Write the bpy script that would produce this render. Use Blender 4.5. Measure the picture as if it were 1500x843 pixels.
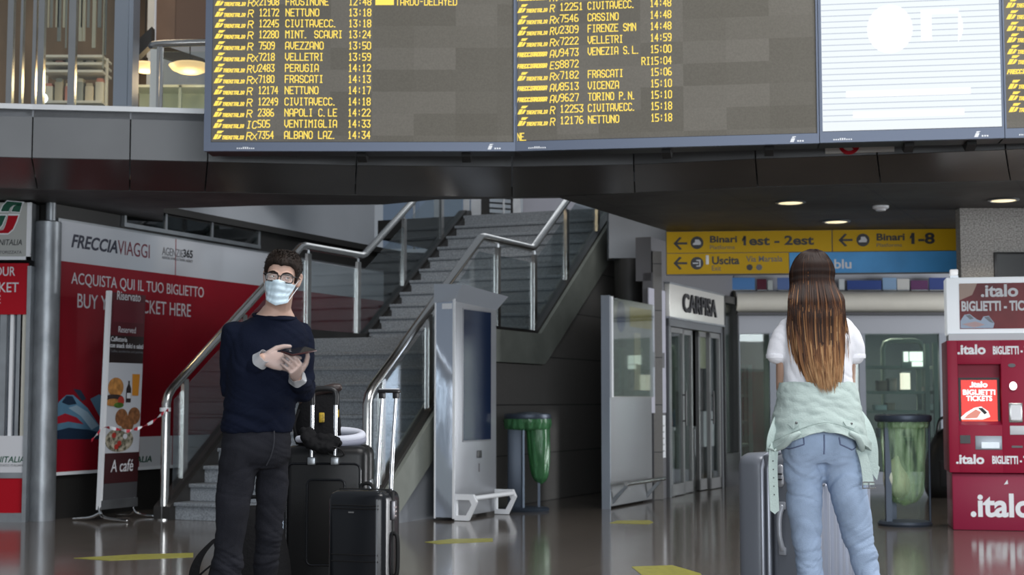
import bpy, bmesh, math, random
from math import sin, cos, tan, pi, radians, atan2, sqrt, exp
from mathutils import Vector, Matrix, noise, Euler

for _o in list(bpy.data.objects):
    bpy.data.objects.remove(_o)
SC = bpy.context.scene
COL = SC.collection
random.seed(7)

# ------------------------------------------------------------------ camera
F = 2200.0                      # focal length in pixels of the 1500x843 frame
EYE = 1.08                      # camera height
TILT = math.atan(166.5 / F)
cam = bpy.data.cameras.new('camera')
cam.sensor_width = 36.0
cam.lens = F / 1500 * 36
cam.clip_end = 200
cam.dof.use_dof = True
cam.dof.focus_distance = 7.4
cam.dof.aperture_fstop = 4.0
camo = bpy.data.objects.new('camera', cam)
camo.location = (0, 0, EYE)
camo.rotation_euler = (pi / 2 + TILT, 0, 0)
COL.objects.link(camo)
SC.camera = camo
SC.view_settings.view_transform = 'Standard'
SC.view_settings.look = 'None'
SC.view_settings.gamma = 1.0
SC.view_settings.use_curve_mapping = False
SC.view_settings.exposure = 0.0

# ------------------------------------------------------------------ light
W = bpy.data.worlds.new('daylight')
SC.world = W
W.use_nodes = True
nt = W.node_tree
bg = nt.nodes['Background']
bg.inputs['Color'].default_value = (0.80, 0.89, 1.0, 1)
bg.inputs['Strength'].default_value = 0.25


def area_light(name, loc, target, size, sizey, power, col):
    d = bpy.data.lights.new(name, 'AREA')
    d.shape = 'RECTANGLE'
    d.size, d.size_y, d.energy, d.color = size, sizey, power, col
    o = bpy.data.objects.new(name, d)
    o.location = loc
    o.rotation_euler = (Vector(target) - Vector(loc)).to_track_quat('-Z', 'Y').to_euler()
    COL.objects.link(o)
    return o


# the glazed roof of the hall and the glass front to the street
area_light('hall_skylight', (4.0, 4.5, 9.5), (1.2, 7.5, 0), 7, 5, 1080, (1.0, 0.98, 0.97))
area_light('street_front', (3, -9, 2.6), (0.5, 12, 1.5), 16, 4.6, 1640, (0.90, 0.95, 1.0))
area_light('side_fill', (14.0, 15.5, 1.6), (1.5, 18.5, 1.5), 4.0, 3.0, 950, (0.95, 0.97, 1.0))  # added fill that brightens the far shop fronts; no opening stands there
area_light('upper_shop_fill', (-5.2, 14.3, 6.1), (-5.2, 14.5, 3.5), 4, 2, 75, (1.0, 0.84, 0.62))  # unseen warm fill added to lift the dim upper shop interior
area_light('stair_skylight', (1.5, 23.0, 7.5), (-0.5, 18, 3), 5, 3, 60, (0.9, 0.95, 1.0))

# ------------------------------------------------------------------ pixel -> place


def ray(px, py):
    x = (px - 750) / F
    y = (421.5 - py) / F
    return Vector((x, cos(TILT) - y * sin(TILT), sin(TILT) + y * cos(TILT)))


def at(px, py, Y):
    d = ray(px, py)
    return Vector((0, 0, EYE)) + d * (Y / d.y)


def hz(px, py, z):
    d = ray(px, py)
    return Vector((0, 0, EYE)) + d * ((z - EYE) / d.z)


class Plane:
    """a vertical plane: local x runs along it, local -y faces out of it"""

    def __init__(s, x, y, rot):
        s.p = Vector((x, y, 0))
        s.rot = rot
        s.ux = Vector((cos(rot), sin(rot), 0))
        s.n = Vector((-sin(rot), cos(rot), 0))

    def uv(s, px, py):
        d = ray(px, py)
        c = Vector((0, 0, EYE))
        k = (s.p - c).dot(s.n) / d.dot(s.n)
        q = c + d * k
        return (q - s.p).dot(s.ux), q.z


TH = radians(24)
ALONG = pi / 2 - TH             # a wall that runs with the hall axis, seen face facing right
ACROSS = -TH                    # square to the hall axis

# ------------------------------------------------------------------ materials
MATS = {}


def mat(name, rgb, rough=0.5, metal=0.0, spec=0.5, var=0.0, vscale=4.0, bump=0.0, bscale=60.0,
        stretch=(1, 1, 1), emit=None, es=0.0, trans=0.0, alpha=1.0, rough_var=0.0, var2=None, sheen=0.0, coat=0.0):
    if name in MATS:
        return MATS[name]
    m = bpy.data.materials.new(name)
    m.use_nodes = True
    t = m.node_tree
    b = t.nodes['Principled BSDF']
    b.inputs['Base Color'].default_value = (*rgb, 1)
    b.inputs['Roughness'].default_value = rough
    b.inputs['Metallic'].default_value = metal
    b.inputs['Specular IOR Level'].default_value = spec
    b.inputs['Transmission Weight'].default_value = trans
    b.inputs['Alpha'].default_value = alpha
    b.inputs['Sheen Weight'].default_value = sheen
    b.inputs['Coat Weight'].default_value = coat
    if emit:
        b.inputs['Emission Color'].default_value = (*emit, 1)
        b.inputs['Emission Strength'].default_value = es
    if var or bump or rough_var:
        tc = t.nodes.new('ShaderNodeTexCoord')
        mp = t.nodes.new('ShaderNodeMapping')
        mp.inputs['Scale'].default_value = stretch
        t.links.new(tc.outputs['Object'], mp.inputs['Vector'])
    if var or rough_var:
        n = t.nodes.new('ShaderNodeTexNoise')
        n.inputs['Scale'].default_value = vscale
        n.inputs['Detail'].default_value = 5
        t.links.new(mp.outputs['Vector'], n.inputs['Vector'])
        if var:
            r = t.nodes.new('ShaderNodeValToRGB')
            lo = [c * (1 - var) for c in rgb]
            hi = var2 if var2 else [min(1, c * (1 + var)) for c in rgb]
            r.color_ramp.elements[0].position = 0.32
            r.color_ramp.elements[0].color = (*lo, 1)
            r.color_ramp.elements[1].position = 0.68
            r.color_ramp.elements[1].color = (*hi, 1)
            t.links.new(n.outputs['Fac'], r.inputs['Fac'])
            t.links.new(r.outputs['Color'], b.inputs['Base Color'])
        if rough_var:
            mr = t.nodes.new('ShaderNodeMapRange')
            mr.inputs['To Min'].default_value = max(0, rough - rough_var)
            mr.inputs['To Max'].default_value = rough + rough_var
            t.links.new(n.outputs['Fac'], mr.inputs['Value'])
            t.links.new(mr.outputs['Result'], b.inputs['Roughness'])
    if bump:
        n2 = t.nodes.new('ShaderNodeTexNoise')
        n2.inputs['Scale'].default_value = bscale
        n2.inputs['Detail'].default_value = 3
        t.links.new(mp.outputs['Vector'], n2.inputs['Vector'])
        bp = t.nodes.new('ShaderNodeBump')
        bp.inputs['Strength'].default_value = bump
        bp.inputs['Distance'].default_value = 0.01
        t.links.new(n2.outputs['Fac'], bp.inputs['Height'])
        t.links.new(bp.outputs['Normal'], b.inputs['Normal'])
    MATS[name] = m
    return m


def glass_mat(name, tint=(1, 1, 1), refl=0.06, rough=0.02, haze=0.0, hazecol=(0.6, 0.65, 0.7), graze=0.5):
    """thin pane: see-through with a mirror share that grows at a glancing angle, and some dust"""
    if name in MATS:
        return MATS[name]
    m = bpy.data.materials.new(name)
    m.use_nodes = True
    t = m.node_tree
    t.nodes.clear()
    out = t.nodes.new('ShaderNodeOutputMaterial')
    tr = t.nodes.new('ShaderNodeBsdfTransparent')
    tr.inputs['Color'].default_value = (*tint, 1)
    gl = t.nodes.new('ShaderNodeBsdfGlossy')
    gl.inputs['Roughness'].default_value = rough
    df = t.nodes.new('ShaderNodeBsdfDiffuse')
    df.inputs['Color'].default_value = (*hazecol, 1)
    lw = t.nodes.new('ShaderNodeLayerWeight')
    lw.inputs['Blend'].default_value = 0.25
    mr = t.nodes.new('ShaderNodeMapRange')
    mr.inputs['To Min'].default_value = refl
    mr.inputs['To Max'].default_value = graze
    t.links.new(lw.outputs['Fresnel'], mr.inputs['Value'])
    m0 = t.nodes.new('ShaderNodeMixShader')
    m0.inputs['Fac'].default_value = haze
    t.links.new(tr.outputs[0], m0.inputs[1])
    t.links.new(df.outputs[0], m0.inputs[2])
    mx = t.nodes.new('ShaderNodeMixShader')
    t.links.new(mr.outputs['Result'], mx.inputs['Fac'])
    t.links.new(m0.outputs[0], mx.inputs[1])
    t.links.new(gl.outputs[0], mx.inputs[2])
    t.links.new(mx.outputs[0], out.inputs['Surface'])
    MATS[name] = m
    return m


def tile_mat(name, c1, c2, mortar, w, h, rough=0.2, rot=0.0, speck=0.25, msize=0.006, spec=0.5, offset=0.0, use='Object', swap=False, bump=0.0):
    """stone slabs with joints and a fine speckle"""
    if name in MATS:
        return MATS[name]
    m = bpy.data.materials.new(name)
    m.use_nodes = True
    t = m.node_tree
    b = t.nodes['Principled BSDF']
    b.inputs['Roughness'].default_value = rough
    b.inputs['Specular IOR Level'].default_value = spec
    tc = t.nodes.new('ShaderNodeTexCoord')
    mp = t.nodes.new('ShaderNodeMapping')
    mp.inputs['Rotation'].default_value = (pi / 2 if swap else 0, 0, rot)
    t.links.new(tc.outputs[use], mp.inputs['Vector'])
    br = t.nodes.new('ShaderNodeTexBrick')
    br.offset = offset
    br.inputs['Color1'].default_value = (*c1, 1)
    br.inputs['Color2'].default_value = (*c2, 1)
    br.inputs['Mortar'].default_value = (*mortar, 1)
    br.inputs['Scale'].default_value = 1
    br.inputs['Mortar Size'].default_value = msize
    br.inputs['Mortar Smooth'].default_value = 0.1
    br.inputs['Brick Width'].default_value = w
    br.inputs['Row Height'].default_value = h
    t.links.new(mp.outputs['Vector'], br.inputs['Vector'])
    n = t.nodes.new('ShaderNodeTexNoise')
    n.inputs['Scale'].default_value = 70
    n.inputs['Detail'].default_value = 6
    n.inputs['Roughness'].default_value = 0.7
    t.links.new(tc.outputs['Object'], n.inputs['Vector'])
    mr = t.nodes.new('ShaderNodeMapRange')
    mr.inputs['From Min'].default_value = 0.3
    mr.inputs['From Max'].default_value = 0.7
    mr.inputs['To Min'].default_value = 1 - speck
    mr.inputs['To Max'].default_value = 1 + speck
    t.links.new(n.outputs['Fac'], mr.inputs['Value'])
    mx = t.nodes.new('ShaderNodeMix')
    mx.data_type = 'RGBA'
    mx.blend_type = 'MULTIPLY'
    mx.inputs['Factor'].default_value = 1
    t.links.new(br.outputs['Color'], mx.inputs['A'])
    t.links.new(mr.outputs['Result'], mx.inputs['B'])
    t.links.new(mx.outputs['Result'], b.inputs['Base Color'])
    n3 = t.nodes.new('ShaderNodeTexNoise')
    n3.inputs['Scale'].default_value = 1.3
    n3.inputs['Detail'].default_value = 4
    t.links.new(tc.outputs['Object'], n3.inputs['Vector'])
    m3 = t.nodes.new('ShaderNodeMapRange')
    m3.inputs['To Min'].default_value = rough * 0.6
    m3.inputs['To Max'].default_value = rough * 1.5
    t.links.new(n3.outputs['Fac'], m3.inputs['Value'])
    t.links.new(m3.outputs['Result'], b.inputs['Roughness'])
    if bump:
        bp = t.nodes.new('ShaderNodeBump')
        bp.inputs['Strength'].default_value = bump
        bp.inputs['Distance'].default_value = 0.004
        t.links.new(n.outputs['Fac'], bp.inputs['Height'])
        t.links.new(bp.outputs['Normal'], b.inputs['Normal'])
    MATS[name] = m
    return m


# ------------------------------------------------------------------ objects


def tag(o, label=None, cat=None, group=None, kind=None):
    if label: o['label'] = label
    if cat: o['category'] = cat
    if group: o['group'] = group
    if kind: o['kind'] = kind
    return o


def thing(name, label, cat, loc=(0, 0, 0), rot=0.0, group=None):
    o = bpy.data.objects.new(name, None)
    o.empty_display_size = 0.1
    o.location = loc
    o.rotation_euler = (0, 0, rot)
    COL.objects.link(o)
    return tag(o, label, cat, group)


def copy_thing(o, loc, rot, label, parent=None):
    c = o.copy()
    COL.objects.link(c)
    if parent is None:
        c.location = loc
        c.rotation_euler = (0, 0, rot)
        if label: c['label'] = label
    else:
        c.parent = parent
    for ch in list(o.children):
        copy_thing(ch, None, None, None, c)
    return c


def cr(pts, n):
    """Catmull-Rom through tuples"""
    out = []
    P = [Vector(p) for p in pts]
    for i in range(len(P) - 1):
        p0 = P[i - 1] if i else P[i] * 2 - P[i + 1]
        p1, p2 = P[i], P[i + 1]
        p3 = P[i + 2] if i + 2 < len(P) else P[i + 1] * 2 - P[i]
        for k in range(n):
            s = k / n
            out.append(0.5 * ((2 * p1) + (p2 - p0) * s + (2 * p0 - 5 * p1 + 4 * p2 - p3) * s * s + (3 * p1 - p0 - 3 * p2 + p3) * s ** 3))
    out.append(P[-1].copy())
    return out


class MB:
    def __init__(s):
        s.bm = bmesh.new()

    def _v(s, co):
        return s.bm.verts.new(co)

    def _f(s, vs):
        try:
            return s.bm.faces.new(vs)
        except ValueError:
            return None

    def box(s, x0, x1, y0, y1, z0, z1, M=None, bev=0.0, seg=2):
        cs = [(x0, y0, z0), (x1, y0, z0), (x1, y1, z0), (x0, y1, z0), (x0, y0, z1), (x1, y0, z1), (x1, y1, z1), (x0, y1, z1)]
        vs = [s._v(M @ Vector(c) if M else c) for c in cs]
        fs = [s._f([vs[i] for i in q]) for q in ((0, 3, 2, 1), (4, 5, 6, 7), (0, 1, 5, 4), (1, 2, 6, 5), (2, 3, 7, 6), (3, 0, 4, 7))]
        if bev:
            es = list({e for f in fs for e in f.edges})
            bmesh.ops.bevel(s.bm, geom=es, offset=bev, segments=seg, profile=0.5, affect='EDGES')
        return s

    def prism(s, poly, lo, hi, axis='y', M=None):
        """polygon in two coordinates pushed along the third"""
        def mk(a, b, c):
            v = {'y': (a, c, b), 'x': (c, a, b), 'z': (a, b, c)}[axis]
            return M @ Vector(v) if M else v
        A = [s._v(mk(p[0], p[1], lo)) for p in poly]
        B = [s._v(mk(p[0], p[1], hi)) for p in poly]
        s._f(A)
        s._f(B[::-1])
        n = len(poly)
        for i in range(n):
            s._f([A[i], B[i], B[(i + 1) % n], A[(i + 1) % n]])
        return s

    def hull(s, pts):
        vs = [s._v(p) for p in pts]
        bmesh.ops.convex_hull(s.bm, input=vs)
        return s

    def quad(s, pts):
        s._f([s._v(p) for p in pts])
        return s

    def limb(s, pts, rad, n=14, sub=4, flat=None, cap=True, ref=None):
        """tapering tube with round ends; flat=(k,ref): squeezed to k along ref"""
        if sub > 1 and len(pts) > 2:
            P3 = cr([tuple(p) for p in pts], sub)
            R = [v.x for v in cr([(r, 0, 0) for r in rad], sub)]
        else:
            P3 = [Vector(p) for p in pts]
            R = list(rad)
        if cap:
            a = (P3[0] - P3[1]).normalized()
            b = (P3[-1] - P3[-2]).normalized()
            A0, B0 = P3[0].copy(), P3[-1].copy()
            ra, rb = R[0], R[-1]
            pre, prer, post, postr = [], [], [], []
            for k in (90, 60, 30):
                an = radians(k)
                pre.append(A0 + a * ra * sin(an)); prer.append(max(ra * cos(an), ra * 0.04))
            for k in (30, 60, 90):
                an = radians(k)
                post.append(B0 + b * rb * sin(an)); postr.append(max(rb * cos(an), rb * 0.04))
            P3 = pre + P3 + post
            R = prer + R + postr
        t0 = (P3[1] - P3[0]).normalized()
        up = Vector((0, 0, 1)) if abs(t0.z) < 0.9 else Vector((0, 1, 0))
        nx = t0.cross(up).normalized()
        rings = []
        for i, p in enumerate(P3):
            t = (P3[min(i + 1, len(P3) - 1)] - P3[max(i - 1, 0)])
            if t.length < 1e-9:
                t = t0
            t.normalize()
            nx = (nx - t * nx.dot(t)).normalized()
            ny = t.cross(nx)
            ring = []
            for k in range(n):
                an = 2 * pi * k / n
                off = (nx * cos(an) + ny * sin(an)) * R[i]
                if flat:
                    f = Vector(flat[1]).normalized()
                    off = off - f * off.dot(f) * (1 - flat[0])
                ring.append(s._v(p + off))
            rings.append(ring)
        for a, b in zip(rings, rings[1:]):
            for k in range(n):
                s._f([a[k], a[(k + 1) % n], b[(k + 1) % n], b[k]])
        s._f(rings[0][::-1])
        s._f(rings[-1])
        return s

    def tube(s, pts, r, n=10, sub=1):
        return s.limb(pts, [r] * len(pts), n=n, sub=sub, cap=False)

    def stack(s, secs, n=28, sub=4, M=None, power=2.3):
        """sections (z, cx, cy, a, b, yaw)"""
        P = []
        A = cr([(q[0], q[1], q[2]) for q in secs], sub)
        B = cr([(q[3], q[4], q[5] if len(q) > 5 else 0) for q in secs], sub)
        rings = []
        for a, b in zip(A, B):
            ring = []
            for k in range(n):
                an = 2 * pi * k / n
                c, d = cos(an), sin(an)
                x = math.copysign(abs(c) ** (2 / power), c) * b.x
                y = math.copysign(abs(d) ** (2 / power), d) * b.y
                v = Vector((a.y + x * cos(b.z) - y * sin(b.z), a.z + x * sin(b.z) + y * cos(b.z), a.x))
                ring.append(s._v(M @ v if M else v))
            rings.append(ring)
        for a, b in zip(rings, rings[1:]):
            for k in range(n):
                s._f([a[k], a[(k + 1) % n], b[(k + 1) % n], b[k]])
        s._f(rings[0][::-1])
        s._f(rings[-1])
        return s

    def lathe(s, prof, cx=0, cy=0, n=32, closed=False, M=None):
        rings = []
        for r, z in prof:
            ring = []
            for k in range(n):
                v = Vector((cx + r * cos(2 * pi * k / n), cy + r * sin(2 * pi * k / n), z))
                ring.append(s._v(M @ v if M else v))
            rings.append(ring)
        pr = list(zip(rings, rings[1:]))
        if closed:
            pr.append((rings[-1], rings[0]))
        for a, b in pr:
            for k in range(n):
                s._f([a[k], a[(k + 1) % n], b[(k + 1) % n], b[k]])
        if not closed:
            s._f(rings[0][::-1])
            s._f(rings[-1])
        return s

    def sheet(s, fn, nu, nv, th=0.003, loop=False):
        """fn(u,v)->point, given a thickness"""
        g = [[Vector(fn(i / nu, j / nv)) for j in range(nv + 1)] for i in range(nu + (0 if loop else 1))]
        NU = len(g)
        def nor(i, j):
            a = g[(i + 1) % NU if loop else min(i + 1, NU - 1)][j] - g[(i - 1) % NU if loop else max(i - 1, 0)][j]
            b = g[i][min(j + 1, nv)] - g[i][max(j - 1, 0)]
            c = a.cross(b)
            return c.normalized() if c.length > 1e-12 else Vector((0, 0, 0))
        A = [[s._v(g[i][j]) for j in range(nv + 1)] for i in range(NU)]
        B = [[s._v(g[i][j] - nor(i, j) * th) for j in range(nv + 1)] for i in range(NU)]
        rng = range(NU if loop else NU - 1)
        for i in rng:
            k = (i + 1) % NU
            for j in range(nv):
                s._f([A[i][j], A[k][j], A[k][j + 1], A[i][j + 1]])
                s._f([B[i][j], B[i][j + 1], B[k][j + 1], B[k][j]])
            s._f([A[i][0], B[i][0], B[k][0], A[k][0]])
            s._f([A[i][nv], A[k][nv], B[k][nv], B[i][nv]])
        if not loop:
            for j in range(nv):
                s._f([A[0][j], A[0][j + 1], B[0][j + 1], B[0][j]])
                s._f([A[-1][j], B[-1][j], B[-1][j + 1], A[-1][j + 1]])
        return s

    def ball(s, c, rx, ry=None, rz=None, M=None, u=16, v=10):
        ry = ry or rx
        rz = rz or rx
        T = Matrix.Translation(c) @ Matrix.Diagonal((rx, ry, rz, 1))
        bmesh.ops.create_uvsphere(s.bm, u_segments=u, v_segments=v, radius=1, matrix=(M @ T) if M else T)
        return s

    def mesh(s, name, smooth=None, merge=False):
        if merge:
            bmesh.ops.remove_doubles(s.bm, verts=s.bm.verts, dist=1e-5)
        bmesh.ops.recalc_face_normals(s.bm, faces=s.bm.faces)
        me = bpy.data.meshes.new(name)
        s.bm.to_mesh(me)
        s.bm.free()
        if smooth is not None:
            for p in me.polygons:
                p.use_smooth = True
            me.set_sharp_from_angle(angle=radians(smooth))
        return me

    def build(s, name, m, parent=None, smooth=38):
        me = s.mesh(name, smooth)
        return link(name, me, m, parent)


def link(name, me, m, parent=None):
    o = bpy.data.objects.new(name, me)
    COL.objects.link(o)
    if m:
        me.materials.clear()
        me.materials.append(m)
    if parent:
        o.parent = parent
    return o


def struct(name, mb, m, label=None, smooth=38, loc=None, rot=0):
    o = mb.build(name, m, None, smooth)
    if loc: o.location = loc
    o.rotation_euler.z = rot
    o['kind'] = 'structure'
    return o


def remesh(mb, name, voxel, it=3, disp=None):
    """one continuous skin over overlapping shapes"""
    me = mb.mesh(name)
    o = bpy.data.objects.new(name, me)
    COL.objects.link(o)
    r = o.modifiers.new('r', 'REMESH')
    r.mode = 'VOXEL'
    r.voxel_size = voxel
    if it:
        sm = o.modifiers.new('s', 'SMOOTH')
        sm.factor = 0.5
        sm.iterations = it
    dg = bpy.context.evaluated_depsgraph_get()
    dg.update()
    res = bpy.data.meshes.new_from_object(o.evaluated_get(dg))
    bpy.data.objects.remove(o)
    bpy.data.meshes.remove(me)
    if disp:
        ns = [v.normal.copy() for v in res.vertices]
        for v, n_ in zip(res.vertices, ns):
            v.co = disp(v.co.copy(), n_)
    for p in res.polygons:
        p.use_smooth = True
    res.name = name
    return res


# ------------------------------------------------------------------ lettering


def text_mesh(name, s, bold=0.0, shear=0.0, ext=0.0):
    c = bpy.data.curves.new(name, 'FONT')
    c.body = s
    c.size = 1
    c.offset = bold
    c.shear = shear
    c.extrude = ext
    c.resolution_u = 4
    o = bpy.data.objects.new(name, c)
    COL.objects.link(o)
    dg = bpy.context.evaluated_depsgraph_get()
    dg.update()
    me = bpy.data.meshes.new_from_object(o.evaluated_get(dg))
    bpy.data.objects.remove(o)
    bpy.data.curves.remove(c)
    return me


def lettering(parent, name, s, x0, z0, x1, z1, y, m, bold=0.0, shear=0.0, ext=0.002, up=None):
    """text fitted into a rectangle on a face that looks along local -y"""
    me = text_mesh(name, s, bold, shear, 0.01)
    xs = [v.co.x for v in me.vertices]
    ys = [v.co.y for v in me.vertices]
    if not xs:
        return None
    ax, bx, ay, by = min(xs), max(xs), min(ys), max(ys)
    for v in me.vertices:
        v.co = Vector((x0 + (v.co.x - ax) / (bx - ax) * (x1 - x0), y - (ext if v.co.z > 0 else 0), z0 + (v.co.y - ay) / (by - ay) * (z1 - z0)))
    return link(name, me, m, parent)


def letter_px(parent, name, s, pl, p0, p1, y, m, **k):
    """p0 = pixel of the lower left corner, p1 = upper right corner"""
    a, b = pl.uv(*p0), pl.uv(*p1)
    return lettering(parent, name, s, a[0], a[1], b[0], b[1], y, m, **k)


def print_poly(parent, name, pts, m, y, th=0.0015):
    """a flat printed patch, pts in local x,z"""
    return MB().prism(pts, y, y - th).build(name, m, parent, None)


def disc(cx, cz, rx, rz=None, n=28, a0=0, a1=2 * pi):
    rz = rz or rx
    return [(cx + rx * cos(a0 + (a1 - a0) * k / n), cz + rz * sin(a0 + (a1 - a0) * k / n)) for k in range(n)]


# stroke lettering of the dot-matrix boards
GL = {
 '0': ['01-05-16-36-45-41-30-10-01'], '1': ['15-26-20', '10-30'], '2': ['05-16-36-45-44-00-40'], '3': ['06-46-23-33-42-41-30-10-01'], '4': ['30-36-02-42'],
 '5': ['46-06-03-33-42-41-30-00'], '6': ['36-16-04-01-10-30-41-42-33-03'], '7': ['06-46-45-20'], '8': ['13-04-05-16-36-45-44-33-13-02-01-10-30-41-42-33'], '9': ['10-30-42-45-36-16-05-04-13-43'],
 'A': ['00-05-16-36-45-40', '02-42'], 'B': ['00-06-36-45-44-33-03', '33-42-41-30-00'], 'C': ['45-36-16-05-01-10-30-41'], 'D': ['00-06-36-45-41-30-00'],
 'E': ['46-06-00-40', '03-33'], 'F': ['46-06-00', '03-33'], 'G': ['45-36-16-05-01-10-30-41-43-23'], 'I': ['16-36', '26-20', '10-30'], 'L': ['06-00-40'],
 'M': ['00-06-24-46-40'], 'N': ['00-06-41', '46-40'], 'O': ['01-05-16-36-45-41-30-10-01'], 'P': ['00-06-36-45-44-33-03'], 'R': ['00-06-36-45-44-33-03', '23-40'],
 'S': ['45-36-16-05-04-13-33-42-41-30-10-01'], 'T': ['06-46', '26-20'], 'U': ['06-01-10-30-41-46'], 'V': ['06-02-20-42-46'], 'Z': ['06-46-00-40'], 'X': ['00-46', '06-40'],
 '.': ['00-10'], ':': ['25-24', '22-21'], '-': ['13-33'], 'H': ['00-06', '46-40', '03-43'], 'K': ['00-06', '46-03-40'], 'Y': ['06-23-46', '23-20'],
 'W': ['06-00-23-40-46'], ' ': []}


def led(mb, s, x, z, h, w=None, sl=0.0, y=-0.003, th=0.125):
    """squared stroke letters from x to x+w, cap height h, slant sl"""
    n = len(s)
    adv = (w / (n * 5.7 - 1.7)) if w else h / 6.5
    uz = h / 6
    hw = h * th / 2
    for i, ch in enumerate(s):
        for st in GL.get(ch, []):
            P = [(int(a[0]), int(a[1])) for a in st.split('-')]
            P = [(x + (i * 5.7 + a) * adv + sl * b * uz, z + b * uz) for a, b in P]
            for (ax, az), (bx, bz) in zip(P, P[1:]):
                d = Vector((bx - ax, bz - az))
                if d.length < 1e-6:
                    continue
                d.normalize()
                nx, nz = -d.y * hw, d.x * hw
                ex, ez = d.x * hw, d.y * hw
                mb.prism([(ax - ex + nx, az - ez + nz), (bx + ex + nx, bz + ez + nz), (bx + ex - nx, bz + ez - nz), (ax - ex - nx, az - ez - nz)], y, y - 0.002)

# ================================================================== materials of the place
M_FLOOR = tile_mat('floor_stone', (0.155, 0.134, 0.116), (0.138, 0.120, 0.105), (0.10, 0.09, 0.08), 0.9, 0.9, rough=0.11, rot=TH, speck=0.35, msize=0.004, spec=0.6)
M_STEEL = mat('brushed_steel', (0.62, 0.61, 0.59), 0.22, 1.0, rough_var=0.06, vscale=6)
M_STEELD = mat('dull_steel', (0.36, 0.38, 0.40), 0.38, 0.85, var=0.12, vscale=5)
M_CHROME = mat('chrome', (0.8, 0.8, 0.8), 0.08, 1.0)
M_FASCIA = mat('fascia_metal', (0.135, 0.14, 0.145), 0.45, 0.35, var=0.06, vscale=2)
M_UNDER = mat('underside_metal', (0.17, 0.16, 0.155), 0.24, 0.75, var=0.12, vscale=1.5)
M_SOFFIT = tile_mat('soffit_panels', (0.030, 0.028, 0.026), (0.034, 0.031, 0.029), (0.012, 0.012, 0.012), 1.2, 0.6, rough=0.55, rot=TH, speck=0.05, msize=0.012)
M_RIM = mat('rim_trim', (0.55, 0.56, 0.57), 0.4, 0.5)
M_BLACK = mat('black_plastic', (0.012, 0.012, 0.013), 0.42, bump=0.03, bscale=200)
M_DARK = mat('dark_gap', (0.01, 0.01, 0.01), 0.8)
M_GRANITE = tile_mat('granite_step', (0.26, 0.285, 0.31), (0.235, 0.255, 0.28), (0.1, 0.1, 0.1), 5, 5, rough=0.5, speck=0.55, msize=0.0)
M_CONC = mat('concrete_beam', (0.20, 0.215, 0.19), 0.7, var=0.15, vscale=2.5, bump=0.1, bscale=50)
M_STRING = mat('stringer_metal', (0.055, 0.052, 0.05), 0.35, 0.5, var=0.2, vscale=3)
M_WALLDK = tile_mat('dark_wall_slabs', (0.16, 0.155, 0.147), (0.18, 0.172, 0.163), (0.05, 0.05, 0.05), 1.4, 0.52, rough=0.45, speck=0.12, msize=0.006, swap=True)
M_WALLGR = mat('grey_wall', (0.40, 0.43, 0.47), 0.6, var=0.04, vscale=1.5)
M_BULK = mat('grey_bulkhead', (0.20, 0.215, 0.235), 0.55, var=0.08, vscale=2)
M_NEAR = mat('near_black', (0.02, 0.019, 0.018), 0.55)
M_WHITE = mat('white_enamel', (0.78, 0.80, 0.83), 0.35)
M_PWHITE = mat('printed_white', (0.62, 0.63, 0.66), 0.4)
M_PGREY = mat('printed_light_grey', (0.50, 0.52, 0.56), 0.35, var=0.03, vscale=2)
M_PRED = mat('printed_red', (0.23, 0.007, 0.016), 0.4, spec=.2, var=0.12, vscale=1.2)
M_RED = mat('bright_red_panel', (0.40, 0.006, 0.016), 0.4, spec=.15)
M_INK = mat('printed_black', (0.012, 0.012, 0.016), 0.5)
M_INKGREY = mat('printed_grey_ink', (0.12, 0.12, 0.13), 0.5)
M_GREEN = mat('printed_green', (0.0, 0.075, 0.04), 0.4)
M_GREYTEXT = mat('pale_lettering', (0.55, 0.55, 0.58), 0.5)
GLASS = glass_mat('clear_glass', (0.90, 0.93, 0.92), 0.05)
GLASSD = glass_mat('grey_glass', (0.84, 0.88, 0.89), 0.05, haze=0.012, graze=.35)
GLASSG = glass_mat('greenish_shop_glass', (0.78, 0.86, 0.83), 0.07, haze=0.02)

# ================================================================== setting
MB_ = MB().box(-14, 14, -8, 27, -0.2, 0.0)
struct('floor', MB_, M_FLOOR)

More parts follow.
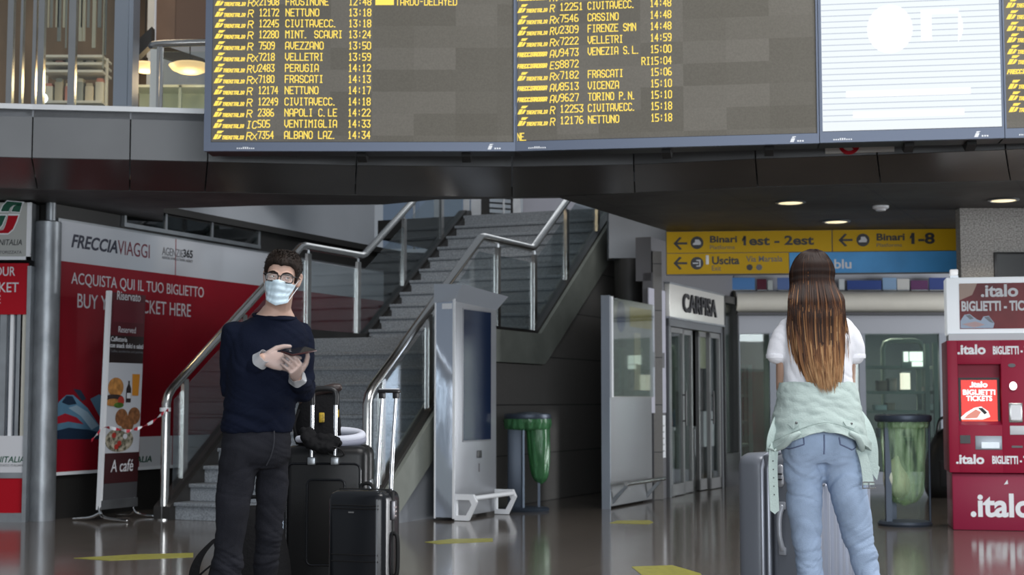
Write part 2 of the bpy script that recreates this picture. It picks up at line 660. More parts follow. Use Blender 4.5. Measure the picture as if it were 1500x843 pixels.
# balcony edge: a shallow arc that wraps around the hall
def zy(X, Y, z): return (X, Y, z)
FP = [(-190, 11.95), (40, 12.15), (185, 12.25), (300, 12.35), (520, 12.55), (750, 12.62), (930, 12.50), (1110, 12.20), (1290, 12.0), (1480, 11.75), (1700, 11.4)]
IP_PX = [(-190, 268), (55, 278), (190, 280), (300, 282), (520, 286), (750, 290), (930, 283), (1110, 274.5), (1290, 269), (1480, 265.5), (1700, 258)]
FO = [((px - 750) / F * Y, Y) for px, Y in FP]
FI = [tuple(hz(px, py, 2.9)[:2]) for px, py in IP_PX]
SOFF = 2.9
MEZZ = 3.48
for i in range(len(FO) - 1):
    a, b = Vector(FO[i]), Vector(FO[i + 1])
    g = (b - a).normalized() * 0.006
    a2, b2 = a + g, b - g
    m = MB()
    m.hull([(*a2, 3.065), (*b2, 3.065), (*a2, MEZZ - 0.02), (*b2, MEZZ - 0.02), (a2.x, a2.y + 0.06, 3.065), (b2.x, b2.y + 0.06, 3.065), (a2.x, a2.y + 0.06, MEZZ - 0.02), (b2.x, b2.y + 0.06, MEZZ - 0.02)])
    struct(f'trim_{i + 1}', m, M_FASCIA)
    c, d = Vector(FI[i]), Vector(FI[i + 1])
    m = MB()
    P = [(*a2, 3.06), (*b2, 3.06), (*(d - g), SOFF + 0.003), (*(c + g), SOFF + 0.003)]
    m.hull(P + [(p[0], p[1] + 0.03, p[2] + 0.05) for p in P])
    struct(f'trim_{i + 21}', m, M_UNDER)
    m = MB()
    n_ = Vector((-(b - a).y, (b - a).x)).normalized()
    p_, q_ = a - n_ * 0.025, b - n_ * 0.025
    r_, s_ = a + n_ * 0.2, b + n_ * 0.2
    m.hull([(*p_, MEZZ - 0.02), (*q_, MEZZ - 0.02), (*r_, MEZZ - 0.02), (*s_, MEZZ - 0.02), (*p_, MEZZ + 0.022), (*q_, MEZZ + 0.022), (*r_, MEZZ + 0.022), (*s_, MEZZ + 0.022)])
    struct(f'trim_{i + 41}', m, M_RIM)

# soffit, with the well the stairs rise through
V = [tuple(hz(px, py, SOFF)[:2]) for px, py in ((820, 290.5), (640, 292.5), (562, 300), (400, 301), (240, 306))]
SW = Vector((-4.19, 13.8))               # start of the left wall that runs with the hall axis
U = Vector((sin(TH), cos(TH)))
VV = Vector((cos(TH), -sin(TH)))
wl = SW + U * 1.55
m = MB()
polyA = [FI[0], FI[1], FI[2], FI[3], FI[4], FI[5], tuple(hz(820, 289.6, SOFF)[:2])] + V + [tuple(wl), (-5.4, 16.5), (-9, 16.5), (-9, 12.3)]
m.prism(polyA, SOFF, SOFF + 0.1, 'z')
e1 = hz(820, 290.5, SOFF)
e2 = hz(975, 338, SOFF)
polyB = [tuple(hz(820, 289.6, SOFF)[:2])] + FI[6:] + [(10, 11.5), (10, 26), (4.9, 26), (1.6, 18.8), (1.13, 17.68), (2.36, 17.5), tuple(e2[:2]), tuple(e1[:2])]
m.prism(polyB, SOFF, SOFF + 0.1, 'z')
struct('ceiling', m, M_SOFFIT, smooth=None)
# sides of the well: edge of the upper floor slab
m = MB()
for a, b in list(zip(V, V[1:])) + [(tuple(e1[:2]), tuple(e2[:2]))]:
    a, b = Vector(a), Vector(b)
    n_ = Vector((-(b - a).y, (b - a).x)).normalized() * 0.06
    if a == Vector(e1[:2]):
        n_ = -n_
    n_ = -n_
    m.hull([(*a, SOFF + .1), (*b, SOFF + .1), (*(a + n_), SOFF + .1), (*(b + n_), SOFF + .1), (*a, MEZZ), (*b, MEZZ), (*(a + n_), MEZZ), (*(b + n_), MEZZ)])
struct('trim_60', m, M_BULK, smooth=None)
# upper floor on the left behind the balcony rim
m = MB()
m.prism([FO[0], FO[1], FO[2], FO[3], FO[4], V[2], V[3], V[4], tuple(wl), (-9, 17)], MEZZ - 0.08, MEZZ - 0.021, 'z')
m.prism([FO[6], FO[7], FO[8], FO[9], FO[10], (10, 12), (10, 26), (4.9, 26), (1.6, 18.8), (1.13, 17.68), (2.36, 17.5), tuple(e2[:2]), tuple(e1[:2])], MEZZ - 0.08, MEZZ - 0.021, 'z')
struct('trim_61', m, M_BULK, smooth=None)

# left wall running along the stairs
WL = Plane(SW.x, SW.y, ALONG)
m = MB()
m.box(-0.02, 10.5, 0.03, 0.2, 0, 3.05)
o = struct('wall_left', m, M_NEAR, loc=(SW.x, SW.y, 0), rot=ALONG)
m = MB().box(1.5, 6.0, 0.03, 0.2, 3.05, 6.4)
struct('wall_left_upper', m, M_WALLGR, loc=(SW.x, SW.y, 0), rot=ALONG)
m = MB()
m.box(0.5, 10.5, -0.05, 0.03, 2.99, 3.06)
struct('trim_62', m, M_NEAR, loc=(SW.x, SW.y, 0), rot=ALONG)
# a low strip of dark glazing over the poster
m = MB().box(0.95, 3.3, 0.0, 0.03, 2.83, 2.97)
o = struct('window_1', m, glass_mat('dark_strip_glass', (0.25, 0.3, 0.3), 0.12), loc=(SW.x, SW.y, 0), rot=ALONG)
m = MB()
for x in (0.95, 1.6, 2.4, 3.3): m.box(x - .015, x + .015, -0.01, 0.03, 2.81, 2.99)
m.box(0.93, 3.32, -.012, .03, 2.79, 2.83)
f_ = m.build('window_frame', M_STEELD, o)
# far walls
struct('wall_back', MB().box(-10, 12, 24.2, 24.4, 0, MEZZ), M_NEAR)
struct('wall_front_left', MB().box(-9, -4.62, 14.3, 14.5, 0, SOFF), M_NEAR)
# upper hall beyond the stairs: floor, glazed wall and roof edge
sx = Vector((-3.18, 13.8))
tl = sx + U * 6.12
m = MB().prism([tuple(tl - VV * 1.2), tuple(tl + VV * 3.6), tuple(tl + VV * 3.6 + U * 7), tuple(tl - VV * 1.2 + U * 7)], MEZZ - .25, MEZZ, 'z')
struct('trim_63', m, M_NEAR, smooth=None)

# ================================================================== upper hall windows (top of stairs)
WY = 23.6
def up_x(px): return (px - 750) / F * WY
fr = MB()
for px, w in ((606, .03), (640, .10), (683, .10), (697, .16), (738, .03), (757, .12), (905, .08)):
    fr.box(up_x(px) - w / 2, up_x(px) + w / 2, WY - .08, WY + .08, MEZZ, 5.6)
fr.box(up_x(560), up_x(960), WY - .08, WY + .08, 5.6, 5.75)
wf = struct('window_2', fr, M_STEELD)
pane = MB().box(up_x(560), up_x(704), WY - .01, WY + .01, MEZZ, 5.6).build('pane', glass_mat('blue_pane', (0.66, 0.74, 0.84), 0.08, haze=.1), wf)
pan2 = MB().box(up_x(766), up_x(900), WY - .02, WY + .02, MEZZ, 5.6).build('blank_panel', mat('lilac_panel', (0.55, 0.55, 0.62), .5, var=.1, vscale=1), wf)
lv = MB()
for k in range(24):
    z = MEZZ + .05 + k * .085
    lv.hull([(up_x(717), WY - .05, z + .012), (up_x(748), WY - .05, z - .012), (up_x(717), WY - .05, z + .07), (up_x(748), WY - .05, z + .046),
             (up_x(717), WY - .03, z + .012), (up_x(748), WY - .03, z - .012), (up_x(717), WY - .03, z + .07), (up_x(748), WY - .03, z + .046)])
lv.build('louvre_panel', mat('pale_louvre', (0.55, 0.62, 0.68), .5), wf)
MB().box(up_x(704), up_x(757), WY, WY + .02, MEZZ, 5.6).build('back_panel', M_NEAR, wf)
MB().box(up_x(870), up_x(1010), WY + .35, WY + .4, 3.9, 5.4).build('yellow_panel', mat('yellow_green_panel', (0.55, 0.58, 0.12), .5), wf)
struct('wall_upper', MB().box(-10, 10, 24.2, 24.4, 5.75, 6.4), M_BULK)

# ================================================================== staircase
TR_L, TR_U, RI = 0.222, 0.245, 0.158
SWID = 2.11
steps = [(0.05 + i * TR_L, RI * (i + 1)) for i in range(11)]
LAND_Z = RI * 11
steps_u = [(3.65 + i * TR_U, LAND_Z + RI * (i + 1)) for i in range(11)]
st = thing('staircase', 'grey granite staircase with a mid landing rising to the upper floor', 'staircase', (sx.x, sx.y, 0), ACROSS)
def step_part(t, z, t2):
    m = MB()
    m.box(0.07, SWID - 0.07, t + .014, t2 + .06, z - RI + .002, z - .035)
    m.box(0.07, SWID - 0.07, t - .012, t2 + .012, z - .035, z, bev=.008)
    m.build('step', M_GRANITE, st)
for i, (t, z) in enumerate(steps):
    if i < 10:
        step_part(t, z, t + TR_L)
for i, (t, z) in enumerate(steps_u):
    if i < 10:
        step_part(t, z, t + TR_U)
m = MB().box(0.07, SWID - .07, steps[-1][0], steps_u[0][0] + .05, LAND_Z - RI, LAND_Z)
m.build('landing', M_GRANITE, st)
m = MB().box(0.07, SWID - .07, steps_u[-1][0] + .012, steps_u[-1][0] + .6, MEZZ - RI, MEZZ)
m.build('top_step', M_GRANITE, st)
def prof(o_, d0):
    return [(0.0, max(0, o_ + .02)), (steps[-1][0], LAND_Z + o_), (steps_u[0][0] - .03, LAND_Z + o_), (steps_u[-1][0] + .05, MEZZ + o_), (steps_u[-1][0] + .5, MEZZ + o_)]
top = [(-.02, .12), (steps[-1][0], LAND_Z + .07), (steps_u[0][0], LAND_Z + .07), (steps_u[-1][0] + .2, MEZZ + .09)]
bot = [(steps_u[-1][0] + .35, MEZZ - .30), (steps_u[0][0] + .12, LAND_Z - .26), (steps[-1][0] + .22, LAND_Z - .26), (.30, 0), (-.02, 0)]
for x0, x1, mt in ((SWID - .09, SWID + .09, M_CONC), (-.09, .09, M_STRING)):
    MB().prism(top + bot, x0, x1, 'x').build('stringer', mt, st, None)
# dark waist slab closing the underside
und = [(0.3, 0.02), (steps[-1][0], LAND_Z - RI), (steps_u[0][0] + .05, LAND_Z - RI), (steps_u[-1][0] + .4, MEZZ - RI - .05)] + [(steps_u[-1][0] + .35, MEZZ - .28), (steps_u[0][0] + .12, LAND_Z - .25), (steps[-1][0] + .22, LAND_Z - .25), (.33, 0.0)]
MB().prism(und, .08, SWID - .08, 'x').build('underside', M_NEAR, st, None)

def on_rail(t):
    """rail height above the step line"""
    if t < 2.27: return 1.14 + (t - 0.0) * (2.72 - 1.14) / 2.30
    if t < 3.66: return 2.72
    return 2.72 + (t - 3.66) * .645
def cap_z(t):
    if t < steps[-1][0]: return .12 + (t + .02) / (steps[-1][0] + .02) * (LAND_Z - .05)
    if t < steps_u[0][0]: return LAND_Z + .07
    return LAND_Z + .07 + (t - steps_u[0][0]) / (steps_u[-1][0] + .2 - steps_u[0][0]) * (MEZZ - LAND_Z + .02)
def railing(x, label, posts, seams):
    r = thing('stair_railing', label, 'railing', (sx.x, sx.y, 0), ACROSS, 'railings of the staircase')
    pts = [(x, .02, 0), (x, .02, 1.06), (x, .045, 1.13), (x, .10, 1.195), (x, 2.30, 2.72), (x, 2.38, 2.735), (x, 3.58, 2.735), (x, 3.66, 2.755), (x, 6.5, 2.755 + 2.84 * .645), (x, 6.9, 2.755 + 2.84 * .645)]
    MB().tube(pts, .041, 16).build('handrail', M_STEEL, r, 60)
    MB().lathe([(.075, 0), (.075, .012), (.045, .014)], x, .02, 24).build('base_flange', M_STEEL, r)
    for t in posts:
        MB().box(x - .018, x + .018, t - .035, t + .035, cap_z(t) - .06, on_rail(t) - .06).build('post', M_STEEL, r)
    for t in posts:
        m = MB()
        m.tube([(x, t, on_rail(t) - .09), (x, t, on_rail(t) - .02)], .014, 8)
        m.build('rail_bracket', M_STEELD, r)
    for a, b in seams:
        n = max(2, int((b - a) / .3))
        ts = sorted([a + (b - a) * k / n for k in range(n + 1)] + [q for q in (2.27, 2.36, 3.6, 3.66) if a < q < b])
        poly = [(t, on_rail(t) - .14) for t in ts] + [(t, cap_z(t) + .0) for t in ts[::-1]]
        MB().prism(poly, x - .006, x + .006, 'x').build('glass_panel', GLASSD, r, None)
    ts = [0.06, 1, steps[-1][0], steps_u[0][0], 5, steps_u[-1][0] + .15]
    poly = [(t, cap_z(t) + .035) for t in ts] + [(t, cap_z(t) - .01) for t in ts[::-1]]
    MB().prism(poly, x - .05, x + .05, 'x').build('glass_channel', M_STRING, r, None)
    return r
railing(0.0, 'steel and glass stair railing on the left, beside the red poster wall', (.30, 1.25, 2.45, 3.52, 4.62, 5.62), ((.14, 1.2), (1.3, 2.4), (2.5, 3.48), (3.58, 4.58), (4.68, 6.2)))
railing(SWID, 'steel and glass stair railing on the right, behind the silver information totem', (.28, 1.18, 2.72, 3.68, 4.62, 5.62), ((.14, 1.12), (1.24, 2.66), (2.78, 3.62), (3.74, 4.56), (4.68, 6.2)))
# wall under the right side of the stairs
w = [(1.9, 0), (1.9, .95), (steps[-1][0] + .25, LAND_Z - .27), (steps_u[0][0] + .11, LAND_Z - .27), (steps_u[-1][0] + .34, MEZZ - .32), (7.2, MEZZ - .32), (7.2, 0)]
m = MB().prism(w, SWID - .05, SWID + .05, 'x')
struct('wall_under_stairs', m, M_WALLDK, smooth=None, loc=(sx.x, sx.y, 0), rot=ACROSS)
m = MB().prism([(0.36, 0), (1.95, 0), (1.95, 1.0), (1.6, .84)], SWID - .07, SWID + .03, 'x')
struct('wall_stair_foot', m, M_BULK, smooth=None, loc=(sx.x, sx.y, 0), rot=ACROSS)
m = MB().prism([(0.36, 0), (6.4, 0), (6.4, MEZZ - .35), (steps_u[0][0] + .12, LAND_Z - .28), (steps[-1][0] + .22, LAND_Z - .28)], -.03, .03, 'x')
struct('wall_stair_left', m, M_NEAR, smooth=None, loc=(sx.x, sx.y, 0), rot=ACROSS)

# grey bulkhead right of the stair head and the dark wall below it
p0 = at(892, 375, 17.4)
m = MB().box(p0.x, p0.x + 2.4, 17.4, 17.7, 2.74, MEZZ)
struct('wall_bulkhead', m, M_BULK)
CP = Plane(1.735, 16.97, ALONG)          # front of the bag shop
cpo = Vector((1.735, 16.97))
ca = cpo + U * -.43
m = MB()
b_ = sx + VV * SWID + U * 6.6
m.prism([tuple(b_), tuple(ca), tuple(ca + Vector((.1, .02))), tuple(b_ + Vector((.12, .02)))], 0, 2.74, 'z')
struct('wall_side', m, M_WALLDK, smooth=None)
pc = at(928, 600, 17.25)
struct('pillar_round', MB().lathe([(.17, 0), (.17, 2.74)], pc.x - .02, 17.55, 28), M_NEAR)

# steel column at the left
pc = hz(61, 763, 0)
m = MB().lathe([(.118, 0), (.118, 2.72), (.10, 2.73)], pc.x, pc.y, 40)
m.lathe([(.045, 2.72), (.045, SOFF)], pc.x + .02, pc.y, 20)
struct('pillar_steel', m, mat('worn_steel_column', (0.27, 0.29, 0.31), .42, .6, var=.22, vscale=9, stretch=(1, 1, .5)))
# granite pillar at the right
pp = at(1408, 400, 14.1)
m = MB().box(pp.x, pp.x + 1.5, 14.1, 14.24, 0, SOFF)
struct('pillar_granite', m, tile_mat('granite_pillar', (.34, .33, .31), (.30, .29, .27), (.1, .1, .1), 3, 3, rough=.6, speck=.8, msize=0))
sg = thing('information_plaque', 'black plaque fixed high on the granite pillar', 'sign', (0, 14.1, 0))
a, b = at(1456, 412, 14.1), at(1515, 370, 14.1)
MB().box(a.x, b.x, -.03, 0, a.z, b.z, bev=.004).build('plaque', M_BLACK, sg)
MB().box(a.x + .02, b.x - .02, -.033, -.028, a.z + .02, b.z - .02).build('face', mat('dark_glass_face', (.015, .016, .015), .25), sg)

# ================================================================== bag shop on the hall axis
S0, S1, S2 = 0.0, 2.18, 2.84
sh = (cpo.x, cpo.y, 0)
m = MB()
m.box(-.43, 0, 0, .12, 0, 2.5)
m.box(-.43, 2.9, .02, .2, 2.41, SOFF)
struct('wall_shop', m, mat('shop_wall_dark', (.13, .13, .14), .6), loc=sh, rot=ALONG)
m = MB().box(1.45, 2.9, .93, .98, 0, SOFF)
struct('wall_shop_inside', m, M_NEAR, loc=sh, rot=ALONG)
# poster and notice on the shop wall
ps = thing('wall_poster', 'tall pale poster on the wall between the grey panel and the shop doors', 'poster', sh, ALONG)
a = CP.uv(950, 600); b = CP.uv(974, 420)
MB().box(a[0], -.03, -.012, 0, .95, 2.32).build('sheet', mat('lavender_sheet', (.45, .45, .52), .5), ps)
MB().box(a[0] + .03, -.08, -.016, -.01, 1.45, 1.62).build('dark_band', M_INKGREY, ps)
nb = thing('notice_sheet', 'white notice sheet low on the wall beside the shop doors', 'notice', sh, ALONG)
MB().box(-.36, -.06, -.012, 0, .45, .92).build('sheet', M_WHITE, nb)
m = MB()
for k in range(5): m.box(-.31, -.11, -.014, -.011, .52 + k * .07, .53 + k * .07)
m.build('printed_lines', M_INKGREY, nb)

# shop sign
sg = thing('shop_sign', 'brushed metal fascia sign above the shop doors with dark capital letters', 'sign', sh, ALONG)
MB().box(-.02, 2.2, -.06, .06, 2.03, 2.41, bev=.01).build('sign_box', mat('sign_metal', (.62, .61, .57), .4, .35), sg)
m = MB()
for z0, z1 in ((2.015, 2.035), (2.405, 2.425)): m.box(-.03, 2.21, -.065, .065, z0, z1)
m.build('edge_trim', M_STEELD, sg)
x0, z0 = CP.uv(992, 463); x1, z1 = CP.uv(1041, 437)
lettering(sg, 'lettering', 'CARPISA', x0, 2.11, x1, 2.33, -.062, M_INK, bold=.02, ext=.02)

# glazed doors
dr = MB()
for x, w in ((0.03, .06), (2.15, .08)): dr.box(x - w / 2, x + w / 2, -.04, .06, 0, 2.02)
dr.box(0, 2.18, -.04, .06, 1.93, 2.02)
D1 = struct('door_1', dr, mat('door_frame_dark', (.14, .145, .155), .4, .4), loc=sh, rot=ALONG)
for k, (a, b, y) in enumerate(((.07, .60, -.01), (.50, 1.06, .03), (1.30, 1.80, .03), (1.62, 2.1, -.01))):
    m = MB()
    for x in (a, b - .055): m.box(x, x + .055, y - .02, y + .02, .01, 1.92)
    m.box(a, b, y - .02, y + .02, .01, .14); m.box(a, b, y - .02, y + .02, 1.86, 1.92)
    l = m.build('leaf', mat('door_frame_grey', (.19, .19, .19), .4, .4), D1)
    MB().box(a + .05, b - .05, y - .004, y + .004, .14, 1.86).build('pane', GLASS, l)
MB().box(.98, 1.16, .1, .16, 0, 1.93).build('dark_post', M_NEAR, D1)
for x in (.55, 1.68):
    m = MB().tube([(x, -.06, .8), (x, -.06, 1.2)], .012, 8)
    m.tube([(x, -.06, .85), (x, -.02, .85)], .009, 6).tube([(x, -.06, 1.15), (x, -.02, 1.15)], .009, 6)
    m.build('handle', M_BLACK, D1)
# display window at the end of the shop front
w3 = MB()
for x in (2.22, 2.84): w3.box(x - .035, x + .035, -.06, .06, 0, 2.42)
w3.box(2.2, 2.86, -.06, .06, 2.33, 2.42); w3.box(2.2, 2.86, -.06, .06, 0, .42)
W3 = struct('window_3', w3, mat('dark_bronze_frame', (.035, .035, .036), .4, .4), loc=sh, rot=ALONG)
MB().box(2.25, 2.81, -.006, .006, .42, 2.33).build('pane', GLASS, W3)
MB().box(2.26, 2.8, .3, .32, 1.5, 2.3).build('backdrop_panel', mat('olive_poster', (.40, .40, .26), .5), W3)
MB().box(2.26, 2.8, .28, .3, 2.02, 2.3).build('backdrop_band', mat('ochre_band', (.45, .30, .03), .5), W3)
MB().box(2.28, 2.78, .25, .3, .5, .95).build('display_plinth', M_PWHITE, W3)
# stock seen through the doors
lampm = mat('lit_lamp', (1, 1, 1), .5, emit=(1, .93, .8), es=5)
def ceiling_lamp(x, y, z, label, r=.07, grp=None, rot=0, parentloc=None, power=0, em=None):
    t = thing('spot_lamp', label, 'lamp', (x, y, z), 0, grp)
    MB().lathe([(r * 1.15, 0), (r * 1.15, .03), (r * .9, .06), (r * .4, .09)], 0, 0, 20).build('housing', M_STEELD, t)
    MB().lathe([(r, -.012), (r * .98, -.002)], 0, 0, 20).build('diffuser', em or lampm, t)
    if power:
        d = bpy.data.lights.new('lamp_glow', 'SPOT')
        d.energy, d.color, d.spot_size, d.shadow_soft_size, d.spot_blend = power, (1, .9, .74), radians(130), .05, .6
        o = bpy.data.objects.new('lamp_glow', d); COL.objects.link(o); o.parent = t; o.location = (0, 0, -.03)
    return t
def handbag(x, y, z, c, label, s=1):
    t = thing('handbag', label, 'bag', (x, y, z), ALONG, 'handbags inside the shop')
    MB().stack([(0, 0, 0, .15 * s, .05 * s), (.04 * s, 0, 0, .17 * s, .06 * s), (.15 * s, 0, 0, .15 * s, .05 * s), (.22 * s, 0, 0, .12 * s, .02 * s)], 20, 3, power=4).build('body', c, t)
    MB().tube(cr([(-.08 * s, 0, .2 * s), (-.06 * s, 0, .33 * s), (.06 * s, 0, .33 * s), (.08 * s, 0, .2 * s)], 5), .008, 8).build('handle', M_BLACK, t)
tb = thing('display_table', 'white display table inside the bag shop behind the glass doors', 'table', (*(cpo + U * 1.75 - VV * .5), 0), ALONG)
MB().box(-.5, .5, -.17, .17, .72, .76, bev=.006).build('tabletop', M_WHITE, tb)
for x in (-.46, .46):
    for y in (-.14, .14):
        MB().box(x - .02, x + .02, y - .02, y + .02, 0, .72).build('leg', M_WHITE, tb)
q = cpo + U * 1.5 - VV * .5
handbag(q.x, q.y, .76, mat('red_leather', (.3, .02, .03), .4), 'red handbag on the table inside the bag shop')
q = cpo + U * 2.0 - VV * .5
handbag(q.x, q.y, .76, mat('blue_leather', (.03, .07, .2), .4), 'blue handbag on the table inside the bag shop')

# ================================================================== shop straight ahead with a roller shutter box
BY = 19.7
def bx(px): return (px - 750) / F * BY
def bz(py): return at(900, py, BY).z
X0, X1 = bx(1076), bx(1640)
t = thing('shutter_housing', 'rounded cream roller shutter housing above the far shop window', 'shutter box', (0, BY, 0))
prof_ = [(0, bz(460))] + [(-.28 * sin(pi * k / 12) ** .7, bz(460) + (bz(427) - bz(460)) * (1 - cos(pi * k / 12)) / 2) for k in range(1, 12)] + [(0, bz(427))]
MB().prism(prof_, X0, X1, 'x').build('housing', mat('cream_housing', (.84, .81, .72), .45, var=.05, vscale=3), t, 50)
MB().box(X0, X1, -.3, -.02, bz(463), bz(460)).build('bottom_trim', M_INKGREY, t)
m = MB()
m.box(X0, X1, 0, .2, bz(490), bz(462)); m.box(X0, X1, 0.02, .2, bz(428), SOFF)
struct('wall_shopfront', m, mat('grey_header', (.50, .52, .57), .5), loc=(0, BY, 0))
# window frames
fr = MB()
for px, w in ((1080, .06), (1138, .20), (1262, .08), (1380, .09), (1480, .08), (1600, .09)):
    fr.box(bx(px) - w / 2, bx(px) + w / 2, -.03, .06, 0, bz(489))
fr.box(X0, X1, -.03, .06, 0, .16)
W4 = struct('window_4', fr, mat('blue_grey_frame', (.40, .43, .49), .45, .1), loc=(0, BY, 0))
for a, b in ((1083, 1127), (1149, 1258), (1266, 1375), (1385, 1476), (1485, 1595)):
    MB().box(bx(a), bx(b), 0, .01, .16, bz(489)).build('pane', GLASSG, W4)
struct('wall_shop_back', MB().box(X0, X1, BY + 3.0, BY + 3.1, 0, SOFF), mat('dark_teal_wall', (.05, .065, .065), .6, var=.4, vscale=1.2))
# small banners over the shutter box
bm_ = MB()
for k, (a, b, c) in enumerate(((1065, 1105, (.10, .28, .62)), (1108, 1122, (.10, .01, .03)), (1124, 1131, (.5, .55, .55)), (1138, 1160, (.12, .2, .45)), (1228, 1236, (.6, .65, .68)), (1240, 1290, (.03, .07, .28)), (1292, 1312, (.25, .4, .6)), (1313, 1331, (.62, .62, .60)), (1333, 1358, (.12, .03, .12)), (1360, 1390, (.03, .06, .25)))):
    o = thing('small_banner', ['pale blue banner at the left end above the cream shutter housing', 'dark red banner above the cream shutter housing', 'narrow pale banner above the cream shutter housing beside the dark red one', 'mid blue banner above the cream shutter housing left of the long hair', 'narrow white banner above the cream shutter housing right of the long hair', 'navy banner above the cream shutter housing right of the long hair', 'sky blue banner between the navy and the white ones', 'cream square banner above the shutter housing', 'plum banner right of the cream square one', 'navy banner at the right end above the shutter housing'][k], 'banner', (0, BY, 0), 0, 'banners above the shutter housing')
    z0, z1 = bz(427), bz(408 + (k % 3) * 2)
    MB().box(bx(a), bx(b), -.10, -.085, z0 + .003, z1).build('board', mat('banner_%d' % k, c, .5), o)
    MB().box(bx(a), bx(b), -.12, 0.02, z0 - .0, z0 + .012).build('bracket', M_STEELD, o)
# shelving and stock behind the glass
M_SHELF = mat('sage_shelf_metal', (.24, .30, .28), .5, .1)
def shelf_unit(xa, xb, y, zs, h, label):
    t = thing('display_shelf', label, 'shelf', (0, y, 0), 0, 'display shelves inside the far shop')
    for x in (xa, xb):
        for yy in (0, .4):
            MB().box(x - .03, x + .03, yy - .03, yy + .03, 0, h).build('upright', M_SHELF, t)
    for z in zs:
        MB().box(xa, xb, -.02, .42, z - .02, z + .02).build('shelf_board', M_SHELF, t)
    return t
zs = [bz(p) for p in (700, 645, 604, 575, 537)]
shelf_unit(bx(1273), bx(1372), BY + .5, zs, bz(537) + .02, 'sage green display shelf behind the far glass, above the transparent bin')
shelf_unit(bx(1092), bx(1106) + .02, BY + .6, [bz(p) for p in (690, 655, 620, 580, 535)], bz(533), 'narrow display shelf behind the glass left of the woman')
shelf_unit(bx(1385), bx(1475), BY + .5, zs, bz(500), 'tall display shelf behind the ticket machine')
# rounded frame stand with a lit sign
t = thing('arched_stand', 'stand with a rounded sage green frame inside the far shop', 'stand', (0, BY + 1.2, 0))
sc_ = (BY + 1.2) / BY
xa, xb, zt, zb = bx(1293) * sc_, bx(1352) * sc_, bz(494), bz(537)
pts = [(xa, 0, 0), (xa, 0, zt - .12), (xa + .03, 0, zt - .03), (xa + .12, 0, zt), (xb - .12, 0, zt), (xb - .03, 0, zt - .03), (xb, 0, zt - .12), (xb, 0, 0)]
MB().tube(pts, .035, 10).build('frame', M_SHELF, t)
MB().box(xa - .1, xb + .1, -.2, .2, 0, .04).build('base', M_SHELF, t)
t = thing('lit_sign', 'glowing white sign inside the far shop, right of the woman', 'sign', (0, BY + .46, 0))
lit = mat('lit_white', (1, 1, 1), .5, emit=(1, .98, .92), es=1.7)
xa, xb = bx(1325) * 1.02, bx(1354) * 1.02
MB().box(xa - .02, xb + .02, .005, .03, bz(538), bz(513)).build('backing', M_SHELF, t)
for k, (x0, x1, p0, p1) in enumerate(((1325, 1332, 529, 514), (1334, 1353, 528, 514), (1337, 1353, 536, 529))):
    MB().box(bx(x0) * 1.02, bx(x1) * 1.02, -.012, .006, bz(p0), bz(p1), bev=.004).build('glowing_letter', lit, t)
t = thing('lit_display_case', 'small lit display case on the shelf below the glowing sign', 'display case', (0, BY + .55, 0))
xa, xb, za = bx(1325) * 1.02, bx(1337) * 1.02, bz(575) + .02
MB().box(xa, xb, 0, .12, za, za + .24, bev=.01).build('case', mat('lit_warm_case', (1, .95, .9), .5, emit=(1, .85, .7), es=1.6), t)
MB().box(xa - .02, xb + .02, -.02, .14, za - .0, za + .02).build('base', M_SHELF, t)
MB().box(xa - .01, xb + .01, -.01, .13, za + .24, za + .26).build('lid', M_WHITE, t)

stock = [(1287, 604, .16, .07, (.55, .68, .72), 'pale blue box on the display shelf, left of the lit case'), (1302, 604, .10, .10, (.40, .34, .28), 'tan box on the third shelf board beside the pale blue box'),
         (1362, 604, .14, .09, (.8, .85, .85), 'white box at the right end of the third shelf board'), (1290, 645, .13, .12, (.18, .2, .25), 'slate box on the second shelf board at the left'),
         (1315, 645, .1, .09, (.5, .5, .5), 'grey box on the second shelf board in the middle'), (1350, 645, .15, .1, (.22, .3, .32), 'teal box on the second shelf board at the right'),
         (1290, 575, .12, .14, (.22, .18, .14), 'brown box on the shelf board left of the lit case'), (1305, 575, .1, .17, (.42, .40, .38), 'pale grey tall box beside the brown box'),
         (1358, 575, .13, .06, (.5, .5, .5), 'low grey box right of the lit case')]
for px, py, w, h, c, lb in stock:
    t = thing('product_box', lb, 'box', (bx(px) * 1.035, BY + .7, bz(py) + .0205), 0, 'boxes on the far shop shelves')
    MB().box(-w / 2, w / 2, -.08, .08, 0, h * .8, bev=.006).build('carton', mat('carton_%d_%d' % (px, py), c, .5), t)
    MB().box(-w / 2 - .004, w / 2 + .004, -.084, .084, h * .8, h, bev=.004).build('lid', mat('carton_lid_%d_%d' % (px, py), [q * .8 for q in c], .5), t)
ceiling_lamp(bx(1320), BY + 1.6, SOFF - .1, 'round lamp under the ceiling of the far shop', .1, power=170)
ceiling_lamp(bx(1190), BY + 1.6, SOFF - .1, 'round lamp under the shop ceiling left of the woman', .1, power=140)
# dark duffel bag left between the bin and the ticket machine
t = thing('duffel_bag', 'black bag standing on the floor between the clear bin and the ticket machine', 'bag', (at(1384, 660, 17).x, 17.0, 0), 0)
MB().stack([(0, 0, 0, .19, .13), (.1, 0, 0, .23, .17), (.35, -.01, 0, .22, .16), (.6, .02, 0, .18, .13), (.74, .03, 0, .1, .07), (.78, .03, 0, .03, .02)], 24, 4).build('body', M_BLACK, t)
MB().tube(cr([(-.1, -.02, .68), (-.05, -.03, .88), (.1, -.02, .86), (.14, 0, .66)], 5), .016, 8).build('handle', M_BLACK, t)
MB().box(-.12, .14, -.19, -.15, .12, .42, bev=.02).build('pocket', mat('charcoal_cloth', (.03, .03, .034), .7), t)

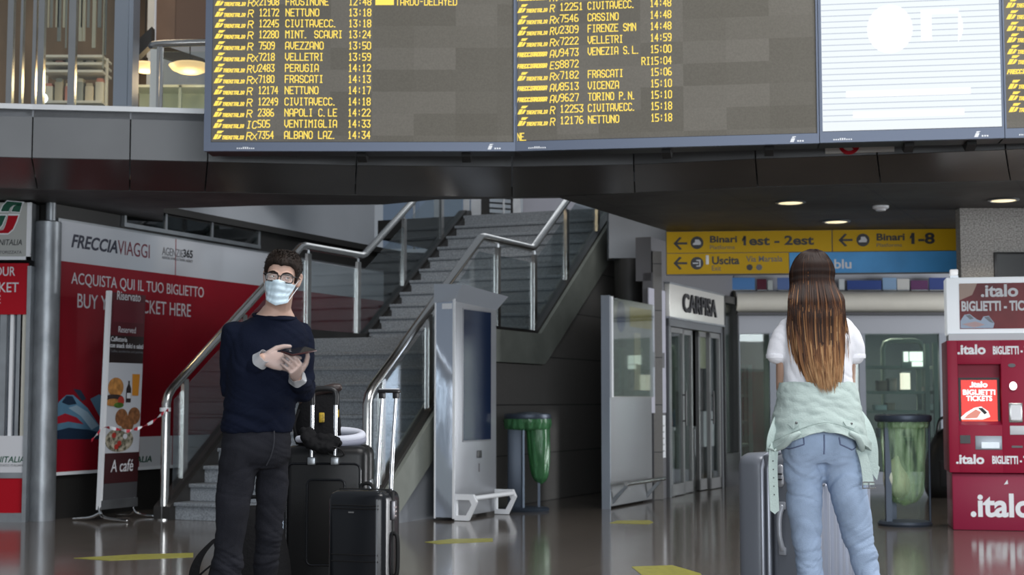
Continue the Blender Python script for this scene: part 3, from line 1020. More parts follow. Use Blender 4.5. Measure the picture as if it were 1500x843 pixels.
# ================================================================== departure boards
BD = 11.72
M_FRAME = mat('board_frame', (0.115, 0.14, 0.195), 0.4, 0.35)
M_BSCR = tile_mat('board_screen', (0.155, 0.145, 0.125), (0.118, 0.110, 0.092), (0.11, 0.10, 0.088), 0.33, 0.176, rough=0.6, speck=0.12, msize=0.0, swap=True, spec=0.2)
M_LED = mat('amber_led', (0.1, 0.07, 0.01), 0.6, spec=.1, emit=(1.0, 0.74, 0.13), es=1.15)
M_WLED = mat('white_screen', (0.03, 0.03, 0.03), 0.6, spec=.1, emit=(0.90, 0.96, 1.0), es=0.98)
M_WLED2 = mat('white_screen_line', (0.03, 0.03, 0.04), 0.6, spec=.1, emit=(0.60, 0.67, 0.76), es=0.85)
M_WLED3 = mat('white_screen_mark', (0.03, 0.03, 0.03), 0.6, emit=(0.97, 0.99, 1.0), es=1.0)
M_LOGO = mat('pale_mark', (.75, .77, .8), .5)
BTOP = 4.75
b1 = at(299, 222, BD)
b2 = at(755, 222, BD)
R2 = radians(-9.0)
P1 = Plane(b1.x, BD, 0)
P2 = Plane(b2.x, BD, R2)


def board(label, pl, pxl, pxr, yb, screen, ybz, lb=.012):
    """pxl/pxr = left/right pixel at the lower edge, ybz = pixel of the screen's lower edge"""
    t = thing('departure_board', label, 'departure board', (pl.p.x, pl.p.y, 0), pl.rot, 'panels of the departure board')
    xl, zb = pl.uv(pxl, yb)
    xr, _ = pl.uv(*pxr)
    zs = pl.uv(pxl, ybz)[1]
    MB().box(xl + .004, xr - .004, .03, .30, zb + .01, BTOP).build('casing', M_BLACK, t)
    m = MB()
    m.box(xl, xr, -.02, .03, zb, zs - .006)
    m.box(xl, xl + lb, -.02, .03, zs - .006, BTOP)
    m.box(xr - .014, xr, -.02, .03, zs - .006, BTOP)
    m.box(xl, xr, -.02, .03, BTOP, BTOP + .06)
    m.build('bezel', M_FRAME, t)
    MB().box(xl + lb + .001, xr - .015, -.004, .03, zs, BTOP).build('screen', screen, t)
    MB().box(xl + lb + .001, xr - .015, -.01, .03, zs - .012, zs).build('screen_edge', M_BLACK, t)
    # maker's marks on the bezel
    m = MB()
    x = xl + .26 if xr - xl > 1.3 and pl is P1 else xl + .10
    for k in range(9):
        m.box(x + k * .016, x + k * .016 + .010, -.022, -.018, zb + .016, zb + .026 + (.006 if k in (3, 4, 5) else 0))
    x = xr - .22
    m.prism([(x, zb + .012), (x + .028, zb + .012), (x + .04, zb + .042), (x + .012, zb + .042)], -.018, -.022)
    m.prism([(x + .03, zb + .045), (x + .014, zb + .045), (x + .02, zb + .056), (x + .05, zb + .056)], -.018, -.022)
    for k in range(3): m.box(x + .055 + k * .018, x + .067 + k * .018, -.022, -.018, zb + .014, zb + .026)
    m.build('maker_marks', M_LOGO, t)
    for fx in (.5, .84):
        x = xl + (xr - xl) * fx
        MB().prism([(.12, zb - .02), (.24, zb - .05), (.95, zb + .25), (.95, zb + .35), (.12, zb + .02)], x - .035, x + .035, 'x').build('mounting_arm', M_DARK, t, None)
    return t, xl, xr, zs


def op_mark(mb, kind, x, z, w, h):
    if kind == 'T':
        mb.prism([(x + .00 * w, z - .10 * h), (x + .12 * w, z - .10 * h), (x + .20 * w, z + .60 * h), (x + .08 * w, z + .60 * h)], -.003, -.005)
        mb.prism([(x + .13 * w, z - .10 * h), (x + .22 * w, z - .02 * h), (x + .30 * w, z + .50 * h), (x + .23 * w, z + .56 * h)], -.003, -.005)
        mb.prism([(x + .12 * w, z + .74 * h), (x + .27 * w, z + .74 * h), (x + .37 * w, z + 1.10 * h), (x + .16 * w, z + 1.10 * h)], -.003, -.005)
        led(mb, 'TRENITALIA', x + .30 * w, z - .08 * h, h * .44, w * .70, .3, th=.26)
    else:
        led(mb, 'FRECCIAROSSA', x, z + .12 * h, h * .5, w * .98, .3, th=.30)


def row(t, pl, xs, zc, h, op, ty, num, dest, tm, extra=None):
    z = zc - h / 2
    m = MB()
    op_mark(m, op, xs[0], z, xs[1] - xs[0], h)
    m.build('operator_mark', M_LED, t, None)
    if ty is None:
        return
    m = MB()
    def cell(nm, *a):
        m = MB()
        led(m, *a)
        m.build(nm, M_LED, t, None)
    wt = xs[3] - xs[2]
    if ty == 'RW':
        led(m, 'R', xs[2], z - .15 * h, h, wt * .46, .14)
        led(m, 'X', xs[2] + wt * .56, z - .15 * h, h * .8, wt * .42, .1)
        m.build('train_type', M_LED, t, None)
    else:
        cell('train_type', ty, xs[2], z - .15 * h, h, wt * (.46 if len(ty) == 1 else .95), .14)
    u = (xs[5] - xs[4]) / 5
    cell('train_number', num, xs[4], z, h, u * len(num) * .97)
    if dest: cell('destination', dest, xs[6], z, h, len(dest) * (xs[7] - xs[6]) / 11)
    cell('departure_time', tm, xs[8], z, h, xs[9] - xs[8])
    if extra: cell('platform_note', extra, xs[8] - u * 1.9, z, h, u * 1.7)


t, xl, xr, zs = board('leftmost dark departure board with amber rows from NETTUNO to ALBANO LAZ.', P1, 299, (755, 222), 222, M_BSCR, 208, .055)
def ux(pl, px, py): return pl.uv(px, py)[0]
xs = [ux(P1, p, 198) for p in (312, 356, 361, 376, 378, 407, 417, 493, 510, 542)]
rows = [('T', 'RW', '21908', 'FROSINONE', '12:48', 2.5), ('T', 'R', '12172', 'NETTUNO', '13:18', 18.5), ('T', 'R', '12245', 'CIVITAVECC.', '13:18', 34.5), ('T', 'R', '12280', 'MINT. SCAURI', '13:24', 50.5),
        ('T', 'R', '7509', 'AVEZZANO', '13:50', 67), ('T', 'RW', '7218', 'VELLETRI', '13:59', 83.5), ('T', 'RV', '2483', 'PERUGIA', '14:12', 99.8), ('T', 'RW', '7180', 'FRASCATI', '14:13', 116),
        ('T', 'R', '12174', 'NETTUNO', '14:17', 132.4), ('T', 'R', '12249', 'CIVITAVECC.', '14:18', 149), ('T', 'R', '2386', 'NAPOLI C.LE', '14:22', 165.2), ('T', 'IC', '505', 'VENTIMIGLIA', '14:33', 181.5), ('T', 'RW', '7354', 'ALBANO LAZ.', '14:34', 198)]
hh = P1.uv(417, 192.9)[1] - P1.uv(417, 203.2)[1]
for op, ty, nu, de, tm, py in rows:
    row(t, P1, xs, P1.uv(417, py)[1], hh, op, ty, nu, de, tm)
m = MB()
z = P1.uv(580, 2.5)[1] - hh / 2
m.box(ux(P1, 550, 4), ux(P1, 577, 4), -.005, -.003, z, z + hh)
led(m, 'TARDO-DELAYED', ux(P1, 580, 4), z, hh, ux(P1, 669, 4) - ux(P1, 580, 4))
m.build('delay_notice', M_LED, t, None)

t, xl, xr, zs = board('second departure board from the left, with amber rows from CIVITAVECC. to NETTUNO', P2, 756, (1200, 210), 222, M_BSCR, 207)
def ux2(px): return P2.uv(px, 175)[0]
xs = [ux2(p) for p in (758, 801, 806, 819, 821, 855, 862, 932, 954, 984)]
rows = [('F', 'AV', '9547', 'TORINO P.N.', '14:40', -8), ('T', 'R', '12251', 'CIVITAVECC.', '14:48', 8), ('T', 'RW', '7546', 'CASSINO', '14:48', 25), ('T', 'RV', '2309', 'FIRENZE SMN', '14:48', 41.5), ('T', 'RW', '7222', 'VELLETRI', '14:59', 58.3),
        ('F', 'AV', '9473', 'VENEZIA S.L.', '15:00', 75), ('F', 'ES', '8872', '', '15:04', 92), ('T', 'RW', '7182', 'FRASCATI', '15:06', 108.3), ('F', 'AV', '8513', 'VICENZA', '15:10', 125),
        ('F', 'AV', '9627', 'TORINO P.N.', '15:10', 141.5), ('T', 'R', '12253', 'CIVITAVECC.', '15:18', 158), ('T', 'R', '12176', 'NETTUNO', '15:18', 175)]
for op, ty, nu, de, tm, py in rows:
    row(t, P2, xs, P2.uv(880, py)[1], hh, op, ty, nu, de, tm, 'RI' if nu == '8872' else None)
m = MB(); led(m, 'NE.', ux2(758), P2.uv(760, 206)[1], hh, ux2(773) - ux2(758)); m.build('ticker_text', M_LED, t, None)

t, xl, xr, zs = board('glowing white display panel, third in the line of departure boards', P2, 1201, (1471, 203), 210, M_WLED, 193, .022)
m = MB()
k = 0
z = zs + .07
while z < BTOP:
    m.box(xl + .024, xr - .016, -.006, -.003, z, z + .0062)
    z += .0455
m.build('scan_lines', M_WLED2, t, None)
cx, cz = P2.uv(1325, 42)
m = MB()
m.prism(disc(cx - .11, cz, .17, .19, 24), -.006, -.009)
for k in range(2): m.prism(disc(cx + .30, cz + .0, .13 - .0 * k, .17, 24, -.8, .8), -.006, -.009)
m.prism([(cx + .12, cz + .14), (cx + .4, cz + .14), (cx + .4, cz + .10), (cx + .2, cz + .10), (cx + .2, cz - .1), (cx + .12, cz - .1)], -.006, -.009)
for k, w in enumerate((.95, .85)): m.box(cx - w / 2 + .03, cx + w / 2, -.009, -.006, cz - .52 - k * .16, cz - .47 - k * .16)
m.build('screen_emblem', M_WLED3, t, None)

t, xl, xr, zs = board('last departure board at the right edge, only its amber operator marks in view', P2, 1472, (1900, 190), 203, M_BSCR, 188)
for i, py in enumerate((5, 22, 39, 56, 73, 88, 104, 124, 141, 158)):
    m = MB()
    x = xl + .03
    z = P2.uv(1480, py)[1] - hh / 2
    op_mark(m, 'F' if i == 6 else 'T', x, z, .25, hh)
    m.build('operator_mark', M_LED, t, None)

# no-smoking notice under the white panel
t = thing('no_smoking_sign', 'small white no smoking notice just under the glowing white panel', 'sign', (0, 0, 0), 0)
a, b = at(1209, 221.5, 12.05), at(1307, 208, 12.05)
t.location = (a.x, 12.055, 0); t.rotation_euler = (0, 0, radians(-12))
w = b.x - a.x
MB().box(0, w, 0, .02, a.z - .02, b.z).build('sign_plate', mat('aged_white', (.55, .53, .5), .5), t)
MB().lathe([(.055, -.004), (.085, -.004), (.085, .002), (.055, .002)], 0, 0, 32, True, Matrix.Translation((.19, -.004, a.z + .05)) @ Matrix.Rotation(pi / 2, 4, 'X')).build('red_ring', M_RED, t)
MB().box(.10, .28, -.006, -.002, a.z + .06, a.z + .07).build('cigarette_mark', M_INK, t)
MB().tube([(.14, -.005, a.z + .10), (.24, -.005, a.z + .0)], .008, 6).build('red_bar', M_RED, t)

# ================================================================== direction sign
sa, sb = at(977, 402, 16.05), at(1408, 400, 15.75)
rot = atan2(15.75 - 16.05, sb.x - sa.x)
PS = Plane(sa.x, 16.05, rot)
t = thing('direction_sign', 'long yellow and blue direction sign hanging from the soffit above the woman', 'sign', (sa.x, 16.05, 0), rot)
M_YEL = mat('sign_yellow', (0.66, 0.40, 0.008), 0.5, spec=.15)
M_BLU = mat('sign_blue', (0.07, 0.34, 0.72), 0.4, spec=.2, var=.15, vscale=2)
zt, zm, zb = PS.uv(980, 340)[1], PS.uv(980, 371.5)[1], PS.uv(980, 402)[1]
xl = 0; xr = PS.uv(1410, 370)[0]
xm = PS.uv(1219, 350)[0]; xb = PS.uv(1156, 385)[0]
MB().box(xl - .01, xr + .01, .02, .16, zb - .005, zt + .03).build('sign_box', M_INKGREY, t)
for nm, x0, x1, z0, z1, mt in (('yellow_panel', xl, xm - .006, zm + .004, zt, M_YEL), ('yellow_panel', xm + .006, xr, zm + .004, zt, M_YEL), ('yellow_panel', xl, xb - .003, zb, zm - .004, M_YEL), ('blue_panel', xb + .003, xr, zb, zm - .004, M_BLU)):
    MB().box(x0, x1, -.004, .02, z0, z1).build(nm, mt, t)
for x in (.5, xr - .5):
    MB().box(x - .02, x + .02, .07, .11, zt + .03, SOFF).build('hanger', M_DARK, t)
def arrow(x, z, s):
    m = MB()
    m.box(x - s * .9, x + s, -.008, -.004, z - s * .16, z + s * .16)
    for sg_ in (1, -1):
        m.prism([(x - s * 1.1, z), (x - s * .15, z + sg_ * s * 1.0), (x - s * .15 + s * .33, z + sg_ * s * .85), (x - s * .65, z), ], -.004, -.008)
    m.build('arrow', M_INK, t, None)
def picto(x, z, r, kind):
    o = print_poly(t, 'pictogram', disc(x, z, r), M_INK, -.004, .004)
    m = MB()
    if kind == 'train':
        m.prism([(x - r * .65, z - r * .35), (x + r * .55, z - r * .35), (x + r * .62, z + r * .05), (x + r * .3, z + r * .5), (x - r * .3, z + r * .5), (x - r * .35, z + .05 * r), (x - r * .65, z - r * .1)], -.008, -.010)
    else:
        m.box(x - r * .1, x + r * .5, -.010, -.008, z + r * .35, z + r * .55); m.box(x - r * .1, x + r * .5, -.010, -.008, z - r * .55, z - r * .35)
        m.box(x + r * .35, x + r * .55, -.010, -.008, z - r * .55, z + r * .55); m.box(x - r * .65, x + r * .2, -.010, -.008, z - r * .1, z + r * .1)
    m.build('symbol', M_PWHITE, o, None)
for x, y in ((997, 357), (997, 386), (1239, 352)):
    u_, v_ = PS.uv(x, y); arrow(u_, v_, .07)
for x, y, k in ((1021, 356, 'train'), (1021, 386, 'exit'), (1264, 352, 'train')):
    u_, v_ = PS.uv(x, y); picto(u_, v_, .068, k)
for s, p0, p1, mt, bd in (('Binari', (1040, 356), (1079.5, 345.5), M_INK, .03), ('Platforms', (1040, 365.5), (1076, 359.5), M_INKGREY, 0), ('1est - 2est', (1089, 360), (1192, 345), M_INK, .03),
                      ('Uscita', (1043, 388), (1083, 375.5), M_INK, .03), ('Exit', (1043, 397), (1056, 389.5), M_INKGREY, 0), ('Via Marsala', (1093, 384), (1146, 375), M_INKGREY, 0.01),
                      ('Binari', (1284, 353), (1325, 342), M_INK, .03), ('Platforms', (1284, 362), (1321, 356.5), M_INKGREY, 0), ('1-8', (1335, 358), (1369, 341), M_INK, .03), ('blu', (1222, 394), (1247, 380), M_PWHITE, .02)):
    letter_px(t, 'lettering', s, PS, p0, p1, -.004, mt, bold=bd)
for px, pz1 in ((1091.5, 345), (1337.5, 341)):
    u_, v_ = PS.uv(px, pz1)
    print_poly(t, 'numeral_flag', [(u_, v_), (u_ - .034, v_ - .040), (u_ - .034, v_ - .068), (u_, v_ - .040)], M_INK, -.004, .002)
for x in (1098, 1112):
    u_, v_ = PS.uv(x, 392); print_poly(t, 'small_symbol', disc(u_, v_, .032), M_INK if x == 1098 else M_INKGREY, -.004, .004)
u_, v_ = PS.uv(1173, 386)
print_poly(t, 'small_symbol', [(u_ - .04, v_), (u_ + .04, v_ + .05), (u_ + .04, v_ - .05)], M_PWHITE, -.004, .004)
u_, v_ = PS.uv(1036, 381)
MB().box(u_ - .016, u_ + .016, -.012, -.004, v_ - .05, v_ + .05, bev=.003).build('paper_sticker', M_WHITE, t)

# ================================================================== soffit downlights and detector
dl = mat('downlight_glow', (1, 1, 1), .4, emit=(1.0, .82, .46), es=1.15)
for i, (px, py, lb) in enumerate(((1158, 296, 'round downlight in the dark soffit, nearest above the yellow sign on the left'), (1225, 324, 'round downlight in the dark soffit close to the top edge of the yellow sign'), (1470, 292.5, 'round downlight in the dark soffit above the granite pillar'))):
    p = hz(px, py, SOFF)
    t = thing('downlight', lb, 'lamp', (p.x, p.y, SOFF), 0, 'soffit downlights')
    MB().lathe([(.115, 0), (.135, 0), (.14, -.008), (.115, -.014)], 0, 0, 32, True).build('trim_ring', M_STEELD, t)
    MB().lathe([(.112, -.006), (.10, -.012), (.01, -.016)], 0, 0, 28).build('diffuser', dl, t)
    d = bpy.data.lights.new('downlight_beam', 'SPOT')
    d.energy, d.color, d.spot_size, d.spot_blend, d.shadow_soft_size = 28, (1, .86, .62), radians(110), .7, .1
    o = bpy.data.objects.new('downlight_beam', d); COL.objects.link(o); o.parent = t; o.location = (0, 0, -.05)
p = hz(1290, 302, SOFF)
t = thing('smoke_detector', 'small white smoke detector on the dark soffit right of the downlights', 'smoke detector', (p.x, p.y, SOFF), 0)
MB().lathe([(.075, 0), (.075, -.02), (.06, -.03)], 0, 0, 24).build('base', M_WHITE, t)
MB().lathe([(.05, -.03), (.045, -.045), (.01, -.05)], 0, 0, 24).build('sensor', M_PWHITE, t)

# ================================================================== big poster on the left wall
t = thing('wall_poster', 'huge red and pale grey travel poster covering the left wall beside the stairs', 'poster', (SW.x, SW.y, 0), ALONG)
zT, zR, zB = 2.77, 2.375, .40
PX1 = 6.2
MB().box(.0, PX1, .004, .03, zB, zT).build('backing', M_STEELD, t)
MB().box(.03, PX1, -.002, .004, zR, zT - .02).build('pale_band', M_PGREY, t)
xw = WL.uv(204, 660)[0]; zw = WL.uv(215, 640)[1]
MB().prism([(.03, zB + .03), (xw, zB + .03), (xw, zw), (PX1, zw), (PX1, zR), (.03, zR)], .004, -.001).build('red_field', M_PRED, t, None)
MB().box(xw, PX1, -.002, .004, zB + .03, zw).build('white_field', M_PWHITE, t)
MB().box(.0, PX1, -.012, .03, zB - .0, zB + .03).build('bottom_trim', M_WHITE, t)
x = WL.uv(257, 380)[0]
MB().box(x - .006, x + .006, -.003, .0, zB + .03, zT - .02).build('sheet_seam', M_PRED, t)
letter_px(t, 'lettering', 'FRECCIA', WL, (104, 362.7), (172, 352.8), -.003, mat('navy_ink', (.012, .014, .035), .5), bold=.025, shear=.25)
letter_px(t, 'lettering', 'VIAGGI', WL, (172, 372.5), (219, 358.8), -.003, mat('wine_ink', (.16, .012, .03), .5))
letter_px(t, 'lettering', 'AGENZIE', WL, (237, 373.7), (268, 366.5), -.003, M_INKGREY)
letter_px(t, 'lettering', '365', WL, (268, 377), (282, 367), -.003, M_INK, bold=.03)
letter_px(t, 'lettering', 'AGENZIA DI VIAGGI TRAVEL AGENCY', WL, (237, 379), (282, 381.5), -.003, M_INKGREY)
def fitrow(s, pa, pb, h, m_, **k):
    """lettering with a level baseline from pixel pa (lower left) to pb (lower right), h metres high"""
    a, b = WL.uv(*pa), WL.uv(*pb)
    return lettering(t, 'lettering', s, a[0], a[1], b[0], a[1] + h, -.002, m_, **k)
fitrow('ACQUISTA QUI IL TUO BIGLIETTO', (104, 419), (298, 438), .128, M_GREYTEXT)
fitrow('BUY YOUR TICKET HERE', (113, 451), (279, 465), .135, M_GREYTEXT)
a = WL.uv(189, 679); b = WL.uv(222, 668)
lettering(t, 'lettering', 'TRENITALIA', a[0] - .28, a[1], b[0], b[1], -.003, M_GREEN, bold=.015, shear=.2)
lettering(t, 'lettering', 'GRUPPO FERROVIE STATO', a[0] - .1, a[1] - .07, b[0], a[1] - .045, -.003, M_INKGREY)
# printed picture of two train noses
def wp(pts): return [WL.uv(*p) for p in pts]
pa = lambda nm, pts, mt, y: print_poly(t, nm, wp(pts), mt, y, .001)
tr1 = mat('print_train_blue', (.10, .22, .33), .35, var=.3, vscale=2); tr2 = mat('print_train_dark', (.015, .03, .06), .3); tr3 = mat('print_train_pale', (.30, .42, .52), .35)
pa('train_picture', [(81, 601), (86, 589), (97, 579), (107, 579), (128, 598), (144, 622), (152, 637), (120, 640), (81, 638)], tr1, -.001)
pa('train_picture', [(81, 632), (100, 627), (130, 630), (152, 636), (152, 644), (81, 644)], tr2, -.002)
pa('train_picture', [(132, 585), (145, 578), (165, 592), (200, 615), (200, 640), (160, 640), (148, 615)], tr1, -.0015)
pa('train_window', [(90, 590), (97, 580), (106, 581), (112, 592), (100, 594)], tr2, -.002)
pa('train_window', [(107, 570), (118, 572), (126, 585), (120, 588)], tr2, -.002)
pa('train_picture', [(100, 598), (112, 594), (128, 604), (144, 624), (134, 630), (118, 610)], tr3, -.0022)
pa('train_picture', [(81, 612), (95, 606), (112, 612), (122, 622), (100, 618), (81, 622)], mat('print_train_red', (.35, .015, .03), .35), -.0024)

# ================================================================== ticket agency front at the far left
AY = 13.55
AP = Plane(at(42, 600, AY).x, AY, 0)
t = thing('agency_lightbox', 'white lightbox with a green and red emblem at the far left above the red panel', 'sign', (AP.p.x, AY, 0), 0)
x0 = -1.3; z0 = AP.uv(30, 381)[1]; z1 = AP.uv(30, 279)[1]
MB().box(x0, -.02, .02, .22, z0, min(z1, 2.88)).build('casing', M_STEELD, t)
MB().box(x0, -.055, .0, .02, z0 + .03, min(z1, 2.88)).build('face', mat('lightbox_face', (.42, .43, .41), .4), t)
MB().box(-.055, -.02, -.01, .03, z0, min(z1, 2.88)).build('edge_strip', M_WHITE, t)
MB().box(x0, -.02, -.01, .03, z0, z0 + .03).build('edge_strip', M_WHITE, t)
def ap(pts): return [AP.uv(*p) for p in pts]
gl_ = [(2, 308), (5, 301), (11, 295), (33, 297), (31, 301), (20, 301), (15, 305), (13, 310), (2, 310)]
gl2 = [(17, 310), (20, 303), (25, 300), (32, 300), (29, 311)]
gl3 = [(-10, 316), (9, 316), (3, 330), (-3, 337), (-14, 336)]
rd = [(12, 316), (27, 316), (24, 325), (19, 336), (12, 342), (-2, 342), (-4, 339), (5, 337), (9, 328)]
for pts in (gl_, gl2, gl3, rd):
    c = ap(pts)
    cx = sum(a for a, b in c) / len(c); cz = sum(b for a, b in c) / len(c)
    print_poly(t, 'emblem_outline', [(a + (a - cx) * .16, b + (b - cz) * .16) for a, b in c], M_WHITE, -.0005)
for pts, mt in ((gl_, M_GREEN), (gl2, M_GREEN), (gl3, M_GREEN), (rd, M_RED)):
    print_poly(t, 'emblem', ap(pts), mt, -.002, .002)
letter_px(t, 'lettering', 'TRENITALIA', AP, (-17, 359.5), (32.5, 351), -.001, M_INK, bold=.005, shear=.2)
letter_px(t, 'lettering', 'AGENZIA AUTORIZZATA', AP, (-36, 372), (32, 367.5), -.001, M_INKGREY, bold=.01)
t = thing('agency_bay', 'agency window at the far left with red notice, steel strips and red base', 'shop window', (AP.p.x, AY, 0), 0)
MB().box(-.035, -.0, -.02, .12, 0, 2.30).build('frame_post', M_STEELD, t)
zr0, zr1 = AP.uv(20, 461)[1], AP.uv(20, 386)[1]
MB().box(-1.3, -.037, .0, .03, zr0, zr1).build('red_notice', M_RED, t)
letter_px(t, 'lettering', 'BUY YOUR', AP, (-47, 404.5), (22.5, 391), -.001, M_PWHITE, bold=.005)
letter_px(t, 'lettering', 'TICKET', AP, (-29, 428.5), (27.5, 414), -.001, M_PWHITE, bold=.005)
letter_px(t, 'lettering', 'HERE', AP, (-35, 445), (1, 433), -.001, M_PWHITE, bold=.005)
zw0, zw1 = AP.uv(20, 693)[1], AP.uv(20, 639)[1]
MB().box(-1.3, -.037, .06, .08, zw1, zr0).build('dark_glazing', mat('dark_glazing', (.03, .04, .06), .15), t)
for px, w, c in ((14.5, .03, M_WHITE), (26, .05, M_STEELD), (33, .07, mat('cream_strip', (.62, .60, .52), .35, .3)), (2, .06, M_STEELD)):
    x = AP.uv(px, 550)[0]
    MB().box(x - w / 2, x + w / 2, .02, .06, zw1, zr0).build('steel_strip', c, t)
MB().box(-1.3, -.037, .0, .05, zw0, zw1).build('white_panel', M_PWHITE, t)
letter_px(t, 'lettering', 'TRENITALIA', AP, (-26, 678), (36.5, 669), -.001, M_GREEN, bold=.015, shear=.2)
letter_px(t, 'lettering', 'GRUPPO FERROVIE DELLO STATO ITALIANE', AP, (-60, 684), (36, 680.5), -.001, M_INKGREY)
MB().box(-1.3, -.037, .01, .06, zw0 - .05, zw0).build('middle_rail', M_STEELD, t)
MB().box(-1.3, -.037, .02, .06, .08, zw0 - .05).build('red_base', M_RED, t)
MB().box(-1.3, -.037, .0, .06, 0, .08).build('plinth', M_STEELD, t)

# ================================================================== cafe banner stand
bp_ = hz(163, 764, 0)
BP = Plane(bp_.x, bp_.y, ALONG)
t = thing('banner_stand', 'narrow dark red cafe banner stand with food pictures in front of the red poster', 'banner stand', (bp_.x, bp_.y, 0), ALONG)
LEAN = .032
SH = Matrix(((1, 0, 0, 0), (0, 1, -LEAN, .12), (0, 0, 1, 0), (0, 0, 0, 1)))
bw = .50
zt = 2.075
def slab(nm, z0, z1, y0, y1, mt, x0=0.0, x1=None):
    o = MB().box(x0, bw if x1 is None else x1, y0, y1, z0, z1, SH).build(nm, mt, t)
    return o
slab('panel', .18, zt, .0, .018, mat('banner_dark', (.06, .06, .065), .5))
slab('edge_profile', .10, zt + .01, -.012, .03, M_WHITE, -.035, 0.0)
M_WINE = mat('banner_wine', (.085, .008, .014), .4)
M_BROWN = mat('banner_brown', (.018, .010, .010), .4)
bz_ = lambda py: BP.uv(188, py)[1]
slab('printed_field', bz_(492), zt, -.003, 0, M_WINE)
slab('printed_field', bz_(452 + 20), bz_(441), -.005, -.003, mat('banner_wine_light', (.12, .012, .022), .4), .04, bw - .02)
slab('printed_field', bz_(532), bz_(492), -.003, 0, M_BROWN)
slab('photo_field', bz_(664), bz_(532), -.003, 0, M_PGREY)
slab('printed_field', bz_(708), bz_(664), -.003, 0, mat('banner_brown_red', (.045, .012, .014), .4))
def btext(s, x0, x1, py0, py1, mt, **k):
    o = lettering(t, 'lettering', s, x0, bz_(py0), x1, bz_(py1), 0, mt, **k)
    for v in o.data.vertices:
        v.co.y += -LEAN * v.co.z + .12 - .006
btext('Riservato', .08, .42, 440, 427, M_PWHITE, bold=.005)
btext('Reserved', .12, .37, 487.5, 478.5, M_GREYTEXT)
btext('Caffetteria', .02, .25, 501, 494, M_PWHITE, bold=.005)
btext('con snack dolci e salati', .01, .49, 510, 503, M_PWHITE, bold=.01)
btext('Coffee, sandwiches and pastries', .02, .49, 518, 513, M_INKGREY)
btext('A café', .10, .42, 692, 674, M_PWHITE, shear=.1, bold=.005)
def bprint(nm, pts, mt, y=-.006):
    m = MB(); m.prism(pts, y, y - .0015, 'y', SH); m.build(nm, mt, t, None)
bun = mat('print_bun', (.42, .19, .05), .5, var=.4, vscale=18); jui = mat('print_juice', (.55, .22, .02), .5); leaf = mat('print_leaf', (.06, .13, .02), .5, var=.6, vscale=25)
cok = mat('print_cookie', (.22, .09, .035), .5, var=.5, vscale=25); bot = mat('print_bottle', (.03, .02, .02), .4); tom = mat('print_tomato', (.35, .03, .02), .5); sal = mat('print_salad', (.20, .22, .05), .5, var=.9, vscale=30, var2=(.5, .45, .35))
bprint('food_picture', disc(.12, bz_(568), .11, .09), bun); bprint('food_picture', disc(.10, bz_(583), .13, .03), bot, -.0065); bprint('food_picture', disc(.09, bz_(590), .11, .035), bun, -.0075)
bprint('food_picture', [(.36, bz_(580)), (.45, bz_(580)), (.46, bz_(548)), (.35, bz_(548))], jui)
bprint('food_picture', [(.27, bz_(590)), (.34, bz_(590)), (.34, bz_(570)), (.315, bz_(563)), (.315, bz_(558)), (.295, bz_(558)), (.295, bz_(563)), (.27, bz_(570))], bot, -.007)
bprint('food_picture', [(.28, bz_(584)), (.335, bz_(584)), (.335, bz_(576)), (.28, bz_(576))], M_PWHITE, -.0085)
bprint('food_picture', disc(.20, bz_(588), .045), tom, -.008); bprint('food_picture', disc(.17, bz_(594), .07, .025), leaf, -.0085)
for x, py in ((.22, 612), (.40, 610), (.31, 622)): bprint('food_picture', disc(x, bz_(py), .088, .08), cok, -.006 - x * .003)
bprint('food_picture', disc(.20, bz_(645), .2, .11), sal, -.008)
for x, py in ((.12, 638), (.20, 650), (.28, 640), (.16, 655)): bprint('food_picture', disc(x, bz_(py), .03, .025), tom if py % 4 else M_PWHITE, -.0097)
m = MB()
m.limb([(-.02, .12, .13), (-.03, .10, .07), (-.05, .02, .03), (-.06, -.22, .014)], [.016, .016, .014, .012], 8)
m.limb([(-.03, .10, .07), (-.05, .20, .03), (-.06, .38, .014)], [.016, .014, .012], 8)
m.build('foot', M_CHROME, t)
m = MB()
m.limb([(bw - .02, .12, .18), (bw - .02, .12, .06), (bw, .02, .02), (bw, -.14, .014)], [.010, .010, .010, .010], 8)
m.limb([(bw - .02, .12, .06), (bw, .2, .02), (bw, .34, .012)], [.010, .010, .01], 8)
m.build('foot', M_CHROME, t)
MB().box(-.02, bw, .10, .13, .10, .18).build('bottom_bar', M_STEELD, t)

# barrier tape from the banner to the stair newel
t = thing('barrier_tape', 'twisted red and white barrier tape strung from the banner to the stair newel', 'tape', (0, 0, 0))
NW = Vector((-3.18, 13.8, 0))
pts = [at(134, 646, 13.40), at(143, 636, 13.40), at(152, 627, 13.40), at(170, 629, 13.36), at(185, 632, 13.36), at(196, 630, 13.38), at(208, 626, 13.45), at(224, 618, 13.6), at(236, 608, 13.72), at(243, 603, 13.75), at(249, 600, 13.80), at(247, 606, 13.86)]
tc_ = cr([tuple(p) for p in pts], 6)
for k in range(0, len(tc_) - 3, 3):
    seg = tc_[k:k + 4]
    m = MB()
    def fn(u_, v_, seg=seg, k=k):
        f = u_ * 3
        i = min(int(f), 2)
        p = seg[i].lerp(seg[i + 1], f - i)
        an = (k + f) * .38
        return p + Vector((0, sin(an), cos(an))) * (v_ - .5) * .030
    m.sheet(fn, 3, 2, .0012)
    m.build('tape_stripe', M_WHITE if (k // 3) % 2 else mat('tape_red', (.45, .02, .04), .4), t)
m = MB()
m.lathe([(.043, .985), (.05, .985), (.05, 1.02), (.043, 1.02)], NW.x, NW.y + .02, 20, True)
m.build('tape_loop', M_WHITE, t)

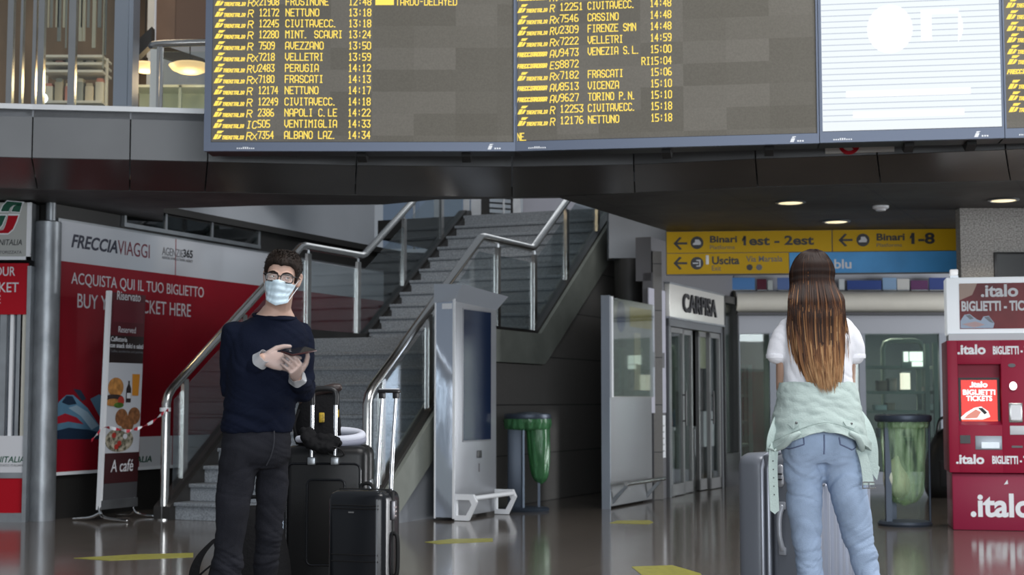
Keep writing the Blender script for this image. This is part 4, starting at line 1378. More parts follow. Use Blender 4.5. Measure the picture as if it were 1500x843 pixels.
# ================================================================== floor markers
yl = mat('yellow_floor_tape', (.36, .34, .06), .4, var=.15, vscale=20)
for pts, lb in ((((108, 818.5), (160, 822), (283, 817), (283, 811), (200, 813)), 'long yellow floor strip in front of the banner stand'),
                (((622, 795), (640, 797.5), (722, 794), (722, 789.5), (660, 790.5)), 'yellow floor strip in front of the silver totem'),
                (((925, 831), (985, 829), (1026, 841), (1030, 847), (945, 847)), 'yellow floor strip near the grey suitcase at the bottom'),
                (((893, 767), (950, 768.5), (957, 766), (952, 763), (905, 763.5)), 'faint yellow floor strip near the tall grey totem')):
    o = MB().prism([tuple(hz(*p, 0)[:2]) for p in pts], 0.0005, .0025, 'z').build('floor_marker', yl, None, None)
    tag(o, lb, 'floor marking', 'yellow floor strips')

# ================================================================== silver information totem
kp = hz(664, 764, 0)
KP = Plane(kp.x, kp.y, ALONG)
KW, KD, KH = .93, .185, 2.15
M_SILV = mat('silver_sheet', (.33, .345, .37), .36, .4, rough_var=.08, vscale=3)
M_SILVM = mat('mirror_side', (.52, .58, .68), .12, .62, bump=.5, bscale=4, stretch=(1, 1, .5))
t = thing('information_totem', 'silver information totem with a tall dark screen standing in front of the stairs', 'totem', (kp.x, kp.y, 0), ALONG)
MB().box(.012, KW, .0, KD, .03, 2.02, bev=.006).build('body', M_SILV, t)
MB().box(.0, .012, -.004, KD + .004, .03, 2.05).build('side_panel', M_SILVM, t)
MB().box(-.004, .006, -.012, .01, .02, 2.06).build('edge_strip', M_WHITE, t)
MB().box(-.004, .006, KD - .005, KD + .01, .02, 2.06).build('edge_strip', M_WHITE, t)
m = MB()
m.hull([(-.02, -.10, KH - .01), (KW + .06, -.10, KH - .06), (-.02, KD + .01, KH), (KW + .06, KD + .01, KH), (.0, .0, 1.99), (KW + .01, .0, 1.96), (-.02, KD + .01, 1.98), (KW + .01, KD + .01, 1.98)])
m.build('top_cap', mat('totem_cap', (.50, .54, .60), .35, .5), t)
sx0, sx1 = KP.uv(678, 600)[0], KP.uv(718, 600)[0]
sz0, sz1 = KP.uv(678, 646)[1], KP.uv(690, 455)[1]
MB().box(sx0 - .012, sx1 + .012, -.006, .001, sz0 - .012, sz1 + .012, bev=.003).build('screen_frame', mat('grey_frame', (.25, .26, .28), .4, .4), t)
MB().box(sx0, sx1, -.009, -.004, sz0, sz1).build('screen', mat('dark_screen', (.008, .016, .042), .12, spec=.12), t)
m = MB(); m.box(sx0 + .30, sx0 + .40, -.008, .0, sz0 - .17, sz0 - .10, bev=.004); m.build('card_reader', M_BLACK, t)
MB().box(sx0 + .34, sx0 + .36, -.005, .001, sz0 - .30, sz0 - .22).build('mark', M_INKGREY, t)
MB().box(sx0 + .3, sx0 + .33, -.004, .001, sz1 + .055, sz1 + .075).build('camera_hole', M_BLACK, t)
MB().box(.0105, .013, .02, .12, 1.92, 1.97).build('corner_label', M_WHITE, t)
o = [c for c in t.children if c.name.startswith('corner_label')][-1]; o.location.x = -.013
def bumper(par, x0, x1, h, dep, mt, th=.02):
    for x in (x0, x1):
        m = MB()
        oz, iz = [(0, .005), (-dep * .62, .005), (-dep, h * .72), (-dep * .85, h), (0, h)], [(-.02, .05), (-dep * .52, .05), (-dep * .78, h * .62), (-dep * .68, h - .05), (-.02, h - .05)]
        n = len(oz)
        for i in range(n):
            j = (i + 1) % n
            m.hull([(x + q, p[0], p[1]) for q in (-th, th) for p in (oz[i], oz[j], iz[j], iz[i])])
        m.build('bumper_bracket', mt, par, None)
    MB().tube([(x0, -dep * .86, h * .86), (x1, -dep * .86, h * .86)], .022, 12).build('bumper_rail', mt, par)
bumper(t, .04, KW - .02, .24, .22, M_WHITE)

# tall grey poster panel near the shop
t = thing('poster_totem', 'tall grey panel with a glazed poster on top, left of the shop doors', 'totem', sh, ALONG)
a0, a1 = CP.uv(887, 600)[0], CP.uv(951, 600)[0]
M_TOT = mat('totem_grey', (.235, .245, .255), .42, .25, rough_var=.05, vscale=2)
MB().box(a0, a1, -.03, .03, .02, 2.12, bev=.006).build('body', M_TOT, t)
MB().box(a0 - .012, a0 + .004, -.05, .04, 0, 2.15).build('side_panel', mat('totem_side', (.36, .40, .46), .35, .6), t)
MB().box(a0 + .0, a0 + .05, -.07, -.03, 1.12, 2.14).build('poster_frame', M_WHITE, t)
MB().box(a0 + .05, a1, -.045, -.03, 1.12, 2.13).build('poster', mat('aged_poster', (.26, .265, .25), .5, var=.15, vscale=1.5), t)
MB().box(a0 + .62, a1 - .04, -.048, -.044, 1.86, 2.07).build('poster_block', mat('poster_ochre', (.32, .26, .07), .5), t)
MB().prism(disc(a0 + .35, 1.95, .13, .16), -.044, -.048).build('poster_emblem', mat('poster_navy', (.05, .07, .15), .5), t, None)
MB().box(a0 + .75, a0 + .95, -.048, -.044, 1.2, 1.8).build('poster_stripe', mat('poster_cream', (.45, .42, .32), .5), t)
MB().box(a0 + .05, a1 - .0, -.065, -.058, 1.13, 2.13).build('glass', GLASS, t)
m = MB()
m.tube([(a0 + .05, -.2, .25), (a1 - .1, -.2, .25)], .022, 12)
m.build('bumper_rail', M_STEEL, t)
for x in (a0 + .12, a1 - .18):
    m = MB().hull([(x + q, y, z) for q in (-.012, .012) for y, z in ((-.03, .04), (-.03, .1), (-.2, .27), (-.2, .23))])
    m.build('bumper_bracket', M_STEELD, t, None)

# ================================================================== waste bins
M_SLATE = mat('slate_bin_metal', (.045, .06, .085), .42, .4)
def bag_mat(name, col, tr, haze):
    m = bpy.data.materials.new(name); m.use_nodes = True
    tt = m.node_tree; tt.nodes.clear()
    out = tt.nodes.new('ShaderNodeOutputMaterial')
    p = tt.nodes.new('ShaderNodeBsdfPrincipled')
    p.inputs['Base Color'].default_value = (*col, 1); p.inputs['Roughness'].default_value = .22
    tl = tt.nodes.new('ShaderNodeBsdfTransparent'); tl.inputs['Color'].default_value = (*tr, 1)
    mx = tt.nodes.new('ShaderNodeMixShader')
    tc = tt.nodes.new('ShaderNodeTexCoord'); mp = tt.nodes.new('ShaderNodeMapping'); mp.inputs['Scale'].default_value = (7, 7, 1.2)
    n = tt.nodes.new('ShaderNodeTexNoise'); n.inputs['Scale'].default_value = 3
    mr = tt.nodes.new('ShaderNodeMapRange'); mr.inputs['From Min'].default_value = .35; mr.inputs['From Max'].default_value = .65
    mr.inputs['To Min'].default_value = max(0, haze - .22); mr.inputs['To Max'].default_value = min(1, haze + .25)
    tt.links.new(tc.outputs['Object'], mp.inputs['Vector']); tt.links.new(mp.outputs['Vector'], n.inputs['Vector']); tt.links.new(n.outputs['Fac'], mr.inputs['Value'])
    tt.links.new(mr.outputs['Result'], mx.inputs['Fac']); tt.links.new(tl.outputs[0], mx.inputs[1]); tt.links.new(p.outputs[0], mx.inputs[2]); tt.links.new(mx.outputs[0], out.inputs['Surface'])
    return m
BAGG = bag_mat('green_bag_film', (.09, .26, .12), (.64, .84, .66), .46)
BAGC = bag_mat('pale_green_bag_film', (.42, .58, .38), (.93, .97, .91), .20)
def ring(t, r, z, th=.03, mt=None, nm='ring'):
    MB().lathe([(r - th, z), (r, z - .005), (r + .012, z + .02), (r + .006, z + .05), (r - th * .6, z + .058), (r - th - .02, z + .045)], 0, 0, 44, True).build(nm, mt or M_SLATE, t)
bo = hz(773, 750, 0)
t = thing('waste_bin', 'slate bin with a green bag hanging out, against the dark wall under the stairs', 'bin', (bo.x, bo.y + .12, 0), 0, 'ring bins with green bags')
ring(t, .225, .90)
MB().lathe([(.19, .935), (.12, .965), (.01, .975)], 0, 0, 32).build('lid', M_SLATE, t)
MB().lathe([(.01, 0), (.23, 0), (.24, .02), (.22, .035), (.01, .04)], -.02, 0, 40).build('base', M_SLATE, t)
MB().box(-.20, -.05, -.10, .12, .03, .90, bev=.02).build('post', M_SLATE, t)
MB().box(-.05, -.03, -.12, -.09, .03, .90).build('post_edge', mat('slate_light', (.10, .13, .17), .4, .4), t)
MB().box(.10, .125, -.02, .01, .03, .90).build('post', M_SLATE, t)
def bag_fn(r0, z0, depth, folds, rx=1, ox=0, taper=.5, seed=0, drift=0):
    def fn(u_, v_):
        a = 2 * pi * u_
        z = z0 - depth * v_
        rr = r0 * (1 - (1 - taper) * v_ ** 2.2) * sqrt(max(0.0004, 1 - max(0, (v_ - .80) / .20) ** 2 * .999))
        rr *= 1 + .045 * v_ ** .3 * sin(folds * a + 3 * v_ + seed) + .03 * noise.noise((cos(a) * 3, sin(a) * 3, v_ * 5 + seed))
        return Vector((ox + drift * v_ + rr * rx * cos(a), rr * sin(a), z))
    return fn
MB().sheet(bag_fn(.232, .905, .12, 17, taper=.92), 60, 6, .002, True).build('bag_cuff', BAGG, t, 80)
MB().sheet(bag_fn(.115, .86, .60, 7, rx=1.0, ox=.10, taper=.62, seed=2, drift=.03), 48, 20, .002, True).build('bag', BAGG, t, 80)
for x in (-.2, 0.05, .2):
    MB().tube([(x, 0, .9), (x * .8, 0, .93)], .012, 8).build('ring_clip', M_SLATE, t)

bo = hz(1328, 771, 0)
t = thing('waste_bin', 'slate ring bin with a see-through green bag, left of the ticket machine', 'bin', (bo.x, bo.y + .05, 0), 0, 'ring bins with green bags')
ring(t, .235, .905, .03)
MB().lathe([(.205, .93), (.20, .955), (.17, .962), (.17, .95)], 0, 0, 40, True).build('lid_ring', M_SLATE, t)
MB().lathe([(.01, 0), (.225, 0), (.235, .02), (.22, .04), (.01, .045)], 0, 0, 44).build('base', M_SLATE, t)
MB().box(-.185, -.135, -.10, -.05, .03, .92).build('post', M_SLATE, t)
MB().box(-.08, -.035, .14, .18, .03, .92).build('post', M_SLATE, t)
MB().tube([(.215, -.02, .03), (.22, -.02, .92)], .011, 10).build('post', M_SLATE, t)
MB().sheet(bag_fn(.188, .93, .76, 9, taper=.78, seed=1), 60, 24, .0015, True).build('bag', BAGC, t, 80)
MB().sheet(bag_fn(.215, .905, .07, 19, taper=.95, seed=5), 60, 6, .002, True).build('bag_cuff', BAGC, t, 80)
o = MB()
o.stack([(.24, -.04, 0, .03, .03), (.30, -.06, -.01, .10, .08), (.42, -.08, -.03, .11, .09), (.52, -.09, -.02, .06, .06), (.60, -.06, 0, .015, .015)], 18, 3)
o = o.build('crumpled_paper', mat('paper_litter', (.62, .64, .52), .6, bump=.5, bscale=14), None)
tag(o, 'crumpled pale paper lying inside the see-through green bag', 'litter'); o.location = t.location

# ================================================================== ticket machine
mp_ = hz(1396, 777, 0)
MPL = Plane(mp_.x, mp_.y, radians(-12))
MY = mp_.y
t = thing('ticket_machine', 'dark pink self-service ticket machine with a red screen at the right edge', 'ticket machine', (mp_.x, MY, 0), MPL.rot)
M_PINK = mat('machine_magenta', (.31, .009, .040), .45, spec=.25, var=.06, vscale=2)
M_PINK2 = mat('machine_magenta_light', (.27, .014, .050), .4, spec=.3)
MWD = 1.02
mz = lambda py: MPL.uv(1440, py)[1]
mx_ = lambda px: MPL.uv(px, 600)[0]
zt, zc = mz(499), mz(693)
MB().box(0, MWD, .0, .6, .0, zc - .006, bev=.012).build('lower_body', M_PINK2, t)
# upper body with a deep recess for the screen
rx0, rx1, rz0, rz1 = mx_(1404), mx_(1467), mz(623), mz(534)
m = MB()
m.box(-.02, rx0, -.03, .6, zc, zt, bev=.006); m.box(rx1, MWD, -.03, .6, zc, zt, bev=.006)
m.box(rx0 - .002, rx1 + .002, -.03, .6, zc, rz0, bev=.004); m.box(rx0 - .002, rx1 + .002, -.03, .6, rz1, zt, bev=.004)
m.box(rx0 - .002, rx1 + .002, .09, .6, rz0 - .01, rz1 + .01)
m.build('upper_body', M_PINK, t)
m = MB().hull([(rx0, .085, rz0), (rx1, .085, rz0), (rx0, -.028, rz0), (rx1, -.028, rz0), (rx0, .085, rz0 + .05), (rx1, .085, rz0 + .05)])
m.build('recess_sill', M_PINK2, t, None)
sx0, sx1, sz0, sz1 = mx_(1409), mx_(1462), mz(621), mz(557)
TS = Matrix.Translation((0, .03, 0)) @ Matrix.Rotation(radians(0), 4, 'X')
MB().box(sx0 - .02, sx1 + .02, .05, .09, sz0 - .01, sz1 + .02).build('screen_bezel', M_INK, t)
scr = mat('red_screen', (.5, .02, .015), .4, emit=(.85, .035, .02), es=.75)
scrw = mat('screen_white', (.9, .85, .85), .4, emit=(1, .9, .88), es=.85)
MB().box(sx0, sx1, .045, .05, sz0, sz1).build('screen', scr, t)
wd = sx1 - sx0
lettering(t, 'lettering', '.italo', sx0 + .24 * wd, mz(568), sx0 + .74 * wd, mz(559), .044, scrw, bold=.04)
lettering(t, 'lettering', 'BIGLIETTI', sx0 + .05 * wd, mz(579), sx0 + .95 * wd, mz(571), .044, scrw, bold=.035)
lettering(t, 'lettering', 'TICKETS', sx0 + .14 * wd, mz(588), sx0 + .86 * wd, mz(580), .044, scrw, bold=.035)
sp = lambda nm, pts, mt, y: print_poly(t, nm, [(mx_(a), mz(b)) for a, b in pts], mt, y, .001)
sp('screen_train', [(1408, 612), (1416, 605), (1428, 598), (1438, 596), (1448, 603), (1451, 611), (1440, 615), (1409, 615)], scrw, .0445)
sp('screen_train', [(1418, 608), (1430, 600), (1438, 604), (1432, 613), (1412, 614)], mat('screen_train_red', (.5, .2, .15), .4, emit=(.8, .25, .18), es=.5), .043)
sp('screen_train', [(1433, 598), (1440, 598), (1447, 605), (1443, 608)], M_INK, .0425)
sp('screen_train', [(1409, 616), (1462, 616), (1462, 621), (1409, 621)], mat('screen_base', (.6, .05, .02), .4, emit=(1, .10, .03), es=.7), .0425)
def ml(s, p0, p1, mt=M_WHITE, y=-.031, **k): return letter_px(t, 'lettering', s, MPL, p0, p1, y, mt, **k)
ml('.italo', (1402, 520), (1443, 505), bold=.035)
ml('BIGLIETTI - TICKETS', (1454, 520), (1534, 507), bold=.04)
ml('.italo', (1400, 680), (1441, 666), bold=.035)
ml('BIGLIETTI - TICKETS', (1453, 680), (1533, 668.5), bold=.04)
ml('.italo', (1422, 758), (1512, 724), y=-.001, bold=.03)
# controls
MB().box(mx_(1405), mx_(1420), -.036, -.03, mz(650), mz(638)).build('card_slot', M_BLACK, t)
MB().box(mx_(1427), mx_(1466), -.036, -.03, mz(659), mz(639), bev=.004).build('ticket_tray', mat('tray_grey', (.30, .33, .37), .35, .3), t)
MB().box(mx_(1436), mx_(1462), -.04, -.035, mz(657), mz(648)).build('tray_flap', M_STEELD, t)
MB().box(mx_(1477), mx_(1497), -.04, -.03, mz(619), mz(591), bev=.006).build('keypad_frame', M_STEEL, t)
MB().box(mx_(1480), mx_(1495), -.044, -.039, mz(615), mz(594)).build('keypad', M_WHITE, t)
MB().box(mx_(1478), mx_(1530), -.036, -.03, mz(637), mz(624), bev=.004).build('pale_label', M_PWHITE, t)
MB().prism(disc(mx_(1484), mz(566), .03, .035), -.03, -.05).build('coin_slot', M_STEEL, t)
MB().prism(disc(mx_(1483), mz(536), .03, .016), -.03, -.036).build('proximity_reader', M_INKGREY, t)
MB().box(mx_(1480), mx_(1496), -.034, -.03, mz(656), mz(653)).build('receipt_slot', M_INKGREY, t)
MB().prism([(mx_(1468), mz(710)), (mx_(1474), mz(709)), (mx_(1473), mz(703))], .0, -.003).build('sticker', M_WHITE, t, None)
# header sign
t2 = thing('header_sign', 'white framed sign with a red picture standing on top of the ticket machine', 'sign', (mp_.x, MY, 0), MPL.rot)
z0, z1 = zt, mz(406)
a0 = mx_(1390)
MB().box(a0, MWD + .04, .02, .30, z0 + .05, z1, bev=.01).build('frame', mat('backlit_white_frame', (.75, .78, .82), .4, emit=(.9, .96, 1), es=.32), t2)
MB().box(a0 + .01, MWD, .0, .28, z0, z0 + .06).build('base_strip', mat('pale_grey_base', (.55, .57, .60), .4), t2)
MB().box(mx_(1409), MWD - .05, .012, .02, mz(482), mz(415)).build('picture', mat('sign_picture_red', (.20, .016, .022), .35, spec=.2, var=.4, vscale=2.2, var2=(.25, .03, .035)), t2)
hp = lambda nm, pts, mt, y: print_poly(t2, nm, [(mx_(a), mz(b)) for a, b in pts], mt, y, .001)
hp('picture_glow', [(1409, 415), (1436, 415), (1428, 432), (1409, 440)], mat('picture_tan', (.36, .24, .18), .4), .0115)
hp('picture_train', [(1410, 470), (1416, 461), (1424, 460), (1434, 468), (1440, 470), (1444, 464), (1452, 463), (1460, 474), (1458, 481), (1410, 481)], mat('picture_train_blue', (.24, .32, .45), .3), .0112)
hp('picture_train', [(1418, 462), (1424, 461), (1430, 467), (1424, 468)], tr2, .010)
hp('picture_train', [(1445, 465), (1452, 464), (1459, 474), (1453, 472)], tr2, .010)
hp('picture_train', [(1412, 475), (1432, 471), (1446, 476), (1430, 480)], mat('picture_pink', (.45, .30, .30), .4), .0098)
lettering(t2, 'lettering', '.italo', mx_(1441), mz(435.5), mx_(1496), mz(417), .011, M_PWHITE, bold=.03)
lettering(t2, 'lettering', 'BIGLIETTI - TICKETS', mx_(1412), mz(456), mx_(1536), mz(441), .011, M_PWHITE, bold=.035)
t3 = thing('beacon_lamp', 'small white lamp block on the upper left corner of the header sign', 'lamp', tuple(MPL.p + MPL.ux * mx_(1403) + MPL.n * .10 + Vector((0, 0, z1))), MPL.rot)
MB().box(-.035, .035, -.035, .035, 0, .02).build('base', M_STEELD, t3)
MB().box(-.033, .033, -.033, .033, .02, .075, bev=.008).build('lens', mat('beacon_lens', (.9, .9, .9), .3, emit=(1, 1, 1), es=.35), t3)

# ================================================================== upper left: glazed shop on the balcony
GY = 12.62
def gx(px, Y=GY): return (px - 750) / F * Y
fr = MB()
for px, w in ((5, .05), (22, .022), (41, .03), (51, .05), (97, .06), (-60, .05), (-130, .05)):
    fr.box(gx(px) - w / 2, gx(px) + w / 2, GY - .03, GY + .03, MEZZ + .0, 5.6)
fr.box(gx(-180), gx(160), GY - .04, GY + .04, 5.6, 5.7)
W5 = struct('window_5', fr, M_STEEL)
for a, b in ((-127, -62), (-57, 3), (8, 39), (54, 94), (100, 160)):
    MB().box(gx(a), gx(b), GY - .005, GY + .005, MEZZ, 5.6).build('pane', GLASS, W5)
m = MB().box(gx(161), gx(181), GY - .06, GY + .06, MEZZ, 5.7)
m.box(gx(181), gx(187), GY - .02, GY + .2, MEZZ, 5.7)
struct('pillar_upper', m, mat('blue_grey_post', (.22, .25, .29), .4, .5))
# balustrade in front of the board's left end
t = thing('balustrade', 'steel and glass balustrade on the balcony left of the departure board', 'railing', (0, GY - .05, MEZZ), 0)
zr = at(250, 64, GY - .05).z - MEZZ
MB().tube([(gx(212), .25, zr - .02), (gx(215), .10, zr - .015), (gx(224), .0, zr - .006), (gx(300), 0, zr + .012), (gx(420), 0, zr + .02)], .032, 14, 4).build('handrail', M_STEEL, t)
for px in (227, 231.5, 330, 400): MB().box(gx(px) - .011, gx(px) + .011, -.02, .02, 0, zr - .02).build('post', M_STEEL, t)
MB().box(gx(215), gx(225), -.012, .012, 0, zr - .05).build('frosted_strip', mat('frosted_strip', (.5, .52, .5), .5), t)
for a, b in ((234, 297), (299, 420)): MB().box(gx(a), gx(b), -.005, .005, .01, zr - .07).build('glass_panel', GLASS, t)
# inside: back wall, beam, wooden screen, lamps, shelves
struct('wall_upper_shop', MB().box(-10, gx(420), 16.6, 16.7, MEZZ, 6.2), mat('umber_wall', (.13, .085, .055), .6, var=.65, vscale=1.6, stretch=(1, 1, .35)))
struct('ceiling_upper', MB().box(-10, gx(420), 12.7, 16.7, 6.2, 6.3), M_NEAR)
t = thing('wooden_screen', 'tall brown panel hanging behind the balustrade left of the departure board', 'panel', (0, 13.6, 0), 0)
z0 = at(250, 61, 13.6).z
MB().box(gx(219, 13.6), gx(330, 13.6), 0, .05, z0, 6.15).build('panel', mat('brown_panel', (.16, .095, .06), .5, var=.12, vscale=3), t)
MB().box(gx(218, 13.6), gx(220.5, 13.6), -.02, .06, z0, 6.15).build('edge_trim', M_PWHITE, t)
MB().box(gx(250, 13.6), gx(330, 13.6), -.012, 0, z0 + .0, 6.15).build('inner_panel', mat('brown_panel_dark', (.12, .07, .045), .5), t)
MB().box(gx(219, 13.6), gx(330, 13.6), .01, .04, 6.15, 6.2).build('hanger', M_NEAR, t)
m = MB()
a, b = at(183, 92, 13.2), at(300, 40, 13.2)
m.hull([(a.x, 13.2 + q, a.z + d) for q in (0, .12) for d in (-.05, .1)] + [(at(222, 55, 13.2).x, 13.2 + q, at(222, 55, 13.2).z + d) for q in (0, .12) for d in (-.05, .1)])
o = m.build('trim_64', M_NEAR, None, None); o['kind'] = 'structure'
m = MB()
a, b = at(232, 74, 14.6), at(298, 96, 14.6)
m.hull([(p.x, 14.6 + q, p.z + d) for p in (a, b) for q in (0, .1) for d in (-.05, .07)])
o = m.build('trim_65', M_NEAR, None, None); o['kind'] = 'structure'
gold = mat('warm_lampshade', (.75, .55, .28), .4, emit=(1.0, .70, .34), es=.75)
for px, py, r, lb in ((278, 101, .20, 'wide glowing gold lampshade behind the balustrade glass'), (212, 100, .13, 'smaller glowing gold lampshade left of the steel balustrade post')):
    p = at(px, py, 14.2)
    t = thing('pendant_lamp', lb, 'lamp', tuple(p), 0, 'gold pendant lamps')
    MB().lathe([(.01, -.045), (r * .5, -.04), (r * .85, -.01), (r, .03), (r * .8, .05), (.03, .06)], 0, 0, 32).build('lamp_shade', gold, t)
    MB().tube([(0, 0, .05), (0, 0, 6.2 - p.z)], .006, 6).build('cord', M_NEAR, t)
    MB().lathe([(.03, .055), (.03, .10), (.01, .11)], 0, 0, 12).build('socket', M_NEAR, t)
    d = bpy.data.lights.new('pendant_glow', 'POINT'); d.energy, d.color, d.shadow_soft_size = 9, (1, .74, .42), .12
    o = bpy.data.objects.new('pendant_glow', d); COL.objects.link(o); o.parent = t; o.location = (0, 0, -.15)
M_SH2 = mat('pale_shelf', (.58, .58, .55), .45)
p0, p1 = at(62, 80, 14.6), at(150, 84, 14.6)
t = thing('display_rack', 'white wire display rack behind the upper left shop glass', 'shelf', (0, 14.6, MEZZ), 0)
for py in (82, 93, 104, 149):
    z = at(100, py, 14.6).z - MEZZ
    MB().box(p0.x, p1.x, 0, .35, z - .012, z + .012).build('shelf_board', M_SH2, t)
for x in (p0.x, (p0.x + p1.x) / 2, p1.x):
    MB().box(x - .012, x + .012, .16, .19, 0, at(100, 80, 14.6).z - MEZZ).build('upright', M_SH2, t)
lcol = ((.60, .58, .50), (.45, .40, .30), (.55, .25, .2), (.3, .32, .3), (.62, .55, .42))
for k in range(12):
    px = 66 + (k % 6) * 15
    zz = at(100, 104 if k < 6 else 93, 14.6).z + .0125
    if k < 6:
        zz = at(100, 149, 14.6).z + .0125
    h = (.25 if k % 2 else .20) if k < 6 else .055
    t = thing('stock_item', ('tall packet on the lowest board of the white display rack, %s' if k < 6 else 'small packet on the middle of the white display rack, %s') % ('first from the left', 'second from the left', 'third from the left', 'fourth from the left', 'fifth from the left', 'sixth from the left')[k % 6], 'packet', (at(px, 100, 14.6).x, 14.78, zz), 0, 'packets at the upper display rack')
    MB().box(-.04, .04, -.06, .06, 0, h * .85, bev=.006).build('body', mat('packet_%d' % (k % 5), lcol[k % 5], .5), t)
    MB().box(-.03, .03, -.05, .05, h * .85, h).build('cap', mat('packet_%d' % ((k + 2) % 5), lcol[(k + 2) % 5], .5), t)
t = thing('globe_lamp', 'small glowing white globe low behind the upper left glass', 'lamp', (*at(62, 144, 13.4)[:2], MEZZ), 0)
gz = at(62, 144, 13.4).z - MEZZ
MB().ball((0, 0, gz), .05).build('globe', mat('globe_glow', (1, 1, 1), .4, emit=(.92, .95, 1), es=1.6), t)
MB().lathe([(.08, 0), (.07, .02), (.014, .03), (.012, gz - .045), (.03, gz - .04)], 0, 0, 16).build('stand', M_STEELD, t)
t = thing('reflection_streaks', 'pale narrow vertical blind strips imitating light streaks in the upper left shop glass', 'reflection', (0, 13.0, 0), 0)  # strips modelled in place of light streaks reflected by the panes
random.seed(3)
M_STREAK = mat('reflection_streak', (.62, .55, .42), .6); M_STREAK2 = mat('reflection_streak_grey', (.30, .30, .28), .6)
px = 58
k = 0
while px < 152:
    w = random.choice((.012, .02, .03))
    z0 = at(px, random.choice((60, 80, 100, 70, 40)), 13.0).z
    MB().box(gx(px, 13.0), gx(px, 13.0) + w, 0, .02, z0, 5.5).build('strip', (M_STREAK, M_STREAK2)[k % 2], t)
    px += random.choice((3, 4, 6, 8)); k += 1
MB().box(gx(52, 13), gx(156, 13), -.02, .04, 5.5, 5.58).build('streak_rail', M_STEELD, t)  # added rail, only there to carry the reflection streaks
for xx in (gx(60, 13), gx(150, 13)): MB().box(xx - .01, xx + .01, 0, .02, 5.58, 6.2).build('hanger', M_STEELD, t)
t = thing('shelf_cabinet', 'greenish glass cabinet behind the balustrade left of the departure board', 'cabinet', (0, 14.9, MEZZ), 0)
x0, x1 = gx(186, 14.9), gx(330, 14.9)
zc_ = at(250, 125, 14.9).z - MEZZ
MB().box(x0, x1, .3, .34, 0, zc_).build('back_panel', mat('sage_panel', (.34, .42, .36), .5), t)
for f in (.0, .33, .66, 1): MB().box(x0, x1, -.02, .3, f * zc_ * .97, f * zc_ * .97 + .025).build('shelf_board', mat('pale_sage', (.55, .60, .52), .4), t)
for f in (0, .5, 1): MB().box(x0 + (x1 - x0) * f - .015, x0 + (x1 - x0) * f + .015, -.02, .01, 0, zc_).build('upright', M_SHELF, t)

# ================================================================== luggage
M_CASE = mat('black_shell', (.0075, .0075, .008), .36, spec=.3, bump=.12, bscale=260)
M_CASE2 = mat('black_shell_smooth', (.009, .010, .012), .24, spec=.4, bump=.05, bscale=300)
M_TUBE = mat('satin_tube', (.70, .71, .73), .22, 1.0)
M_RUB = mat('rubber', (.008, .008, .008), .6, spec=.25)


def rshell(x0, x1, y0, y1, z0, z1, r, seg=6):
    m = MB()
    m.box(x0, x1, y0, y1, z0, z1, bev=r, seg=seg)
    return m


def rrect_path(x0, x1, z0, z1, r, y, bottom=True):
    pts = []
    for cx, cz, a0 in ((x1 - r, z1 - r, 0), (x0 + r, z1 - r, 90), (x0 + r, z0 + r, 180), (x1 - r, z0 + r, 270)):
        for k in range(0, 91, 30):
            a = radians(a0 + k)
            pts.append((cx + r * cos(a), y, cz + r * sin(a)))
    pts.append(pts[0])
    return pts


def wheels(t, xs, ys, r=.026):
    for x in xs:
        for y in ys:
            m = MB().lathe([(.005, -.012), (r, -.012), (r, .012), (.005, .012)], 0, 0, 18, False, Matrix.Translation((x, y, r)) @ Matrix.Rotation(pi / 2, 4, 'Y'))
            w = m.build('wheel', M_RUB, t)
            MB().box(x - .022, x + .022, y - .018, y + .018, r * 1.35, r * 2 + .03, bev=.006).build('fork', M_RUB, w)


# big black case behind the man
BX = (476.5 - 750) / F * 7.6
t = thing('suitcase', 'large black hard-shell suitcase behind the man, loaded with a bag and a neck pillow', 'suitcase', (BX, 7.6, 0), radians(-3))
hw = .213
rshell(-hw, hw, 0, .15, .07, .855, .05).build('front_shell', M_CASE, t)
rshell(-hw, hw, .165, .32, .07, .855, .05).build('back_shell', M_CASE, t)
m = MB(); m.box(-hw + .006, hw - .006, .145, .17, .08, .848, bev=.008); m.build('zip_band', M_RUB, t)
m = MB().tube(rrect_path(-hw + .022, hw - .03, .16, .765, .03, -.001), .006, 8); m.build('raised_frame', M_CASE2, t)
m = MB().tube(rrect_path(-.085, .105, .26, .685, .025, -.001), .006, 8); m.build('raised_frame', M_CASE2, t)
MB().box(-.08, .10, -.004, .01, .265, .68, bev=.003).build('recessed_panel', M_RUB, t)
for zz in (.05,): MB().tube([(-hw + .005, .006, .11), (-hw + .005, .006, .80)], .006, 8).build('edge_trim', mat('blue_highlight_trim', (.40, .47, .56), .25, .8), t)  # bluish highlight along the shell edge, coloured in as a thin strip
m = MB()
for x in (-.060, .058): m.tube([(x, -.016, .78), (x, -.016, 1.085)], .0105, 14)
m.build('handle_tubes', M_TUBE, t)
m = MB(); m.tube(cr([(-.060, -.016, 1.06), (-.060, -.016, 1.115), (-.045, -.016, 1.137), (.0, -.016, 1.142), (.043, -.016, 1.137), (.058, -.016, 1.115), (.058, -.016, 1.06)], 4), .0145, 12)
m.build('grip', M_BLACK, t)
for x in (-.060, .058): MB().box(x - .02, x + .02, -.034, .004, .76, .80, bev=.006).build('handle_socket', M_STEELD, t)
MB().tube(cr([(-.02, .16, .855), (-.01, .16, .885), (.08, .16, .885), (.09, .16, .855)], 4), .010, 8).build('carry_handle', M_RUB, t)
m = MB().box(hw - .004, hw + .008, .12, .20, .58, .68, bev=.004); m.build('lock', M_STEELD, t)
wheels(t, (-.16, .16), (.05, .27))

